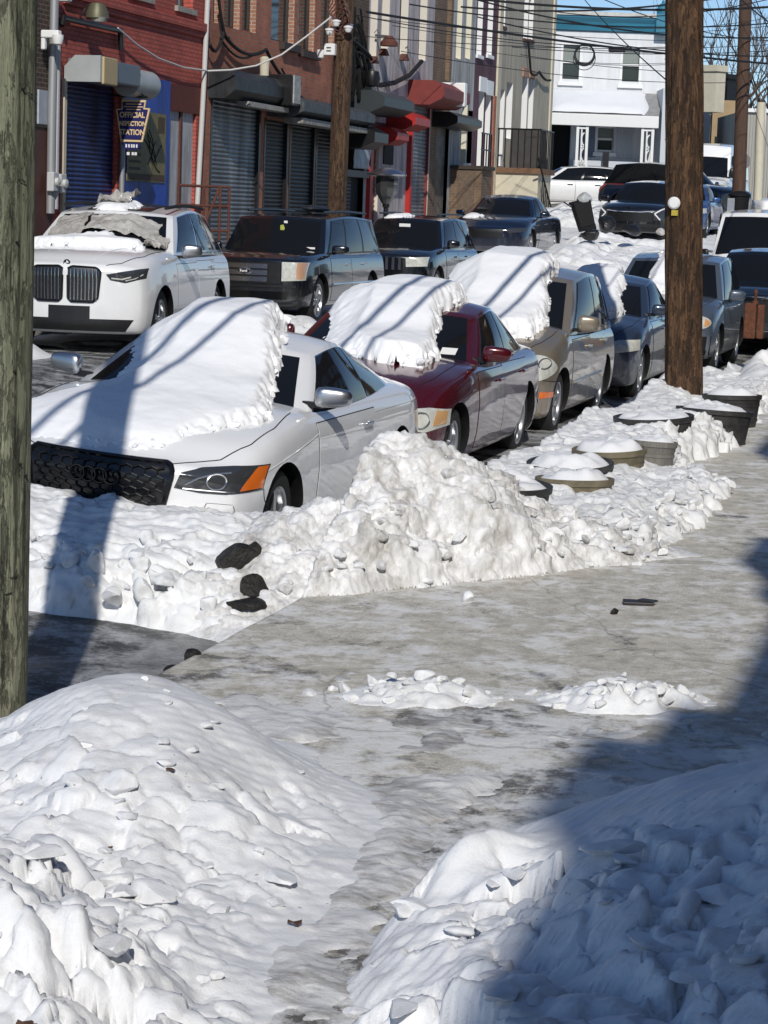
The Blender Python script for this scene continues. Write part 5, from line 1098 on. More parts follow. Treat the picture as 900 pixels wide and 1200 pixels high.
def leaf(px, py, hf, z, s, label, seed):
    p = onz(px, py, z); zz = float(floor_z(np.array(p.x), np.array(p.y)))+max(0, float(H_of(hf(np.array([[p.x]]), np.array([[p.y]])))[0, 0])); r_ = random.Random(seed); mb = MB(); n = 11
    ring = [(s*(.5+.5*r_.random())*math.cos(2*math.pi*i/n), s*(.4+.4*r_.random())*math.sin(2*math.pi*i/n), s*.35*r_.random()) for i in range(n)]
    mb.add([(0, 0, s*.1)]+ring, [(0, 1+i, 1+(i+1) % n) for i in range(n)]); o = mb.build('dead_leaf', LEAF, None, fix=False); o.location = (p.x, p.y, zz+.012); so_ = o.modifiers.new('s', 'SOLIDIFY'); so_.thickness = .002; tag(o, label, 'leaf')
leaf(34, 1137, h_left, .45, .035, 'curled brown leaf on the chunky snow at bottom left', 1); leaf(42, 1152, h_left, .45, .02, 'smaller brown leaf just below the curled one', 2); leaf(200, 893, h_left, .45, .022, 'brown leaf scrap on the smooth left mound', 3); leaf(347, 1083, h_left, .16, .03, 'reddish leaf on the trodden path', 4); leaf(130, 943, h_left, .42, .010, 'tiny dark leaf speck on the smooth left mound', 5); leaf(678, 983, h_right, .45, .008, 'tiny dark speck on the right snow bank', 6)
# ------------------------------------------------------------------ the row of houses across the street (their fronts stand on x = VF)
VF = -14.5
BRK_RED = brick_mat('painted_red_brick', (.56, .125, .088), (.47, .10, .074), (.28, .07, .058), var=.35)
BRK_OLD = brick_mat('old_red_brick', (.56, .185, .105), (.44, .14, .082), (.34, .24, .18), var=.4)
BRK_DK = brick_mat('dark_brown_brick', (.075, .045, .032), (.11, .065, .042), (.20, .18, .15), var=.4)
BRK_TAN = brick_mat('tan_brick', (.26, .16, .09), (.20, .115, .065), (.25, .22, .18), var=.45)
BRK_LT = brick_mat('pale_sunlit_jamb_brick', (.42, .20, .12), (.36, .16, .10), (.5, .45, .38), var=.25)  # lighter brick for the reveals: sun on the jambs is put into the colour
LILAC = mat('lilac_stucco', (.64, .575, .57), .9, var=.16, vscale=1.6, bump=.3, bscale=30, grime=.5); GREY_ST = mat('grey_stucco', (.55, .56, .55), .9, var=.25, vscale=1.2, bump=.3, bscale=30, stretch=(1, 1, .3), grime=.5)
PURPLE = mat('plum_paint', (.15, .07, .095), .8, var=.25, vscale=2, grime=.5); BEIGE = mat('beige_stucco', (.52, .47, .37), .9, var=.14, vscale=.9, bump=.3, bscale=40, grime=.28); CREAM = mat('cream_paint', (.62, .57, .44), .75, var=.12, vscale=4)
SHUT_BLUE = mat('navy_shutter', (.02, .05, .22), .42, .2, var=.35, vscale=3, stretch=(1, 1, .3), grime=.5); SHUT_GREY = mat('grey_steel_shutter', (.34, .37, .40), .42, .4, var=.45, vscale=2.2, stretch=(1, 1, .3), grime=.5); SHUT_DK = mat('charcoal_shutter', (.055, .06, .068), .45, .4, var=.4, vscale=2.2, stretch=(1, 1, .4), grime=.5)
BLUEB = mat('blue_board', (.012, .08, .50), .5, var=.25, vscale=2.4, stretch=(2, 2, .3), grime=.5); WHITE_P = mat('white_board', (.56, .58, .62), .7, var=.14, vscale=3, grime=.5); STEEL_G = mat('grey_sheet', (.46, .49, .49), .45, .25, var=.15, vscale=3); TANP = mat('tan_panel', (.48, .37, .20), .6)
RED_P = mat('bright_red_paint', (.45, .022, .018), .45, var=.2, vscale=4); RED_D = mat('faded_red_paint', (.22, .035, .028), .55, var=.3, vscale=4); WOOD_D = mat('dark_window_wood', (.05, .035, .028), .7, var=.3, vscale=5); PIPE = mat('pipe_grey', (.36, .37, .38), .5, .4); RUSTR = mat('rusty_rail', (.13, .045, .03), .8, var=.4, vscale=12)
GLS = mat('window_glass', (.03, .035, .04), .06, spec=.6); CURT = mat('pale_blind', (.40, .41, .39), .7); STONE = mat('stone_sill', (.36, .34, .30), .85, var=.25, vscale=5)
def fu(px, py=150): return onv(px, py, VF).y
def fz(px, py, v=VF): return onv(px, py, v).z
def wall_rows(mb, u0, u1, z0, z1, ops, v=VF, reveal=.22, mi=0, mj=1):
    """wall on x=v with real openings and their reveals"""
    us = sorted({u0, u1, *[min(max(a, u0), u1) for o in ops for a in o[:2]]}); zs = sorted({z0, z1, *[min(max(a, z0), z1) for o in ops for a in o[2:]]})
    for i in range(len(us)-1):
        for j in range(len(zs)-1):
            uc, zc = (us[i]+us[i+1])/2, (zs[j]+zs[j+1])/2
            if any(o[0] < uc < o[1] and o[2] < zc < o[3] for o in ops): continue
            mb.add([(v, us[i], zs[j]), (v, us[i+1], zs[j]), (v, us[i+1], zs[j+1]), (v, us[i], zs[j+1])], [(0, 1, 2, 3)], mi)
    for a, b, c, d in ops:
        w = v-reveal; mb.add([(v, a, c), (w, a, c), (w, a, d), (v, a, d)], [(0, 1, 2, 3)], mj); mb.add([(v, b, c), (v, b, d), (w, b, d), (w, b, c)], [(0, 1, 2, 3)], mj)
        mb.add([(v, a, d), (w, a, d), (w, b, d), (v, b, d)], [(0, 1, 2, 3)], mj); mb.add([(v, a, c), (v, b, c), (w, b, c), (w, a, c)], [(0, 1, 2, 3)], mj)
def shell(mb, u0, u1, z0, z1, v=VF, depth=9., mi=0):
    a, b = v-.005, v-depth
    mb.add([(a, u0, z0), (b, u0, z0), (b, u0, z1), (a, u0, z1)], [(0, 1, 2, 3)], mi); mb.add([(a, u1, z0), (a, u1, z1), (b, u1, z1), (b, u1, z0)], [(0, 1, 2, 3)], mi)
    mb.add([(b, u0, z0), (b, u1, z0), (b, u1, z1), (b, u0, z1)], [(0, 1, 2, 3)], mi); mb.add([(a, u0, z1), (a, u1, z1), (b, u1, z1), (b, u0, z1)], [(0, 1, 2, 3)], mi)
class House:
    def __init__(s, name, label, u0, u1, ztop, m, jm=None, v=VF, cat='building', reveal=.22):
        s.u0, s.u1, s.zt, s.v, s.rev = u0, u1, ztop, v, reveal; s.g = gzf(-14, (u0+u1)/2); s.o = thing(name, label, cat, (v, (u0+u1)/2, s.g)); s.m = m; s.jm = jm or m; s.ops = []; s.org = Vector(s.o.location)
    def add(s, mb, name, m, smooth=False, parent=None, bv=0, **k):
        org = s.org; mb.v = [(x-org.x, y-org.y, z-org.z) for x, y, z in mb.v]; o = mb.build(name, m, parent or s.o, smooth, **k)
        if bv: bevel(o, bv)
        return o
    def win(s, u0, u1, z0, z1, frame=None, pane=None, sash=True, glass=True, sill=None, name='window'):
        s.ops.append((u0, u1, z0, z1)); d = s.v-s.rev; fm = frame or WOOD_D; mb = MB(); f = min(.05, (u1-u0)*.12)
        mb.lo_hi((d-.05, u0-.01, z0-.01), (d+.03, u0+f, z1+.01)); mb.lo_hi((d-.05, u1-f, z0-.01), (d+.03, u1+.01, z1+.01)); mb.lo_hi((d-.049, u0+f, z1-f), (d+.029, u1-f, z1+.01)); mb.lo_hi((d-.049, u0+f, z0-.01), (d+.029, u1-f, z0+f))
        if sash: zm = (z0+z1)/2; mb.lo_hi((d-.045, u0+f, zm-.025), (d+.025, u1-f, zm+.025))
        w = s.add(mb, name, fm); p = MB(); p.lo_hi((d-.035, u0+f*.5, z0+f*.5), (d-.02, u1-f*.5, z1-f*.5)); s.add(p, 'pane', pane or GLS, parent=w)
        if sill: sb = MB(); sb.lo_hi((s.v-.05, u0-.06, z0-.10), (s.v+.07, u1+.06, z0-.002)); s.add(sb, 'sill', sill, parent=w)
        return w
    def door_hole(s, u0, u1, z0, z1): s.ops.append((u0, u1, z0, z1))
    def finish(s, z0=None):
        mb = MB(); g = s.g-.6; wall_rows(mb, s.u0, s.u1, g, s.zt, s.ops, s.v, s.rev); shell(mb, s.u0, s.u1, g, s.zt, s.v); s.wall = s.add(mb, 'wall', [s.m, s.jm], fix=False); return s.wall
    def shutter(s, u0, u1, z0, z1, m, pitch=.085, d=.06, name='roller_shutter', rails=None, v=None):
        """corrugated roller shutter set just inside the wall face"""
        v = v if v is not None else s.v-.10; n = int((z1-z0)/pitch); mb = MB(); vs = []; fs = []; rows = []
        for i in range(n):
            z = z0+i*pitch; rows += [(v, z), (v+.012, z+pitch*.12), (v+.026, z+pitch*.45), (v+.020, z+pitch*.80), (v, z+pitch*.94)]
        rows.append((v, z1))
        for k, (x, z) in enumerate(rows): vs += [(x, u0, z), (x, u1, z)]
        for k in range(len(rows)-1): fs.append((2*k, 2*k+1, 2*k+3, 2*k+2))
        mb.add(vs, fs); o = s.add(mb, name, m, fix=False)
        if rails is not None:
            for u in (u0-.04, u1+.04):
                r = MB(); r.lo_hi((v-.02, u-.05, z0), (v+.09, u+.05, z1+.02)); s.add(r, 'guide_rail', rails, parent=o)
        return o
def hood(h, u0, u1, vo, z0, z1, m, name='shutter_box', vb=None, round_=False, endm=None):
    """housing over a shutter: chamfered box along u, or a round drum"""
    vb = VF if vb is None else vb; mb = MB(); w = vo-vb; hh = z1-z0
    if round_: prof = [(0, 0)]+[(w*.55+w*.45*math.sin(a), hh*.5-hh*.5*math.cos(a)) for a in np.linspace(.0, math.pi, 14)]+[(0, hh)]
    else: prof = [(0, 0), (w*.62, 0), (w, hh*.30), (w, hh*.72), (w*.7, hh), (0, hh)]
    mb.prism(prof, lambda q: (vb+q[0], u0, z0+q[1]), lambda q: (vb+q[0], u1, z0+q[1])); return h.add(mb, name, m, True, angle=30)

# --- dark brick house at the far left
U1 = fu(62); hA = House('row_house', 'dark brown brick house cut off by the green-grey pole', 20.0, U1-.01, 11.0, BRK_DK)
hA.finish(); mb = MB(); mb.lo_hi((VF, U1-.95, gzf(-14, 32)-.2), (VF+.03, U1-.12, fz(52, 150))); hA.add(mb, 'door', mat('brown_door', (.10, .035, .025), .6, var=.3, vscale=3)); mb = MB(); mb.lo_hi((VF, U1-.62, fz(52, 146)), (VF+.03, U1-.16, fz(52, 106))); hA.add(mb, 'painted_blocks', mat('pale_blue_blocks', (.45, .50, .56), .8, var=.2, vscale=5)); mb = MB(); mb.lo_hi((VF, U1-.95, fz(52, 150)), (VF+.05, U1-.1, fz(52, 146))); hA.add(mb, 'lintel', WOOD_D)
# --- red inspection garage
U2 = fu(240, 60); g1 = House('red_garage', 'red painted brick garage with blue shutter and blue board', U1, U2, 10.6, BRK_RED, cat='garage')
g = g1.g
ua, ub = fu(75), fu(138); zt = fz(105, 97); g1.door_hole(ua, ub, g-.6, zt); g1.shutter(ua, ub, g-.3, zt, SHUT_BLUE, .075)
mb = MB(); mb.lo_hi((VF-.02, ua-.11, g), (VF+.05, ua-.005, zt)); g1.add(mb, 'cream_jamb', CREAM); mb = MB(); mb.tube([(VF+.07, ub+.06, g), (VF+.07, ub+.06, zt)], .045, 10); g1.add(mb, 'guide_rail', PIPE, True)
# opening with boarded panels
uc, ud = fu(197, 180), fu(229, 180); zp = fz(212, 131); g1.door_hole(uc, ud, g-.6, zp)
for k, (a, b_) in enumerate(((uc, (uc+ud)/2-.05), ((uc+ud)/2+.05, ud))): mb = MB(); mb.lo_hi((VF-.14, a, g-.3), (VF-.06, b_, zp)); g1.add(mb, 'white_panel', WHITE_P)
mb = MB(); mb.lo_hi((VF-.13, (uc+ud)/2-.05, g-.3), (VF-.02, (uc+ud)/2+.05, zp)); g1.add(mb, 'mullion', RUSTR); mb = MB(); mb.lo_hi((VF-.01, uc-.05, zp), (VF+.015, ud+.12, zp+.48)); g1.add(mb, 'lintel_slab', mat('red_render', (.13, .03, .022), .85, var=.25, vscale=5))
# upper windows over a stepped ledge
zl = fz(190, 22)
for pxl, pxr in ((100, 122), (150, 176), (206, 226)): g1.win(fu(pxl, 10), fu(pxr, 10), zl+.30, zl+2.1, None, CURT, True, sill=STONE)
g1.finish(); mb = MB(); mb.lo_hi((VF, U1+.3, zl-.06), (VF+.10, U2-.02, zl+.10)); mb.lo_hi((VF, U1+.3, zl-.16), (VF+.055, U2-.02, zl-.06)); g1.add(mb, 'ledge', BRK_RED, bv=.01)
mb = MB(); P = [onv(x, y, VF+.08) for x, y in ((72, 30), (74, 21), (100, 27), (141, 36), (142, 58))]; mb.tube(P, .05, 8); g1.add(mb, 'black_pipe', M['black'], True)
zb0, zb1 = fz(92, 92, -13.9), fz(92, 60, -13.9); bx = thing('shutter_housing', 'pale grey boxed shutter housing with tan strip above the blue shutter', 'housing', (VF, ua, zb0))
def loc(mb, o): L = o.location; mb.v = [(x-L.x, y-L.y, z-L.z) for x, y, z in mb.v]; return mb
mb = MB(); prof = [(0, 0), (.62, 0), (.62, zb1-zb0), (.18, zb1-zb0), (0, zb1-zb0-.18)]; mb.prism(prof, lambda q: (VF+.01+q[0], ua-.05, zb0+q[1]), lambda q: (VF+.01+q[0], ua+.03, zb0+q[1])); loc(mb, bx).build('end_plate', STEEL_G, bx)
mb = MB(); mb.lo_hi((VF+.02, ua+.031, zb0+.02), (VF+.60, ub-.5, zb1-.04)); bevel(loc(mb, bx).build('box_body', mat('blue_grey_steel', (.16, .19, .22), .5, .4), bx), .03)
mb = MB(); mb.lo_hi((VF+.60, ua+.031, zb0-.03), (VF+.665, ua+.62, zb1-.01)); bevel(loc(mb, bx).build('tan_cover', TANP, bx), .02); mb = MB(); mb.lathe([(.24, 0), (.24, 1.0)], 22, (VF+.36, ub-.55, (zb0+zb1)/2-.10), 'Y'); loc(mb, bx).build('drum', STEEL_G, bx, True, 50)
# blue board, poster, hanging sign
zB = fz(168, 88); bb = thing('blue_board', 'tall blue painted board fixed beside the blue shutter', 'board', (VF, fu(168), g)); mb = MB()
ups = np.linspace(fu(141), fu(196), 4)
for a, b_, dz in zip(ups[:-1], ups[1:], (.0, .02, -.03)): mb.lo_hi((VF+.012, a+.006, g-.2), (VF+.05, b_-.006, zB+dz))
loc(mb, bb).build('boards', BLUEB, bb)
ps = thing('poster', 'worn olive poster with black flourish on the blue board', 'poster', (VF+.055, fu(168), fz(168, 172))); pu0, pu1 = fu(145, 172)-fu(168), fu(190, 172)-fu(168); pz0, pz1 = fz(168, 213)-fz(168, 172), fz(168, 131)-fz(168, 172)
mb = MB(); mb.lo_hi((0, pu0, pz0), (.012, pu1, pz1)); mb.build('sheet', mat('olive_print', (.23, .20, .085), .6, var=.35, vscale=4), ps); mb = MB(); W_ = pu1-pu0; H_ = pz1-pz0
for k in range(6): mb.tube([(.016, pu0+W_*(.52+.10*k*.6+.14*math.sin(t*3+k)), pz0+H_*(.25+.5*t)) for t in np.linspace(0, 1-.08*k, 16)], .008, 5)
mb.tube([(.016, pu0+W_*(.35+.5*t), pz0+H_*(.62-.45*t+.06*math.sin(6*t))) for t in np.linspace(0, 1, 16)], .012, 5); mb.build('flourish', M['seam'], ps); mb = MB()
for k in range(4): mb.lo_hi((.0135, pu0+W_*.05, pz0+H_*(.16+.10*k)), (.0165, pu0+W_*.34, pz0+H_*(.20+.10*k)))
mb.lo_hi((.0132, pu0+W_*.02, pz0+H_*.02), (.0166, pu1-W_*.02, pz0+H_*.11)); mb.lo_hi((.0132, pu1-W_*.22, pz0+H_*.72), (.0166, pu1-W_*.04, pz0+H_*.95)); mb.build('faded_blocks', mat('brown_print', (.10, .065, .035), .7, var=.4, vscale=10), ps)
us = fu(145, 150)-.5; hs = thing('hanging_sign', 'keystone shaped blue and gold inspection station sign on a bracket', 'sign', (VF+.36, us, fz(160, 148))); NAVY = mat('sign_navy', (.015, .016, .11), .45); GOLD = mat('sign_gold', (.75, .55, .30), .5)
w2 = .285; key = [(-.20, .40), (.24, .40), (.215, .27), (.315, .265), (.19, -.30), (-.205, -.30), (-.30, .24), (-.19, .255)]
def kp(k, y): return (lambda q: (q[0]*k, y, (q[1]-.05)*k+.05))
mb = MB(); mb.prism(key, kp(1, -.02), kp(1, .02)); mb.build('sign_border', GOLD, hs); mb = MB(); mb.prism(key, kp(.90, -.026), kp(.90, -.0205)); mb.build('sign_face', NAVY, hs)
mb = MB()
for s_, z in (('OFFICIAL', .145), ('INSPECTION', .0), ('STATION', -.145)):
    mb = MB(); text_mesh(mb, s_, .128 if len(s_) < 9 else .105, lambda v, z=z: (v.x*.86, -.029-v.z, z+v.y), .003, .004); mb.build('sign_word', GOLD, hs, fix=False)
mb = MB()
for z, a in ((.33, .14), (.285, .17), (.24, .13)): mb.box((.02, -.0275, z), (a*2, .003, .016))
mb.build('sign_lines', GOLD, hs, fix=False); mb = MB(); mb.prism([(-.185, -.32), (.17, -.32), (.12, -.43), (-.15, -.43)], lambda q: (q[0], -.018, q[1]), lambda q: (q[0], .012, q[1])); mb.build('number_tab', NAVY, hs); mb = MB()
for x in (-.10, -.05, 0, .04, .09): mb.box((x, -.0195, -.37), (.028, .002, .055))
for x in (-.06, .03, .07): mb.box((x, -.0195, -.50), (.05, .02, .05))
mb.build('tab_marks', M['white'], hs); mb = MB(); mb.tube([(-.36, 0, .78), (.22, 0, .46)], .016, 6); mb.tube([(-.36, 0, .47), (.26, 0, .45)], .02, 6); mb.build('bracket', M['black'], hs, True)
# floodlight, conduits, meters, cameras on the red garage
fl = thing('flood_lamp', 'domed floodlight under the eaves of the red garage', 'lamp', onv(114, 14, VF+.35)); mb = MB(); mb.lathe([(0, .16), (.12, .13), (.18, 0), (.19, -.10), (.17, -.12)], 20); mb.build('shade', mat('olive_metal', (.12, .115, .07), .5, .3), fl, True); mb = MB(); mb.lathe([(.15, -.12), (.10, -.19), (0, -.21)], 18, (.04, -.03, .03)); mb.build('lens', M['lamp'], fl, True); mb = MB(); mb.tube([(-.35, .1, -.05), (-.2, .05, .1), (0, 0, .14)], .02, 6); mb.build('arm', M['alu'], fl)
mb = MB(); mb.tube([onv(64, -5, VF+.10), onv(61, 120, VF+.10), onv(59, 250, VF+.10)], .07, 10); tag(mb.build('conduit', PIPE, None, True), 'thick grey conduit running down left of the blue shutter', 'pipe'); mb = MB(); mb.tube([onv(68, 45, VF+.14), onv(65, 245, VF+.14)], .045, 10); tag(mb.build('conduit', mat('pipe_pale', (.50, .51, .52), .5, .4), None, True), 'thinner pale conduit beside the thick one', 'pipe')
for (px, py, lab) in ((62, 213, 'left electric meter box at the foot of the conduits'), (71, 215, 'right electric meter box at the foot of the conduits')): c0 = onv(px, py, VF+.16); t = thing('meter_box', lab, 'meter', c0); mb = MB(); mb.box((0, 0, 0), (.12, .22, .30)); bevel(mb.build('box', mat('meter_grey', (.50, .51, .52), .5), t), .015); mb = MB(); mb.lathe([(.07, .06), (.07, .11), (0, .12)], 16, axis='X'); mb.build('dial', M['lamp'], t, True)
c0 = onv(60, 40, VF+.22); t = thing('security_camera', 'white security camera bracket on the grey conduit', 'camera', c0); mb = MB(); mb.box((0, 0, 0), (.30, .14, .12)); mb.box((-.12, 0, -.14), (.07, .1, .2)); bevel(mb.build('bracket', M['white'], t), .02); mb = MB(); mb.lathe([(0, -.14), (.07, -.11), (.09, -.03), (.09, .03)], 16, (.12, -.02, -.04)); mb.build('dome', M['white'], t, True)
mb = MB(); c0 = onv(75, -2, VF+.15); mb.box(c0, (.2, .2, .1)); tag(bevel(mb.build('junction_box', M['white'], None), .02), 'white junction box at the top edge of the red garage', 'box')
mb = MB(); mb.tube([onv(243.5, -6, VF+.07), onv(239, 95, VF+.07), onv(231, 245, VF+.07)], .05, 10); tag(mb.build('drainpipe', mat('drain_white', (.55, .54, .52), .5), None, True), 'pale drainpipe between the red garage and the old brick shop', 'pipe')
# rusty guard rail
r0, r1 = onv(209, 217, -13.3), onv(269, 219, -12.6); rl = thing('hand_rail', 'rusty brown pipe railing in front of the white panels', 'railing', (r0.x, r0.y, g)); mb = MB(); zt_ = r0.z
for t in (0, .5, .82, 1): p = Vector(r0).lerp(Vector(r1), t); mb.tube([(p.x, p.y, g+.1), (p.x, p.y, zt_)], .024, 8)
loc(mb, rl).build('posts', RUSTR, rl, True); mb = MB()
for dz in (0, -.33, -.75): mb.tube([(r0.x, r0.y, zt_+dz), (r1.x, r1.y, zt_+dz)], .024, 8)
mb.tube([Vector(r0).lerp(Vector(r1), .45)+Vector((0, 0, -.85)), Vector(r0).lerp(Vector(r1), .80)+Vector((0, 0, -.02))], .024, 8); loc(mb, rl).build('bars', RUSTR, rl, True)

# --- old brick shop with three grey shutters
U3 = fu(408, 80); g2_ = House('brick_shop', 'old red brick shop with grey roller shutters and window jambs coloured pale as if sunlit', U2+.01, U3, 10.6, BRK_OLD, BRK_LT, cat='shop', reveal=.16); g = g2_.g
zs = fz(280, 110)
for a, b_, zt_, m_ in ((fu(248), fu(304), fz(276, 113), SHUT_GREY), (fu(311), fu(337), fz(324, 141), SHUT_DK), (fu(341), fu(369), fz(355, 143), SHUT_DK), (fu(372), fu(404), fz(388, 146), SHUT_DK)):
    g2_.door_hole(a, b_, g-.6, zt_); g2_.shutter(a+.02, b_-.02, g-.3, zt_, m_, .085, rails=M['black'], v=VF-.08)
for a, b_, yb in ((250, 257, 27), (262, 281, 33), (284, 300, 37), (318, 345, 50), (350, 369, 59), (376, 392, 64)): uu, vv = fu(a, 20), fu(b_, 20); g2_.win(uu, vv, fz((a+b_)/2, yb), 8.9, None, GLS, True)
g2_.finish()
for a, b_, yb in ((338, 347, 51), (361, 371, 60)): mb = MB(); mb.lo_hi((VF, fu(a-10, 20), fz(a, yb)-.16), (VF+.12, fu(b_, 20)+.05, fz(a, yb)-.01)); g2_.add(mb, 'sill', WOOD_D)
h1 = hood(g2_, fu(247)-.2, fu(306)+.25, VF+.55, fz(280, 118, VF+.3), fz(280, 84, VF+.3), mat('charcoal_hood', (.05, .055, .06), .5, .3, var=.5, vscale=4, grime=.5)); mb = MB(); mb.lo_hi((VF+.25, fu(262), fz(280, 118, VF+.3)-.10), (VF+.52, fu(306)+.2, fz(280, 118, VF+.3)-.005)); g2_.add(mb, 'snowy_lip', mat('pale_lip', (.42, .41, .38), .7, var=.4, vscale=6))
hood(g2_, fu(312), fu(400), VF+.8, fz(355, 140, VF+.4), fz(355, 116, VF+.4), mat('tarp_hood', (.10, .11, .12), .55, .2, var=.6, vscale=6, bump=.8, bscale=9)); mb = MB(); mb.lo_hi((VF+.30, fu(316), fz(355, 140, VF+.4)-.12), (VF+.72, fu(398), fz(355, 140, VF+.4)-.006)); g2_.add(mb, 'pale_lip', mat('torn_lip', (.38, .37, .34), .75, var=.55, vscale=7, bump=.8, bscale=12))
c0 = onv(332, 106, VF+.45); t = thing('wall_box', 'black electrical box with pale side between the shutter hoods', 'box', c0); mb = MB(); mb.box((0, 0, 0), (.55, .5, .62)); bevel(mb.build('box', M['black'], t), .02); mb = MB(); mb.box((.29, 0, .02), (.03, .44, .56)); mb.build('pale_cover', mat('worn_cover', (.45, .46, .46), .6, var=.5, vscale=7), t)
c0 = onv(310, 78, VF+.3); mb = MB(); mb.lathe([(.09, -.18), (.10, .16), (.05, .2), (0, .2)], 14, tuple(c0)); tag(mb.build('wall_lamp', CREAM, None, True, 40), 'small cream lamp on the brick above the first grey shutter', 'lamp')
for i, (a, b_) in enumerate((((256, -4), (268, 45)), ((262, 40), (312, 58)), ((246, 52), (262, 38)), ((312, 58), (352, 98)), ((330, 80), (372, 118)), ((258, 44), (300, 62)))): mb = MB(); p, q = onv(*a, VF+.12), onv(*b_, VF+.12); mb.tube([p.lerp(q, t)-Vector((0, 0, .22*t*(1-t)*4)) for t in np.linspace(0, 1, 12)], .035 if i < 4 else .022, 6); tag(mb.build('wall_cable', M['seam'], None, True), 'dark cable draped across the old brick shop front', 'cable', 'cables on the brick shop front')
# --- narrow brick strip with the tangle of cables, dark shop door, black hood
U4 = fu(431, 60); sA = House('narrow_shop', 'narrow dark tan brick shop front behind the steel pole', U3, U4, 10.6, brick_mat('dark_tan_brick', (.17, .10, .06), (.12, .07, .045), (.19, .16, .12), var=.5), cat='shop'); g = sA.g
a, b_ = fu(404), fu(430); sA.door_hole(a, b_, g-.6, fz(418, 150)); sA.finish(); sA.shutter(a, a+(b_-a)*.5, g-.3, fz(418, 205), SHUT_DK); mb = MB(); mb.lo_hi((VF-.2, a, g-.5), (VF-.12, b_, fz(418, 150))); sA.add(mb, 'dark_doorway', M['seam']); mb = MB(); mb.lo_hi((VF-.1, a, fz(418, 208)), (VF+.1, b_, fz(418, 200))); sA.add(mb, 'cross_beam', M['black'])
mb = MB(); X, Z_ = np.meshgrid(np.linspace(fu(409, 150), fu(429, 150), 22), np.linspace(fz(420, 198), fz(420, 146), 22), indexing='ij'); rip = .05*fbm(X*3, Z_*2, 3)
mb.add([(VF+.14+rip[i, j], X[i, j], Z_[i, j]) for i in range(22) for j in range(22)], [(i*22+j, (i+1)*22+j, (i+1)*22+j+1, i*22+j+1) for i in range(21) for j in range(21)]); tp = mb.build('tarp', mat('blue_grey_tarp', (.40, .45, .52), .45, var=.3, vscale=3), None, True, 180, fix=False); tp.modifiers.new('s', 'SOLIDIFY').thickness = .006; tag(tp, 'torn pale blue tarpaulin hanging in the dark doorway', 'tarp')
hood(sA, fu(408), fu(445), VF+.85, fz(428, 131, VF+.4), fz(428, 105, VF+.4), mat('slate_hood', (.045, .055, .06), .45, .3)); hood(sA, fu(395), fu(412), VF+.9, fz(404, 172, VF+.4), fz(404, 145, VF+.4), M['black'], 'awning_roll')
rn = random.Random(5); mb = MB()
for k in range(26):
    p = onv(rn.uniform(404, 424), rn.uniform(0, 60), VF+.15+.25*rn.random()); q = onv(rn.uniform(402, 436), rn.uniform(60, 118), VF+.12+.25*rn.random()); c_ = (p+q)/2+Vector((rn.uniform(0, .25), rn.uniform(-.6, .6), rn.uniform(-.3, .3)))
    mb.tube([(p*(1-t)**2+c_*2*t*(1-t)+q*t*t) for t in np.linspace(0, 1, 14)], rn.choice((.018, .028, .045)), 5)
tag(mb.build('cable_tangle', M['seam'], None, True), 'thick black tangle of cables on the narrow tan brick front', 'cable')
c0 = onv(436, 92, VF+.5); mb = MB(); mb.lathe([(0, -.2), (.16, -.16), (.2, 0), (.16, .16), (0, .2)], 16, tuple(c0)); mb.box((c0.x-.05, c0.y, c0.z-.3), (.16, .2, .4)); tag(mb.build('service_head', M['black'], None, True, 40), 'black electrical service head by the lilac house', 'fitting')
# --- lilac stucco house with red shop door
U5 = fu(508, 60); hB = House('row_house', 'lilac grey stucco house with a red shutter hood', U4, U5, 10.6, LILAC, mat('cream_reveal', (.66, .62, .54), .8)); g = hB.g
for a, b_, yb in ((434, 442, 68), (447, 456, 60), (468, 478, 66), (491, 500, 72)): hB.win(fu(a, 30), fu(b_, 30), fz(b_, yb), 9.2, WOOD_D, GLS)
a, b_ = fu(480, 170), fu(503, 170); ztd = fz(492, 118); hB.door_hole(a, b_, g-.6, ztd); hB.shutter(a, b_, g-.3, ztd, SHUT_GREY, .10, rails=RED_D); a2, b2 = fu(432, 190), fu(444, 190); hB.door_hole(a2, b2, g-.6, fz(438, 168)); hB.finish(); hB.shutter(a2, b2, g-.3, fz(438, 168), RED_D, .12)
mb = MB(); mb.lo_hi((VF, fu(430, 190), g-.3), (VF+.10, fu(433, 190), fz(432, 150))); hB.add(mb, 'red_frame', RED_P); mb = MB(); mb.lo_hi((VF, a-.25, g-.3), (VF+.12, a-.05, fz(480, 110))); hB.add(mb, 'red_frame', RED_P)
hood(hB, fu(481)-.4, fu(503)+.55, VF+.95, fz(494, 122, VF+.4), fz(494, 93, VF+.4), RED_D); hood(hB, fu(452), fu(470), VF+.75, fz(462, 150, VF+.4), fz(462, 129, VF+.4), RED_P); hood(hB, fu(438), fu(452), VF+.6, fz(446, 168, VF+.3), fz(446, 148, VF+.3), RED_P, 'small_red_hood'); mb = MB(); mb.lo_hi((VF, fu(431), fz(440, 168)), (VF+.05, fu(450), fz(440, 143))); hB.add(mb, 'maroon_panel', mat('maroon', (.10, .008, .012), .6)); a3, b3 = fu(450), fu(461); mb = MB(); mb.lo_hi((VF, a3, fz(456, 193)), (VF+.03, b3, fz(456, 166))); hB.add(mb, 'barred_window', M['seam'])
c0 = onv(456, 49, VF+.35); t = thing('wall_lamp', 'brown shaded lamp on the upper lilac wall', 'lamp', c0); mb = MB(); mb.lathe([(.08, .14), (.22, -.02), (.22, -.10), (.1, -.10)], 12); mb.build('shade', RUSTR, t, True, 40); mb = MB(); mb.tube([(-.35, 0, .15), (0, 0, .12)], .03, 6); mb.build('arm', M['alu'], t)
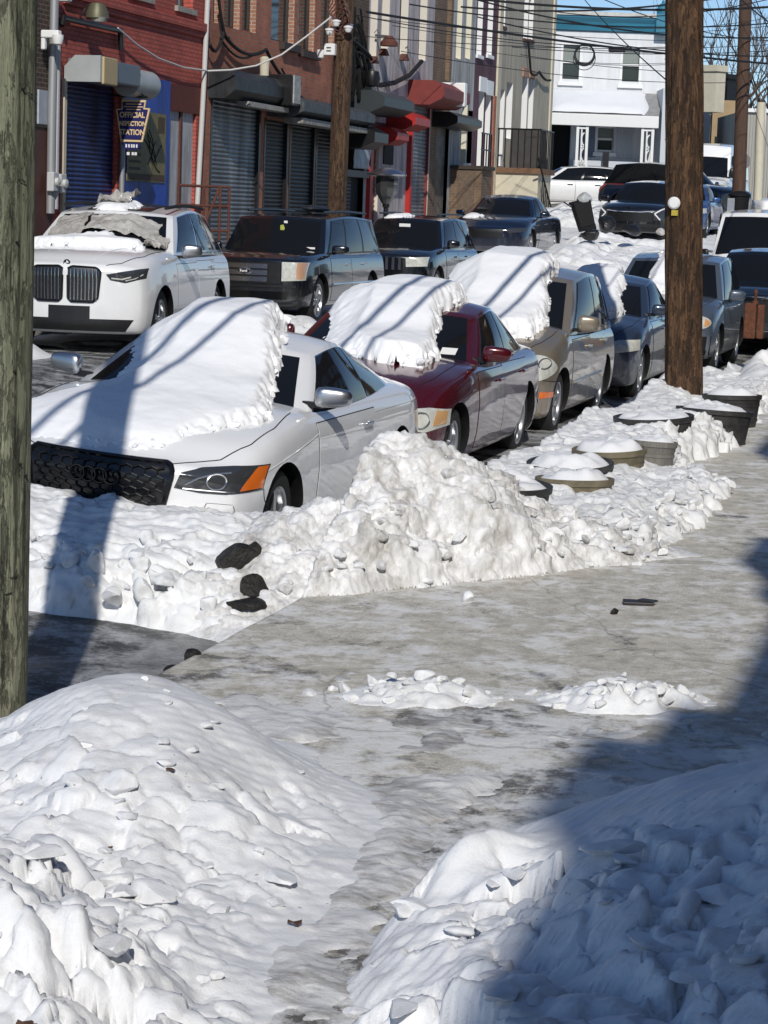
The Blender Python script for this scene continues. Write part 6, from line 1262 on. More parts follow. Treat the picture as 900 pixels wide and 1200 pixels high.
for px, py in ((438, 70), (474, 67), (450, 61)): c0 = onv(px, py, VF+.1); mb = MB(); mb.box(c0, (.2, .3, .16), taper=.6); tag(mb.build('wall_bracket', RUSTR, None), 'rusty bracket under a window of the lilac house', 'bracket', 'brackets on the lilac house')
mb = MB(); P = [onv(x, y, VF+.15) for x, y in ((444, 100), (462, 97), (480, 88), (494, 72))]; mb.tube(P, .06, 6); tag(mb.build('wall_cable', M['seam'], None, True), 'thick cable drooping across the lilac wall', 'cable')
# --- brick strip and grey shop
U6 = fu(530, 60); hC = House('narrow_shop', 'narrow brown brick front with a white box sign and dark awning', U5, U6, 10.4, BRK_TAN, cat='shop'); g = hC.g; a, b_ = fu(511, 180), fu(527, 180); hC.door_hole(a, b_, g-.6, fz(519, 140)); hC.win(fu(524, 20), fu(529, 20), fz(526, 95), 9.2, CREAM); hC.finish(); mb = MB(); mb.lo_hi((VF-.2, a, g-.4), (VF-.1, b_, fz(519, 140))); hC.add(mb, 'tarped_door', mat('grey_brown_sheet', (.22, .20, .17), .6, var=.6, vscale=3, bump=.8, bscale=6)); hood(hC, fu(506), fu(536), VF+.7, fz(520, 148, VF+.4), fz(520, 130, VF+.4), M['black'])
c0 = onv(530, 111, VF+.6); t = thing('box_sign', 'blank white box sign above the dark awning', 'sign', c0); mb = MB(); mb.box((0, 0, 0), (.75, .28, .62)); bevel(mb.build('case', M['white'], t), .03); mb = MB(); mb.tube([(-.6, 0, .1), (-.37, 0, .1)], .03, 6); mb.build('arm', M['alu'], t)
# --- grey stucco house, plum house, beige corner house
U7 = fu(557, 60); hD = House('row_house', 'grey stucco house with long cream window jambs above a brick stoop', U6, U7, 10.4, GREY_ST, mat('cream_reveal_2', (.70, .66, .52), .8), reveal=.3); g = hD.g
for a, b_, yt, yb in ((541, 547, 118, 192), (548, 554, 130, 192)): hD.win(fu(a, 150), fu(b_, 150), fz(b_, yb), fz(b_, yt), WOOD_D)
for a, b_ in ((535, 541), (546, 552)): hD.win(fu(a, 40), fu(b_, 40), fz(b_, 70), 9.0, CREAM)
hD.finish(); st = thing('brick_stoop', 'brick porch block with boarded front below the grey stucco house', 'stoop', (VF, U6+1, g)); mb = MB(); zt_ = fz(543, 196, VF+.9); mb.lo_hi((VF, U6+.3, g-.3), (VF+.9, U6+1.6, zt_)); loc(mb, st).build('block', BRK_TAN, st); mb = MB(); mb.lo_hi((VF-.01, U6+.25, zt_), (VF+.98, U6+1.66, zt_+.1)); loc(mb, st).build('cap', WOOD_D, st); mb = MB(); mb.lo_hi((VF+.25, U6+.26, g-.2), (VF+.70, U6+.297, zt_-.05)); loc(mb, st).build('board', mat('plywood', (.17, .12, .085), .8, var=.4, vscale=12), st); mb = MB()
for k in range(5): u = U6+.35+k*.3; mb.tube([(VF+.86, u, zt_+.1), (VF+.86, u, zt_+1.0)], .02, 6)
for dz in (.55, 1.0): mb.tube([(VF+.86, U6+.3, zt_+dz), (VF+.86, U6+1.6, zt_+dz)], .022, 6)
loc(mb, st).build('railing', M['black'], st, True)
U8 = fu(581, 100); hE = House('row_house', 'narrow plum painted house with white window trim', U7, U8, 10.4, PURPLE, M['white'], reveal=.3); g = hE.g
for a, b_, yt, yb in ((560, 566, 108, 215), (568, 574, 112, 222)): 
    w = hE.win(fu(a, 150), fu(b_, 150), fz(b_, yb), fz(b_, yt), M['white']); mb = MB(); mb.lo_hi((VF+.003, fu(a, 150)-.1, fz(b_, yt)), (VF+.05, fu(b_, 150)+.1, fz(b_, yt)+.42)); hE.add(mb, 'lintel', M['white'], parent=w)
for a, b_ in ((559, 565), (571, 577)): hE.win(fu(a, 40), fu(b_, 40), fz(b_, 66), 9.0, M['white'], sill=M['white'])
hE.finish(); mb = MB(); mb.lo_hi((VF, fu(575, 180), g-.4), (VF+.05, fu(580, 180), fz(578, 112))); hE.add(mb, 'brown_strip', BRK_OLD)
U9 = fu(646, 120); hF = House('corner_house', 'beige stucco corner house with balcony railing and slim tall windows', U8, U9, 10.3, BEIGE, M['white'], reveal=.42); g = hF.g
for a, b_, yt, yb in ((584, 590, 105, 195), (592, 599, 97, 163), (610, 616.5, 90, 170), (618, 623.5, 92, 172)): hF.win(fu(a, 150), fu(b_, 150), fz(b_, yb), fz(b_, yt), WOOD_D)
for a, b_, yb in ((588, 592, 32), (614, 619, 47), (620, 625, 48)): hF.win(fu(a, 20), fu(b_, 20), fz(b_, yb), 9.3, CREAM, sill=RUSTR)
hF.finish(); mb = MB()
for a, yt in ((613, 90), (621, 92)): mb.lo_hi((VF, fu(a, 100)-.2, fz(a, yt)), (VF+.05, fu(a, 100)+.55, fz(a, yt)+.28))
hF.add(mb, 'brick_lintel', BRK_LT); mb = MB(); mb.lo_hi((VF, U8, g-.3), (VF+.06, U8+.45, 10.2)); hF.add(mb, 'cream_pilaster', CREAM); mb = MB(); mb.lo_hi((VF, U9-.35, g-.3), (VF+.05, U9, 10.2)); hF.add(mb, 'corner_strip', CREAM)
bz = fz(612, 195, VF+1.3); bl = thing('balcony_block', 'cream painted porch block with wooden edge and thin railing', 'porch', (VF, U8+2, g)); ba, bb_ = U8+.3, U8+2.3; mb = MB(); mb.lo_hi((VF, ba, g-.4), (VF+1.35, bb_, bz-.16)); loc(mb, bl).build('block', CREAM, bl); mb = MB(); mb.lo_hi((VF-.01, ba-.08, bz-.16), (VF+1.45, bb_+.1, bz)); loc(mb, bl).build('wood_edge', mat('brown_timber', (.20, .11, .06), .8, var=.3, vscale=8), bl); mb = MB()
for k in range(9): u = ba+.05+k*(bb_-ba-.1)/8; mb.tube([(VF+1.38, u, bz), (VF+1.38, u, bz+1.15)], .020, 5)
for k in range(7): x = VF+.1+k*.2; mb.tube([(x, ba, bz), (x, ba, bz+1.15)], .020, 5)
mb.tube([(VF+1.38, ba, bz+1.15), (VF+1.38, bb_, bz+1.15)], .026, 6); mb.tube([(VF, ba, bz+1.15), (VF+1.38, ba, bz+1.15)], .026, 6); loc(mb, bl).build('railing', M['black'], bl, True)
mb = MB(); ust = bb_+.1
mb.prism([(ust, bz+.2), (ust+.1, bz+1.25), (ust+.6, bz+1.2), (ust+1.6, g+.2), (ust+1.6, g-.4), (ust, g-.4)], lambda q: (VF+.003, q[0], q[1]), lambda q: (VF+1.0, q[0], q[1])); so_ = mb.build('stair_wall', mat('stair_dark', (.055, .05, .048), .8, var=.3, vscale=4), None); tag(so_, 'dark slanting stair wall at the corner of the beige house', 'stair')
mb = MB()
for k in range(9): u = U8+.25+k*.28; mb.tube([(VF+1.5, u, g), (VF+1.5, u, bz-.25-.16*k)], .02, 5)
mb.tube([(VF+1.5, U8-.6, bz+.3), (VF+1.5, U8+3.2, bz-2.0)], .03, 6); tag(mb.build('stair_rail', M['seam'], None, True), 'black slanting stair rail in front of the cream porch block', 'railing')
for i, (a, b_) in enumerate((((619, 48), (622, 85)), ((622, 85), (632, 84)), ((632, 84), (645, 94)))): mb = MB(); p, q = onv(*a, VF+.12), onv(*b_, VF+.12); mb.tube([p.lerp(q, t)-Vector((0, 0, .4*t*(1-t)*(i > 0))) for t in np.linspace(0, 1, 10)], .04, 6); tag(mb.build('wall_cable', M['seam'], None, True), 'black cable sagging along the upper beige wall', 'cable', 'cables on the beige house')

# --- white porch house closing the street, square to the view
DH = 84.0
P0 = EYE+Vector((-math.sin(YAW), math.cos(YAW), 0))*DH; RH = Vector((math.cos(YAW), math.sin(YAW), 0)); FH = Vector((-math.sin(YAW), math.cos(YAW), 0))
def onh(px, py, near=0.):
    d = _ray(px, py); t = (DH-near)/d.dot(FH); p = EYE+d*t-P0; return (p.dot(RH), p.z+EYE.z)
wh = thing('porch_house', 'white two storey row house with teal cornice and snowy porch roof', 'house', (P0.x, P0.y, 0), YAW)
WH = mat('white_stucco', (.74, .75, .76), .8, var=.07, vscale=1.0, grime=.10); TEAL = mat('teal_cornice', (.035, .22, .33), .5, var=.35, vscale=2, stretch=(.4, 1, 3)); WHD = mat('blue_grey_siding', (.55, .58, .62), .7)  # siding is a bluish grey, darker than the white stucco
xl, xr = onh(640, 100)[0], onh(786, 100)[0]; zt_ = onh(715, 17)[1]; zg = onh(715, 236)[1]; zpr = onh(715, 108)[1]
def hb(name, m, a, b, parent=None, bv=0, fn=None): 
    mb = MB(); mb.lo_hi(a, b); o = mb.build(name, m, parent or wh)
    if bv: bevel(o, bv)
    return o
mb = MB(); ops = []; W_ = []
for a, b_, yt, yb in ((660.5, 678, 52, 93), (730.5, 748, 56, 96)): x0, z1 = onh(a, yt); x1, z0 = onh(b_, yb); ops.append((x0, x1, z0, z1))
dx0, dx1 = onh(645, 170)[0], onh(668, 170)[0]; zd = onh(660, 146)[1]; ops.append((dx0, dx1, zg, zd)); wx0, wz1 = onh(701, 150); wx1, wz0 = onh(717, 176); ops.append((wx0, wx1, wz0, wz1))
xs_ = sorted({xl, xr, *[a for o in ops for a in o[:2]]}); zs_ = sorted({zg-.8, zt_, *[a for o in ops for a in o[2:]]})
for i in range(len(xs_)-1):
    for j in range(len(zs_)-1):
        xc, zc = (xs_[i]+xs_[i+1])/2, (zs_[j]+zs_[j+1])/2
        if not any(o[0] < xc < o[1] and o[2] < zc < o[3] for o in ops): mb.add([(xs_[i], 0, zs_[j]), (xs_[i+1], 0, zs_[j]), (xs_[i+1], 0, zs_[j+1]), (xs_[i], 0, zs_[j+1])], [(0, 1, 2, 3)])
for a, b_, c, d in ops: mb.add([(a, 0, c), (b_, 0, c), (b_, 0, d), (a, 0, d), (a, .2, c), (b_, .2, c), (b_, .2, d), (a, .2, d)], [(0, 4, 5, 1), (1, 5, 6, 2), (2, 6, 7, 3), (3, 7, 4, 0)])
mb.add([(xl, .01, zg-.8), (xl, 9, zg-.8), (xl, 9, zt_), (xl, .01, zt_), (xr, .01, zg-.8), (xr, 9, zg-.8), (xr, 9, zt_), (xr, .01, zt_)], [(0, 1, 2, 3), (4, 7, 6, 5), (1, 5, 6, 2), (3, 2, 6, 7)]); mb.build('wall', WH, wh, fix=False)
for a, b_, c, d in ops[:2]+[ops[3]]:
    f = MB(); f.lo_hi((a-.10, -.05, c-.10), (a, .02, d+.06)); f.lo_hi((b_, -.05, c-.10), (b_+.10, .02, d+.06)); f.lo_hi((a, -.049, d), (b_, .019, d+.06)); f.lo_hi((a-.16, -.10, c-.24), (b_+.16, .015, c-.10)); f.lo_hi((a, .08, (c+d)/2-.04), (b_, .14, (c+d)/2+.04)); w = f.build('window', M['white'], wh)
    p = MB(); p.lo_hi((a, .15, c), (b_, .17, d)); p.build('pane', mat('greenish_pane', (.05, .06, .055), .1), w); p = MB(); p.lo_hi((a+.02, .10, (c+d)/2), (b_-.02, .13, d-.02)); p.build('blind', mat('grey_green_blind', (.22, .25, .23), .7), w)
hb('dark_doorway', M['seam'], (dx0, .19, zg-.5), (dx1, .22, zd)); 
ca, cb = onh(715, 20)[1], onh(715, 38)[1]; mb = MB(); mb.prism([(0, cb), (-.12, cb+.05), (-.20, ca-.22), (-.34, ca-.06), (-.34, ca), (0, ca)], lambda q: (xl+.1, q[0], q[1]), lambda q: (xr-.5, q[0], q[1])); co_ = mb.build('cornice', TEAL, wh); mb = MB(); mb.lo_hi((xl+.1, -.40, ca), (xr-.5, .4, ca+.14)); mb.build('coping', mat('snowy_coping', (.62, .61, .57), .8, var=.3, vscale=5), co_)
tx0, tx1 = onh(768, 20)[0], onh(784, 20)[0]; mb = MB(); mb.lo_hi((tx0, -.42, cb-.05), (tx1, .1, ca+.15)); mb.lathe([(.22, 0), (.24, .18), (.16, .34), (.05, .42), (.05, .5), (0, .52)], 14, ((tx0+tx1)/2, -.15, ca+.15)); mb.build('corner_finial', TEAL, co_, True, 30)
# porch
pd = 2.2
def ph(px, py): return onh(px, py, pd)
zf0, zf1 = ph(700, 148)[1], ph(700, 134)[1]; px0, px1 = ph(643, 140)[0], ph(772, 140)[0]
hb('porch_fascia', M['white'], (px0, -pd-.06, zf0), (px1, -pd, zf1), bv=.02)
mb = MB(); mb.add([(px0, -pd, zf1), (px1, -pd, zf1), (onh(777, 107)[0], -.004, zpr), (xl, -.004, zpr), (px0, -pd, zf1-.12), (px1, -pd, zf1-.12), (onh(777, 107)[0], -.004, zpr-.12), (xl, -.004, zpr-.12)], [(0, 1, 2, 3), (7, 6, 5, 4), (0, 4, 5, 1), (1, 5, 6, 2), (3, 7, 4, 0)]); mb.build('porch_roof', mat('grey_shingle', (.33, .33, .33), .85, var=.3, vscale=5), wh)
sm = MB(); n1, n2 = 40, 14; V = []; sxr = onh(758, 120)[0]
for i in range(n1):
    for j in range(n2):
        u, q = i/(n1-1), j/(n2-1); x = px0+.05+(sxr-px0)*u*(1-.10*(1-q)*u)+.12*math.sin(5*q)*u; y = -pd+.03+(pd-.1)*q; z = zf1+(zpr-zf1)*((y+pd)/pd); e = min(1, u*8, (1-u)*6, q*7+.05, (1-q)*7); V.append((x, y, z+.008+.20*e**.5*(1+.25*float(fbm(x, y, 2)))))
sm.add(V, [(i*n2+j, (i+1)*n2+j, (i+1)*n2+j+1, i*n2+j+1) for i in range(n1-1) for j in range(n2-1)]); so_ = sm.build('roof_snow', SN, None, True, 180, fix=False); so_.location = wh.location; so_.rotation_euler = wh.rotation_euler; tag(so_, 'smooth snow lying on the porch roof of the white house', 'snow')
for a, b_ in ((676, 687), (752, 764)):
    x0, x1 = ph(a, 180)[0], ph(b_, 180)[0]; g_ = MB()
    for x in (x0, x1): g_.lo_hi((x-.05, -pd+.02, zg-.3), (x+.05, -pd+.10, zf0))
    zc = ph(680, 172)[1]; zc1 = ph(680, 190)[1]
    for zz in (zf0-.08, zc1, zc1-.02): g_.lo_hi((x0+.05, -pd+.03, zz-.03), (x1-.05, -pd+.09, zz+.03))
    xm = (x0+x1)/2; zu = ph(680, 156)[1]; w_ = (x1-x0)*.26
    g_.tube([(xm-w_*.3, -pd+.06, zf0-.08), (xm-w_*.3, -pd+.06, zc1)], .03, 6)
    for s_ in (1, -1): g_.tube([(xm+w_*(.9-1.2*math.sin(t)*.9), -pd+.06, zc+s_*.28+.22*s_*math.cos(t)) for t in np.linspace(0, math.pi, 12)], .028, 6)
    g_.tube([(xm-w_*.3, -pd+.06, zc), (xm+w_*.8, -pd+.06, zc)], .028, 6)
    for k in range(4): x = x0+.08+k*(x1-x0-.16)/3; g_.tube([(x, -pd+.06, zc1), (x, -pd+.06, zg-.2)], .02, 5)
    g_.build('iron_post', M['white'], wh, True, 40)
hb('porch_door', M['white'], (onh(668, 170)[0]+.02, -.06, zg-.4), (onh(674, 170)[0], .01, zd)); d2 = MB(); a, b_ = onh(718, 150)[0], onh(743, 150)[0]
for k in range(9): x = a+(b_-a)*k/9; d2.lo_hi((x+.01, -.05, onh(720, 186)[1]), (x+(b_-a)/9-.01, -.003, onh(720, 150)[1]))
d2.build('siding_panel', WHD, wh); a, b_ = onh(674, 150)[0], onh(700, 150)[0]; hb('blue_panel', mat('blue_grey_wall', (.16, .20, .27), .7), (a, -.04, onh(690, 184)[1]), (b_, -.003, onh(690, 148)[1])); hb('porch_base', WHD, (px0+1.0, -pd+.15, zg-.6), (px1-.1, -.05, onh(700, 190)[1])); hb('black_post_box', M['black'], (onh(706, 190, 2.4)[0], -2.5, onh(706, 205, 2.4)[1]), (onh(713, 190, 2.4)[0], -2.32, onh(706, 178, 2.4)[1]))
hb('right_wing', WHD, (xr-.5, -pd*.9, zg-.6), (xr+.3, -.01, zpr+.1))
# --- houses beyond the pole on the right
def far_house(name, label, pxl, pxr, pyt, depth, m, cat='building', dv=6.):
    f = EYE; d0, d1 = _ray(pxl, pyt), _ray(pxr, pyt); a = EYE+d0*(depth/d0.dot(FH)); b_ = EYE+d1*(depth/d1.dot(FH)); t = thing(name, label, cat, (a.x, a.y, 0), YAW); w_ = (b_-a).dot(RH); mb = MB(); mb.lo_hi((0, 0, -1), (w_, dv, a.z)); mb.build('wall', m, t); return t, w_, a.z
t, w_, z_ = far_house('far_house', 'grey rendered house partly hidden behind the delivery van', 815, 836, 86, 96, mat('grey_render', (.36, .37, .38), .85, var=.2, vscale=1)); mb = MB(); mb.lo_hi((w_*.55, -.4, z_-1.4), (w_+.1, -.003, z_+.3)); mb.build('bay', M['white'], t); mb = MB(); mb.lo_hi((w_*.2, -.05, z_-4.5), (w_*.5, -.003, z_-2.5)); mb.build('window', GLS, t)
t, w_, z_ = far_house('far_house', 'tan rendered house between the grey house and the distant pole', 836, 862, 117, 100, mat('tan_render', (.42, .30, .17), .85, var=.2, vscale=1)); mb = MB(); mb.lathe([(.5, z_), (.5, z_+.9), (.6, z_+1.0), (.6, z_+1.2)], 4, (w_*.7, 1.2, 0)); mb.build('chimney', M['black'], t); mb = MB(); mb.lo_hi((w_*.15, -.05, z_-3), (w_*.3, -.003, z_-1.6)); mb.build('window', GLS, t)
t, w_, z_ = far_house('far_house', 'pale grey ribbed garage wall at the right edge', 866, 905, 131, 92, mat('ribbed_pale_metal', (.42, .41, .37), .7, var=.3, vscale=2, stretch=(4, 1, .2))); mb = MB()
for k in range(12): mb.lo_hi((k*w_/12+.03, -.05, -.5), (k*w_/12+.09, -.003, z_-.1))
mb.build('ribs', mat('rib_grey', (.33, .32, .29), .7), t); mb = MB(); mb.lo_hi((-.1, -.15, z_), (w_+.2, .3, z_+.15)); mb.build('parapet', M['white'], t); mb = MB(); mb.lathe([(.45, z_), (.45, z_+1.6), (.55, z_+1.65), (.55, z_+1.9)], 4, (-.9, 1.2, 0)); mb.build('chimney', CREAM, t); mb = MB(); mb.tube([(1.0, -.2, z_+.2), (1.0, -.2, 0)], .09, 8); mb.build('downpipe', M['white'], t)
mb = MB(); b0, b1 = onu(892, 120, 70), onu(888, 235, 70); mb.tube([b0, b1], .14, 10); tag(mb.build('white_post', CREAM, None, True), 'pale post standing before the ribbed garage wall', 'post')
# bare tree behind them
def bare_tree(label, base, h, seed):
    rn = random.Random(seed); t = thing('bare_tree', label, 'tree', base); tr = MB(); br = MB()
    def grow(p, d, L, r, lvl, mb):
        n = 5; P = [p]; dd = d.copy()
        for i in range(n): dd = (dd+Vector((rn.gauss(0, .10), rn.gauss(0, .10), .05))).normalized(); P.append(P[-1]+dd*L/n)
        mb.tube(P, [r*(1-.5*i/n) for i in range(n+1)], 6 if lvl < 2 else 4, False)
        if lvl < 5:
            for k in range(3 if lvl < 4 else 2):
                q = P[rn.randint(2, n)]; a = rn.uniform(0, 6.28); sp = rn.uniform(.35, .8); nd = (dd+Vector((math.cos(a)*sp, math.sin(a)*sp, rn.uniform(-.1, .3)))).normalized(); grow(q, nd, L*rn.uniform(.55, .8), r*.55, lvl+1, br)
    grow(Vector((0, 0, 0)), Vector((0, 0, 1)), h*.38, .26, 0, tr); tw = mat('bare_twigs', (.075, .055, .042), .9); tr.build('trunk', tw, t, True); br.build('branches', tw, t, True)
b = onu(850, 205, 112); bare_tree('bare winter tree behind the tan house', (b.x, b.y, 1.5), 13, 4); b = onu(898, 205, 120); bare_tree('second bare tree behind the ribbed garage', (b.x, b.y, 1.5), 13, 9); b = onu(822, 205, 125); bare_tree('bare tree partly hidden by the brown pole', (b.x, b.y, 1.5), 14, 14)

# ------------------------------------------------------------------ the near side row, behind and right of the viewer: it throws the stepped shade on the pavement
NB = brick_mat('near_row_brick', (.22, .09, .06), (.17, .07, .05), (.2, .17, .14))
def near_house(label, u0, u1, H, extra=()):
    c = (u0+u1)/2; t = thing('row_house', label, 'building', (2.6, c, 0)); mb = MB(); mb.lo_hi((0, u0-c, -.2), (8, u1-c-.01, H)); mb.build('wall', NB, t); mb = MB(); mb.lo_hi((-.006, u0-c, H), (8, u1-c-.01, H+.12)); mb.build('coping', STONE, t)
    for a, b_, h in extra: mb = MB(); mb.lo_hi((.02, a-c, H+.121), (.6, b_-c, h)); mb.build('chimney', NB, t)
    n = max(1, int((u1-u0)/1.9))
    for k in range(n):
        for z in (1.2, 4.1, 6.7):
            uc = -(u1-u0)/2+(k+.5)*(u1-u0)/n; mb = MB(); mb.lo_hi((-.03, uc-.48, z), (-.003, uc+.48, z+1.6)); w = mb.build('window', M['white'], t); mb = MB(); mb.lo_hi((-.034, uc-.40, z+.08), (-.031, uc+.40, z+1.52)); mb.build('pane', GLS, w); mb = MB(); mb.lo_hi((-.07, uc-.55, z-.1), (-.003, uc+.55, z-.004)); mb.build('sill', STONE, w)
near_house('near row house with a square chimney beside the viewer', -14.3, -3.3, 8.87, [(-5.5, -4.05, 9.62)])
near_house('lowest near house with one raised corner', -3.3, .8, 8.37, [(-3.3, -2.6, 9.07)])
near_house('narrow near house with a single chimney', .8, 6.3, 8.77, [(1.2, 2.4, 9.47)])
near_house('taller near house toward the far end', 6.3, 15.7, 10.72)
near_house('tall near house at the far end of the near row', 15.7, 42, 10.9)
# ------------------------------------------------------------------ poles, tubs, wires and street things
def wood_mat(name, c1, c2, c3, scale=1.0, bark=.6, flake=0., crack=.36):
    m, nt, p = _nodes(name); p.inputs['Roughness'].default_value = .85; co = _coord(nt)
    a = _noise(nt, co, 9*scale, 8, .65, (1.6, 1.6, .10)); b = _noise(nt, co, 38*scale, 6, .7, (1, 1, .05)); d = _noise(nt, co, 2.4, 5, .6, (1, 1, .5))
    c = _mix(nt, _ramp(nt, a, [(.36, 0.), (.62, 1.)]), c1, c2); c = _mix(nt, _ramp(nt, d, [(.48, 0.), (.66, .8)]), c, c3)
    c = _mix(nt, _ramp(nt, b, [(crack, .9), (crack+.08, 0.)]), c, tuple(x*.22 for x in c1)); 
    if flake:
        fl = _noise(nt, co, 11, 9, .72, (1.3, 1.3, .28)); fr = _ramp(nt, fl, [(.44, 0.), (.50, 1.)]); c = _mix(nt, _ramp(nt, fl, [(.40, flake), (.47, 0.), (.53, 0.), (.66, flake*.8)]), c, tuple(x*.25 for x in c1)); pale = _ramp(nt, _noise(nt, co, 21, 6, .7, (1.2, 1.2, .2)), [(.60, 0.), (.68, flake*.7)]); c = _mix(nt, pale, c, tuple(min(1, x*2.1) for x in c2))
    nt.links.new(c, p.inputs['Base Color'])
    k = _bump(nt, p, b, bark, .02); k = _bump(nt, p, a, bark, .03, k)
    if flake: _bump(nt, p, fr, 1., .03, k)
    return m
def nails(o, B, T, r, n, seed, z0, z1):
    rn = random.Random(seed); mb = MB()
    for i in range(n):
        a = rn.uniform(math.pi*.95, math.pi*2.05); z = rn.uniform(z0, z1); q = (z-B[2])/(T[2]-B[2]); x, y = B[0]+(T[0]-B[0])*q, B[1]+(T[1]-B[1])*q; d = Vector((math.cos(a), math.sin(a), 0)); c_ = Vector((x, y, z))+d*r
        if rn.random() < .5: mb.tube([c_-d*.02, c_+d*.012], .005, 6)
        else: t_ = Vector((-d.y, d.x, rn.uniform(-.4, .4))).normalized()*.014; mb.tube([c_-t_-d*.01, c_-t_+d*.008, c_+t_+d*.008, c_+t_-d*.01], .0022, 4)
    k = mb.build('nails_and_staples', mat('dull_nail', (.05, .045, .04), .5, .6), o, True); k['kind'] = 'stuff'
def pole(name, label, base, top, r0, r1, m, seed=0, n=40, seg=90, rough=.006):
    mb = MB(); B, T = Vector(base), Vector(top); V = []; 
    t = np.linspace(0, 1, seg); a = np.linspace(0, 2*math.pi, n, endpoint=False); A, TT = np.meshgrid(a, t)
    L = (T-B).length; rr = (r0+(r1-r0)*TT)+rough*fbm(np.cos(A)*2.2+seed, np.sin(A)*2.2+TT*L*.35, 3)+rough*.5*gnoise(A*5.5*(n/40)+seed+.5*fbm(np.cos(A)*2, TT*L*1.2, 2), TT*L*1.1)
    D = T-B
    vs = [(B.x+D.x*TT[i, j]+rr[i, j]*math.cos(A[i, j]), B.y+D.y*TT[i, j]+rr[i, j]*math.sin(A[i, j]), B.z+D.z*TT[i, j]) for i in range(seg) for j in range(n)]
    fs = [(i*n+k, i*n+(k+1) % n, (i+1)*n+(k+1) % n, (i+1)*n+k) for i in range(seg-1) for k in range(n)]+[tuple((seg-1)*n+k for k in range(n))]
    mb.add(vs, fs); o = mb.build(name, m, None, True, 60, fix=False); return tag(o, label, 'pole')
b = onz(-17, 858, .10); GP = Vector((b.x, b.y, -.3))
gp = pole('utility_pole', 'weathered green-grey wooden pole at the left edge', GP, (b.x+.02, b.y, 9.5), .165, .150, wood_mat('green_grey_wood', (.17, .185, .115), (.30, .31, .21), (.24, .205, .145), .8, .9, .35, .40), 3, seg=260, rough=.005); nails(gp, GP, (b.x+.02, b.y, 9.5), .163, 60, 3, .6, 4.2)
b = onz(804, 468, .30); t_ = onu(803.5, 0, b.y)
k = (9.8-b.z)/(t_.z-b.z); BP = b.copy(); TP = b+(t_-b)*k
BARK = wood_mat('dark_brown_pole_wood', (.055, .028, .014), (.19, .10, .046), (.095, .048, .022), 1.0, 1.2, .85)
bp = pole('utility_pole', 'thick dark brown wooden pole with peeling surface beside the blue sedan', (BP.x, BP.y, -.2), TP, .205, .185, BARK, 9, 72, 420, .022); nails(bp, (BP.x, BP.y, -.2), TP, .205, 50, 8, .8, 5.2)
# marker lamp and cable clip on the brown pole
def on_pole(py, off, dx=0): 
    p = onu(804+dx, py, BP.y-off); return p
lm = thing('pole_lamp', 'small round white lamp head clamped to the brown pole', 'lamp', on_pole(238, .22, -14)); mb = MB(); mb.lathe([(0, -.03), (.05, -.028), (.068, -.01), (.068, .0), (.06, .03), (.02, .04)], 24, (0, 0, 0), 'Y'); mb.build('lamp_head', M['white'], lm, True); mb = MB(); mb.box((.01, .03, -.105), (.07, .06, .06)); mb.build('yellow_tag', mat('yellow_tag', (.45, .36, .04), .5), lm); mb = MB(); mb.tube([(0, .03, -.06), (.0, .08, -.08)], .012, 6); mb.tube([(-.02, .05, -.13), (-.01, .06, -.35), (0.02, .05, -.5)], .008, 6); mb.build('bracket', M['alu'], lm)
# tubs
TUB = mat('black_rubber_tub', (.018, .018, .019), .55, var=.5, vscale=12, col2=(.05, .048, .045)); TUBO = mat('olive_tub', (.20, .17, .11), .7, var=.4, vscale=10); TUBG = mat('grey_wood_tub', (.22, .21, .19), .75, var=.45, vscale=14, stretch=(6, 6, .4))
def tub(px, py, z, w, h, m, label, snow=.05, rim_m=None, sy=1.0, seed=0):
    """px,py: middle of the near rim"""
    p = onz(px, py, z); r = w/2; d = Vector((p.x, p.y, 0)); f = Vector((CF.x, CF.y, 0)).normalized(); c = d+f*r
    t = thing('planter_tub', label, 'tub', (c.x, c.y, z-h)); t.rotation_euler = (R(3*math.sin(seed*2.3)), R(4*math.cos(seed*1.7)), seed); mb = MB()
    mb.lathe([(r*.80, 0), (r*.84, .01), (r*.985, h-.055), (r*1.0, h-.05), (r*1.04, h-.045), (r*1.05, h-.004), (r*1.03, h), (r*.97, h-.002), (r*.955, h-.02), (r*.80, .03), (0, .03)], 48); mb.build('tub', m, t, True, 35)
    if h > .3:
        hp = MB()
        for zz in (h*.3, h*.72): rr = r*(.84+.145*zz/h)+.004; hp.lathe([(rr, zz-.014), (rr+.004, zz-.012), (rr+.006, zz+.012), (rr, zz+.014)], 48, caps=False)
        hp.build('hoop', rim_m or m, t, True, 35)
    # snow lying in it
    n1, n2 = 14, 44; vs = [(0, 0, h+snow)]
    for i in range(1, n1+1):
        for j in range(n2):
            q = i/n1; a = 2*math.pi*j/n2; x, y = r*.965*q*math.cos(a), r*.965*q*math.sin(a); hh = h-.035+ (snow*.7+.035)*(1-q**5)+.05*float(fbm(x*4+seed*3, y*4, 4))*(1-q**4); vs.append((x, y, hh))
    fs = [(0, 1+j, 1+(j+1) % n2) for j in range(n2)]+[(1+(i-1)*n2+j, 1+i*n2+j, 1+i*n2+(j+1) % n2, 1+(i-1)*n2+(j+1) % n2) for i in range(1, n1) for j in range(n2)]
    sm = MB(); sm.add(vs, fs); so_ = sm.build('tub_snow', SN, None, True, 180, fix=False); so_.location = (c.x, c.y, z-h); so_.rotation_euler = t.rotation_euler; tag(so_, 'snow filling the '+label, 'snow')
tub(592, 572, .53, .60, .55, TUB, 'dark tub nearest the tall dirty pile', .06, seed=1)
tub(674, 546, .40, .64, .36, TUB, 'black tub with wide rim behind the first dark tub', .07, seed=2)
tub(678, 565, .42, .54, .34, TUBO, 'low olive tub half buried in front of the wide black tub', .06, seed=3)
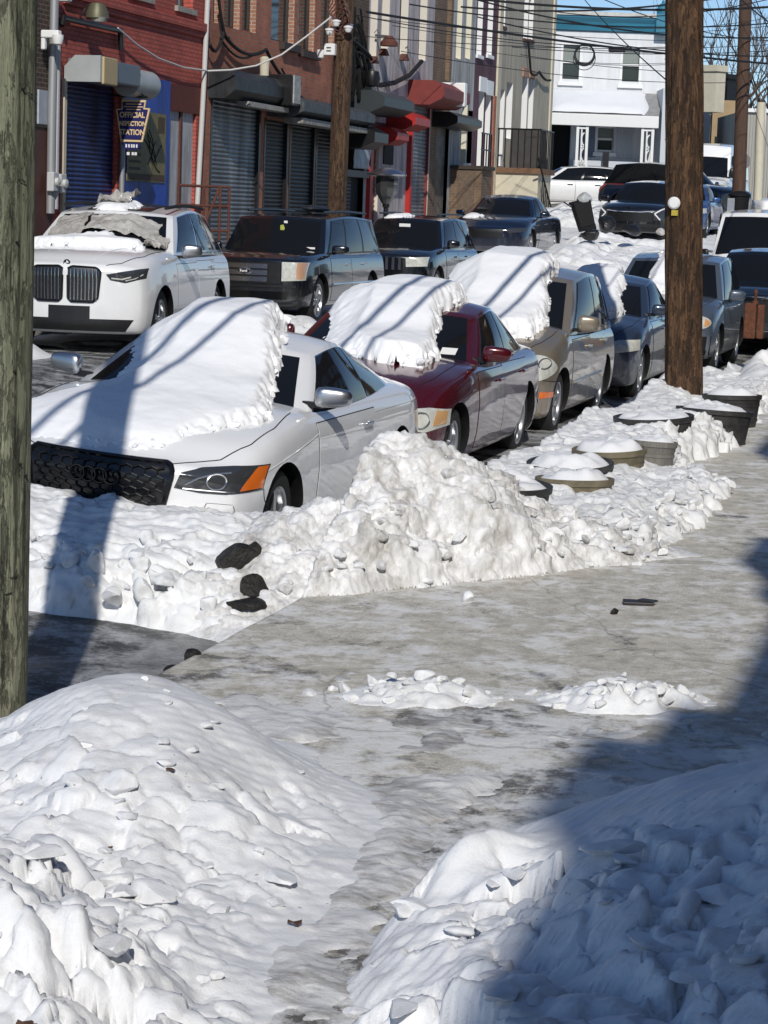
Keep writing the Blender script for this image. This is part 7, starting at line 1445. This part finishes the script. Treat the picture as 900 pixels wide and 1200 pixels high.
tub(722, 529, .45, .57, .45, TUBO, 'olive wooden tub in the middle of the row', .10, seed=4)
tub(764, 519, .47, .42, .42, TUBG, 'narrow grey wooden tub right of the olive tub', .05, seed=5)
tub(775, 491, .50, .70, .45, TUB, 'wide black tub at the foot of the brown pole', .05, seed=6)
tub(842, 483, .46, .72, .45, TUB, 'wide black tub right of the brown pole', .05, seed=7)
tub(864, 465, .46, .60, .38, TUB, 'farthest black tub of the kerb row', .07, seed=8)
# rusty post
rp = thing('rusty_post', 'short rusty steel post standing in snow at the right edge', 'post', onu(883, 392, 33)); RUST = mat('rust', (.16, .055, .025), .85, var=.5, vscale=14, bump=.6, bscale=50)
mb = MB(); mb.box((-.06, 0, .20), (.17, .17, .52)); mb.box((.09, .02, .19), (.10, .13, .50)); bevel(mb.build('post', RUST, rp), .02, 3); mb = MB(); mb.lathe([(.05, .45), (.05, .48), (.022, .50), (.022, .60), (.03, .61), (.03, .63), (.012, .66)], 14, (.0, 0, 0)); mb.build('cap', RUST, rp, True)
# toppled bins and bags
bn = onu(688, 268, 54.5); t = thing('wheelie_bin', 'toppled black wheelie bin leaning in the snow', 'bin', (bn.x, bn.y, bn.z)); t.rotation_euler = (R(-18), R(-14), R(20)); t.scale = (.82, .82, .82); BIN = mat('bin_plastic', (.010, .010, .011), .75, spec=.2)
mb = MB(); mb.box((0, 0, .40), (.46, .48, .80), taper=1.18); bevel(mb.build('bin_body', BIN, t), .03); mb = MB(); mb.box((0, .12, .86), (.58, .60, .05), rx=.5); mb.tube([(-.24, .30, .80), (.24, .30, .80)], .02, 8); bevel(mb.build('lid', BIN, t), .015); mb = MB(); mb.tube([(-.22, .28, .80), (-.42, .36, 1.05), (-.2, .38, .9)], .018, 6); mb.build('bent_handle', BIN, t)
mb = MB(); mb.lathe([(.11, -.03), (.12, 0), (.11, .03)], 20, (.28, .25, .08), 'X'); mb.build('wheel', BIN, t, True)
BAG = mat('black_bag', (.012, .012, .013), .28, bump=1., bscale=14)
clump(onu(709, 262, 53.6), (.62, .5, .48), 'shiny black rubbish bag beside the toppled bin', 21, BAG, 'bag', 'rubbish_bag', .3); clump(onu(692, 275, 53.2), (.5, .4, .3), 'flattened black rubbish bag under the toppled bin', 22, BAG, 'bag', 'rubbish_bag', .3)
clump(onu(684, 233, 54.6), (.42, .4, .36), 'clear plastic bag on top of the toppled bin', 23, mat('clear_bag', (.55, .57, .56), .2, 0, .3, var=.3, vscale=10), 'bag', 'plastic_bag', .3)
clump(onu(741, 270, 53.8), (.7, .4, .3), 'black plastic heap in the ploughed ridge', 24, BAG, 'bag', 'rubbish_bag', .3)
clump(onu(774, 272, 52.8), (.26, .24, .2), 'grey foam lump beside the black crossover', 25, mat('foam', (.5, .48, .45), .7), 'foam', 'foam_lump', .3)
t = thing('rubbish_bin', 'black rubbish bin behind the delivery van mirror', 'bin', onu(866, 243, 64.5)); t.location.z -= .45; mb = MB(); mb.lathe([(.24, -.3), (.28, .75), (.32, .77), (.32, .82), (.16, .9), (0, .92)], 24); mb.build('bin_body', BIN, t, True, 40); mb = MB(); mb.box((-.2, -.26, .4), (.2, .1, .6)); mb.build('torn_liner', mat('grey_liner', (.25, .27, .3), .4, bump=1, bscale=9), t)
# hydrant between white SUV and crossover
t = thing('fire_hydrant', 'red and yellow fire hydrant behind the white SUV', 'hydrant', onu(249, 290, 36.4)); t.location.z = gzf(-12.2, 36.4)+.75; mb = MB(); mb.lathe([(.13, -.75), (.13, -.70), (.10, -.68), (.10, -.2), (.13, -.18), (.13, -.12)], 20, mi=0); mb.lathe([(.05, -.2), (.05, .2)], 12, (0, -.0, -.3), 'X'); mb.build('barrel', mat('hydrant_yellow', (.5, .36, .04), .5), t, True, 40); mb = MB(); mb.lathe([(.13, -.12), (.11, -.03), (.05, .04), (.03, .10), (0, .11)], 20); mb.build('bonnet', mat('hydrant_red', (.45, .05, .03), .5), t, True, 40)

# second wooden pole on the far pavement with its camera cluster
b = onv(393, 250, -12.5); WP = Vector((b.x, b.y, gzf(-12.5, b.y)))
MIDWOOD = wood_mat('mid_brown_wood', (.065, .034, .018), (.14, .08, .042), (.09, .05, .027), .9, .8, .4)
pole('utility_pole', 'brown wooden pole carrying white cameras on the far pavement', WP, (WP.x+.12, WP.y, 10.5), .19, .165, MIDWOOD, 21, 32, 160, .006)
def at_wp(px, py, off=.25): return onu(px, py, WP.y-off)
for lab, q in (('white camera box on the far wooden pole', [(387, 58)]),):
    c0 = at_wp(387, 58); t = thing('camera_box', lab, 'camera', c0); mb = MB(); mb.box((0, 0, 0), (.22, .14, .22)); bevel(mb.build('box', M['white'], t), .01); mb = MB(); mb.box((-.01, -.075, .03), (.09, .01, .02)); mb.box((-.01, -.075, -.03), (.09, .01, .02)); mb.build('slot', M['seam'], t); mb = MB(); mb.lathe([(0, -.12), (.06, -.10), (.08, -.03), (.08, .05)], 16, (-.19, 0, -.06), 'Z'); mb.build('dome', M['white'], t, True)
for i, (px, py, lab) in enumerate(((394, 27, 'upper white dome camera on the far wooden pole'), (386, 37, 'lower white dome camera on the far wooden pole'), (408, 34, 'white dome camera on the right of the far wooden pole'))):
    t = thing('dome_camera', lab, 'camera', at_wp(px, py, .3), group='dome cameras on the far pole'); mb = MB(); mb.lathe([(0, -.075), (.05, -.06), (.07, -.02), (.075, .01), (.09, .02), (.09, .05), (.03, .07)], 18); mb.build('dome', M['white'], t, True); mb = MB(); mb.tube([(0, 0, .06), (0, .1, .1), (0, .3, .1)], .02, 6); mb.build('arm', M['alu'], t)
cw = MB()
for i in range(5): a0 = at_wp(394+2*i, 6+5*i, .22); cw.tube([(a0.x+.16*math.cos(t)+.03*math.sin(5*t+i), a0.y-.02*i, a0.z+.26*math.sin(t)) for t in np.linspace(0, 6.2, 30)], .012, 5)
tag(cw.build('cable_coil', mat('red_black_cable', (.08, .025, .022), .5), None, True), 'tangle of dark red cable looped on the far wooden pole', 'cable')
# steel conduit right of that pole
b0, b1 = onv(412, 0, -13.6), onv(402, 240, -13.6); mb = MB(); mb.tube([b0+(b0-b1)*.3, b1], .055, 12); tag(mb.build('steel_pole', mat('galvanised', (.42, .44, .46), .4, .7), None, True), 'thin galvanised steel pole behind the far wooden pole', 'pole')
# street lamp with dished cap
t0 = onv(452, 250, -12.6); lz = onv(457, 203, -12.6); t = thing('street_lamp', 'black lantern lamp post with a wide grey cap', 'street lamp', (t0.x, t0.y, gzf(-12.6, t0.y))); hz = lz.z-t.location.z
mb = MB(); mb.lathe([(.11, 0), (.11, .3), (.06, .35), (.05, hz-.75), (.08, hz-.72), (.08, hz-.66)], 14); mb.build('post', M['black'], t, True, 40); mb = MB(); mb.lathe([(.09, hz-.66), (.24, hz-.42), (.25, hz-.12), (.2, hz-.05)], 10); mb.build('lantern', M['lampdark'], t, True, 30); mb = MB(); mb.lathe([(.2, hz-.1), (.42, hz-.06), (.43, hz-.03), (.3, hz+.05), (.1, hz+.11), (0, hz+.12)], 24); mb.build('lamp_cap', M['alu'], t, True, 40)
# far pole with crossing wires, and a stop sign seen from behind
b = onu(866, 230, 66.); FPt = onu(874, 0, 66.); pole('utility_pole', 'distant reddish brown pole right of the delivery van', (b.x, b.y, b.z-.5), FPt+(FPt-b)*.6, .20, .17, mat('far_pole_wood', (.10, .055, .035), .85, var=.4, vscale=8, stretch=(3, 3, .2)), 5, 20, 40, .004)
c0 = onu(868, 189, 67.5); t = thing('stop_sign', 'grey back of an octagonal stop sign beside the distant pole', 'sign', c0); mb = MB(); oc = [(.30*math.cos(math.pi/8+i*math.pi/4), .30*math.sin(math.pi/8+i*math.pi/4)) for i in range(8)]; mb.prism(oc, lambda q: (q[0], -.004, q[1]), lambda q: (q[0], .004, q[1])); mb.build('sign_plate', mat('sign_back_grey', (.17, .17, .17), .6), t); mb = MB(); mb.box((0, .03, -.9), (.05, .04, 2.3)); mb.build('sign_post', M['alu'], t)

# overhead cables: each spans between two points, with its own sag
CAB = mat('cable_black', (.012, .012, .013), .6); CABW = mat('cable_white', (.55, .54, .52), .6)
def cable(a, b, r, sag, label, m=CAB, n=30, over=0.0, group=None):
    a, b = Vector(a), Vector(b); P = [a.lerp(b, t)-Vector((0, 0, sag*4*t*(1-t))) for t in np.linspace(0, 1, n)]; mb = MB(); mb.tube(P, r*.62 if over == 0 else r, 6); return tag(mb.build('cable', m, None, True), label, 'cable', group)
GC = 'cables along the near kerb'
# the bundles between the two near poles, above the cars (they throw the streaks over the snow)
for dz, dv, r in ((5.15, -.20, .026), (5.75, -.22, .034)):
    cable((GP.x+dv, GP.y-9, dz+.1), (BP.x+dv, BP.y, dz), r, .25, 'telephone cable bundle running along the near kerb poles', over=1, group=GC); cable((BP.x+dv, BP.y, dz), (BP.x+dv-1.0, 66, dz+2.4), r*.7, .5, 'cable running on from the brown pole to the distant pole', group='cables beyond the brown pole')
for i, (pa, ua, pb, ub, r, sag) in enumerate([((405, 15), 49, (790, 55), 66, .020, .25), ((430, 14), 50, (905, 75), 66, .05, .1), ((520, -6), 55, (905, 8), 62, .05, .2), ((560, 0), 58, (905, 44), 64, .035, .3), ((420, 42), 50, (905, 52), 68, .016, .2),
        ((600, 30), 60, (905, 30), 70, .014, .2), ((480, 5), 54, (905, 27), 66, .03, .3), ((440, 22), 52, (800, 48), 70, .014, .1), ((600, 55), 62, (905, 59), 70, .02, .15), ((460, 30), 52, (840, 62), 66, .014, .2), ((650, 70), 66, (905, 58), 70, .014, .3), ((540, 8), 58, (905, -14), 60, .04, .3), ((640, 22), 64, (905, 20), 66, .012, .3), ((560, 20), 58, (905, 66), 66, .03, .25), ((470, 60), 52, (905, 95), 70, .016, .3), ((610, 64), 62, (905, 84), 70, .016, .2), ((700, -4), 50, (905, 48), 60, .02, .2), ((640, 12), 60, (905, -2), 58, .02, .3), ((500, 48), 55, (780, 74), 70, .012, .2)]):
    cable(onu(*pa, ua), onu(*pb, ub), r, sag, 'thin black overhead cable crossing the end of the street', group='overhead cables across the street')
cable(onu(682, -4, 40), onu(788, 100, BP.y+.3), .012, .05, 'diagonal service wire coming down to the brown pole'); cable(onu(788, 100, BP.y), onu(800, 116, BP.y-.18), .012, 0, 'short wire end tacked across the brown pole'); 
for i, (a, b_) in enumerate([((838, -5), (905, 185)), ((852, -5), (905, 90)), ((876, -5), (905, 30)), ((884, -5), (905, 42)), ((826, -5), (868, 110)), ((864, 40), (905, 120))]): cable(onu(*a, 60), onu(*b_, 64), .022 if i in (2, 3) else .012, .05, 'slack guy wire slanting down at the top right corner', group='slanting wires by the distant pole')
P = [onv(x, y, -14.38) for x, y in ((138, 33), (160, 52), (185, 68), (215, 79), (243, 83))]; 
cw = MB(); cw.tube(P+[onv(270, 82, -14.0), onv(300, 77, -13.6), onv(330, 64, -13.2), onv(360, 42, -12.8), onv(388, 20, -12.5)], .018, 6); tag(cw.build('cable', CABW, None, True), 'pale slack wire from the red shop front to the far wooden pole', 'cable')
# cable coil and black splice box hung on the wires before the white house
c0 = onu(685, 64, 68); mb = MB()
for r_, dz in ((.30, 0), (.31, -.02), (.29, .01), (.34, -.12)): mb.tube([(c0.x+r_*math.cos(t), c0.y+.01*r_, c0.z+dz+r_*math.sin(t)) for t in np.linspace(0, 6.283, 40)], .025 if dz > -.1 else .012, 6, False)
tag(mb.build('cable_loop', CAB, None, True), 'round black loop of spare cable hanging in front of the white house', 'cable')
c0 = onu(723, 58, 68); mb = MB(); mb.box((c0.x, c0.y, c0.z), (.50, .18, .17)); tag(bevel(mb.build('splice_box', CAB), .03), 'black splice box hanging on the wires before the white house', 'box')
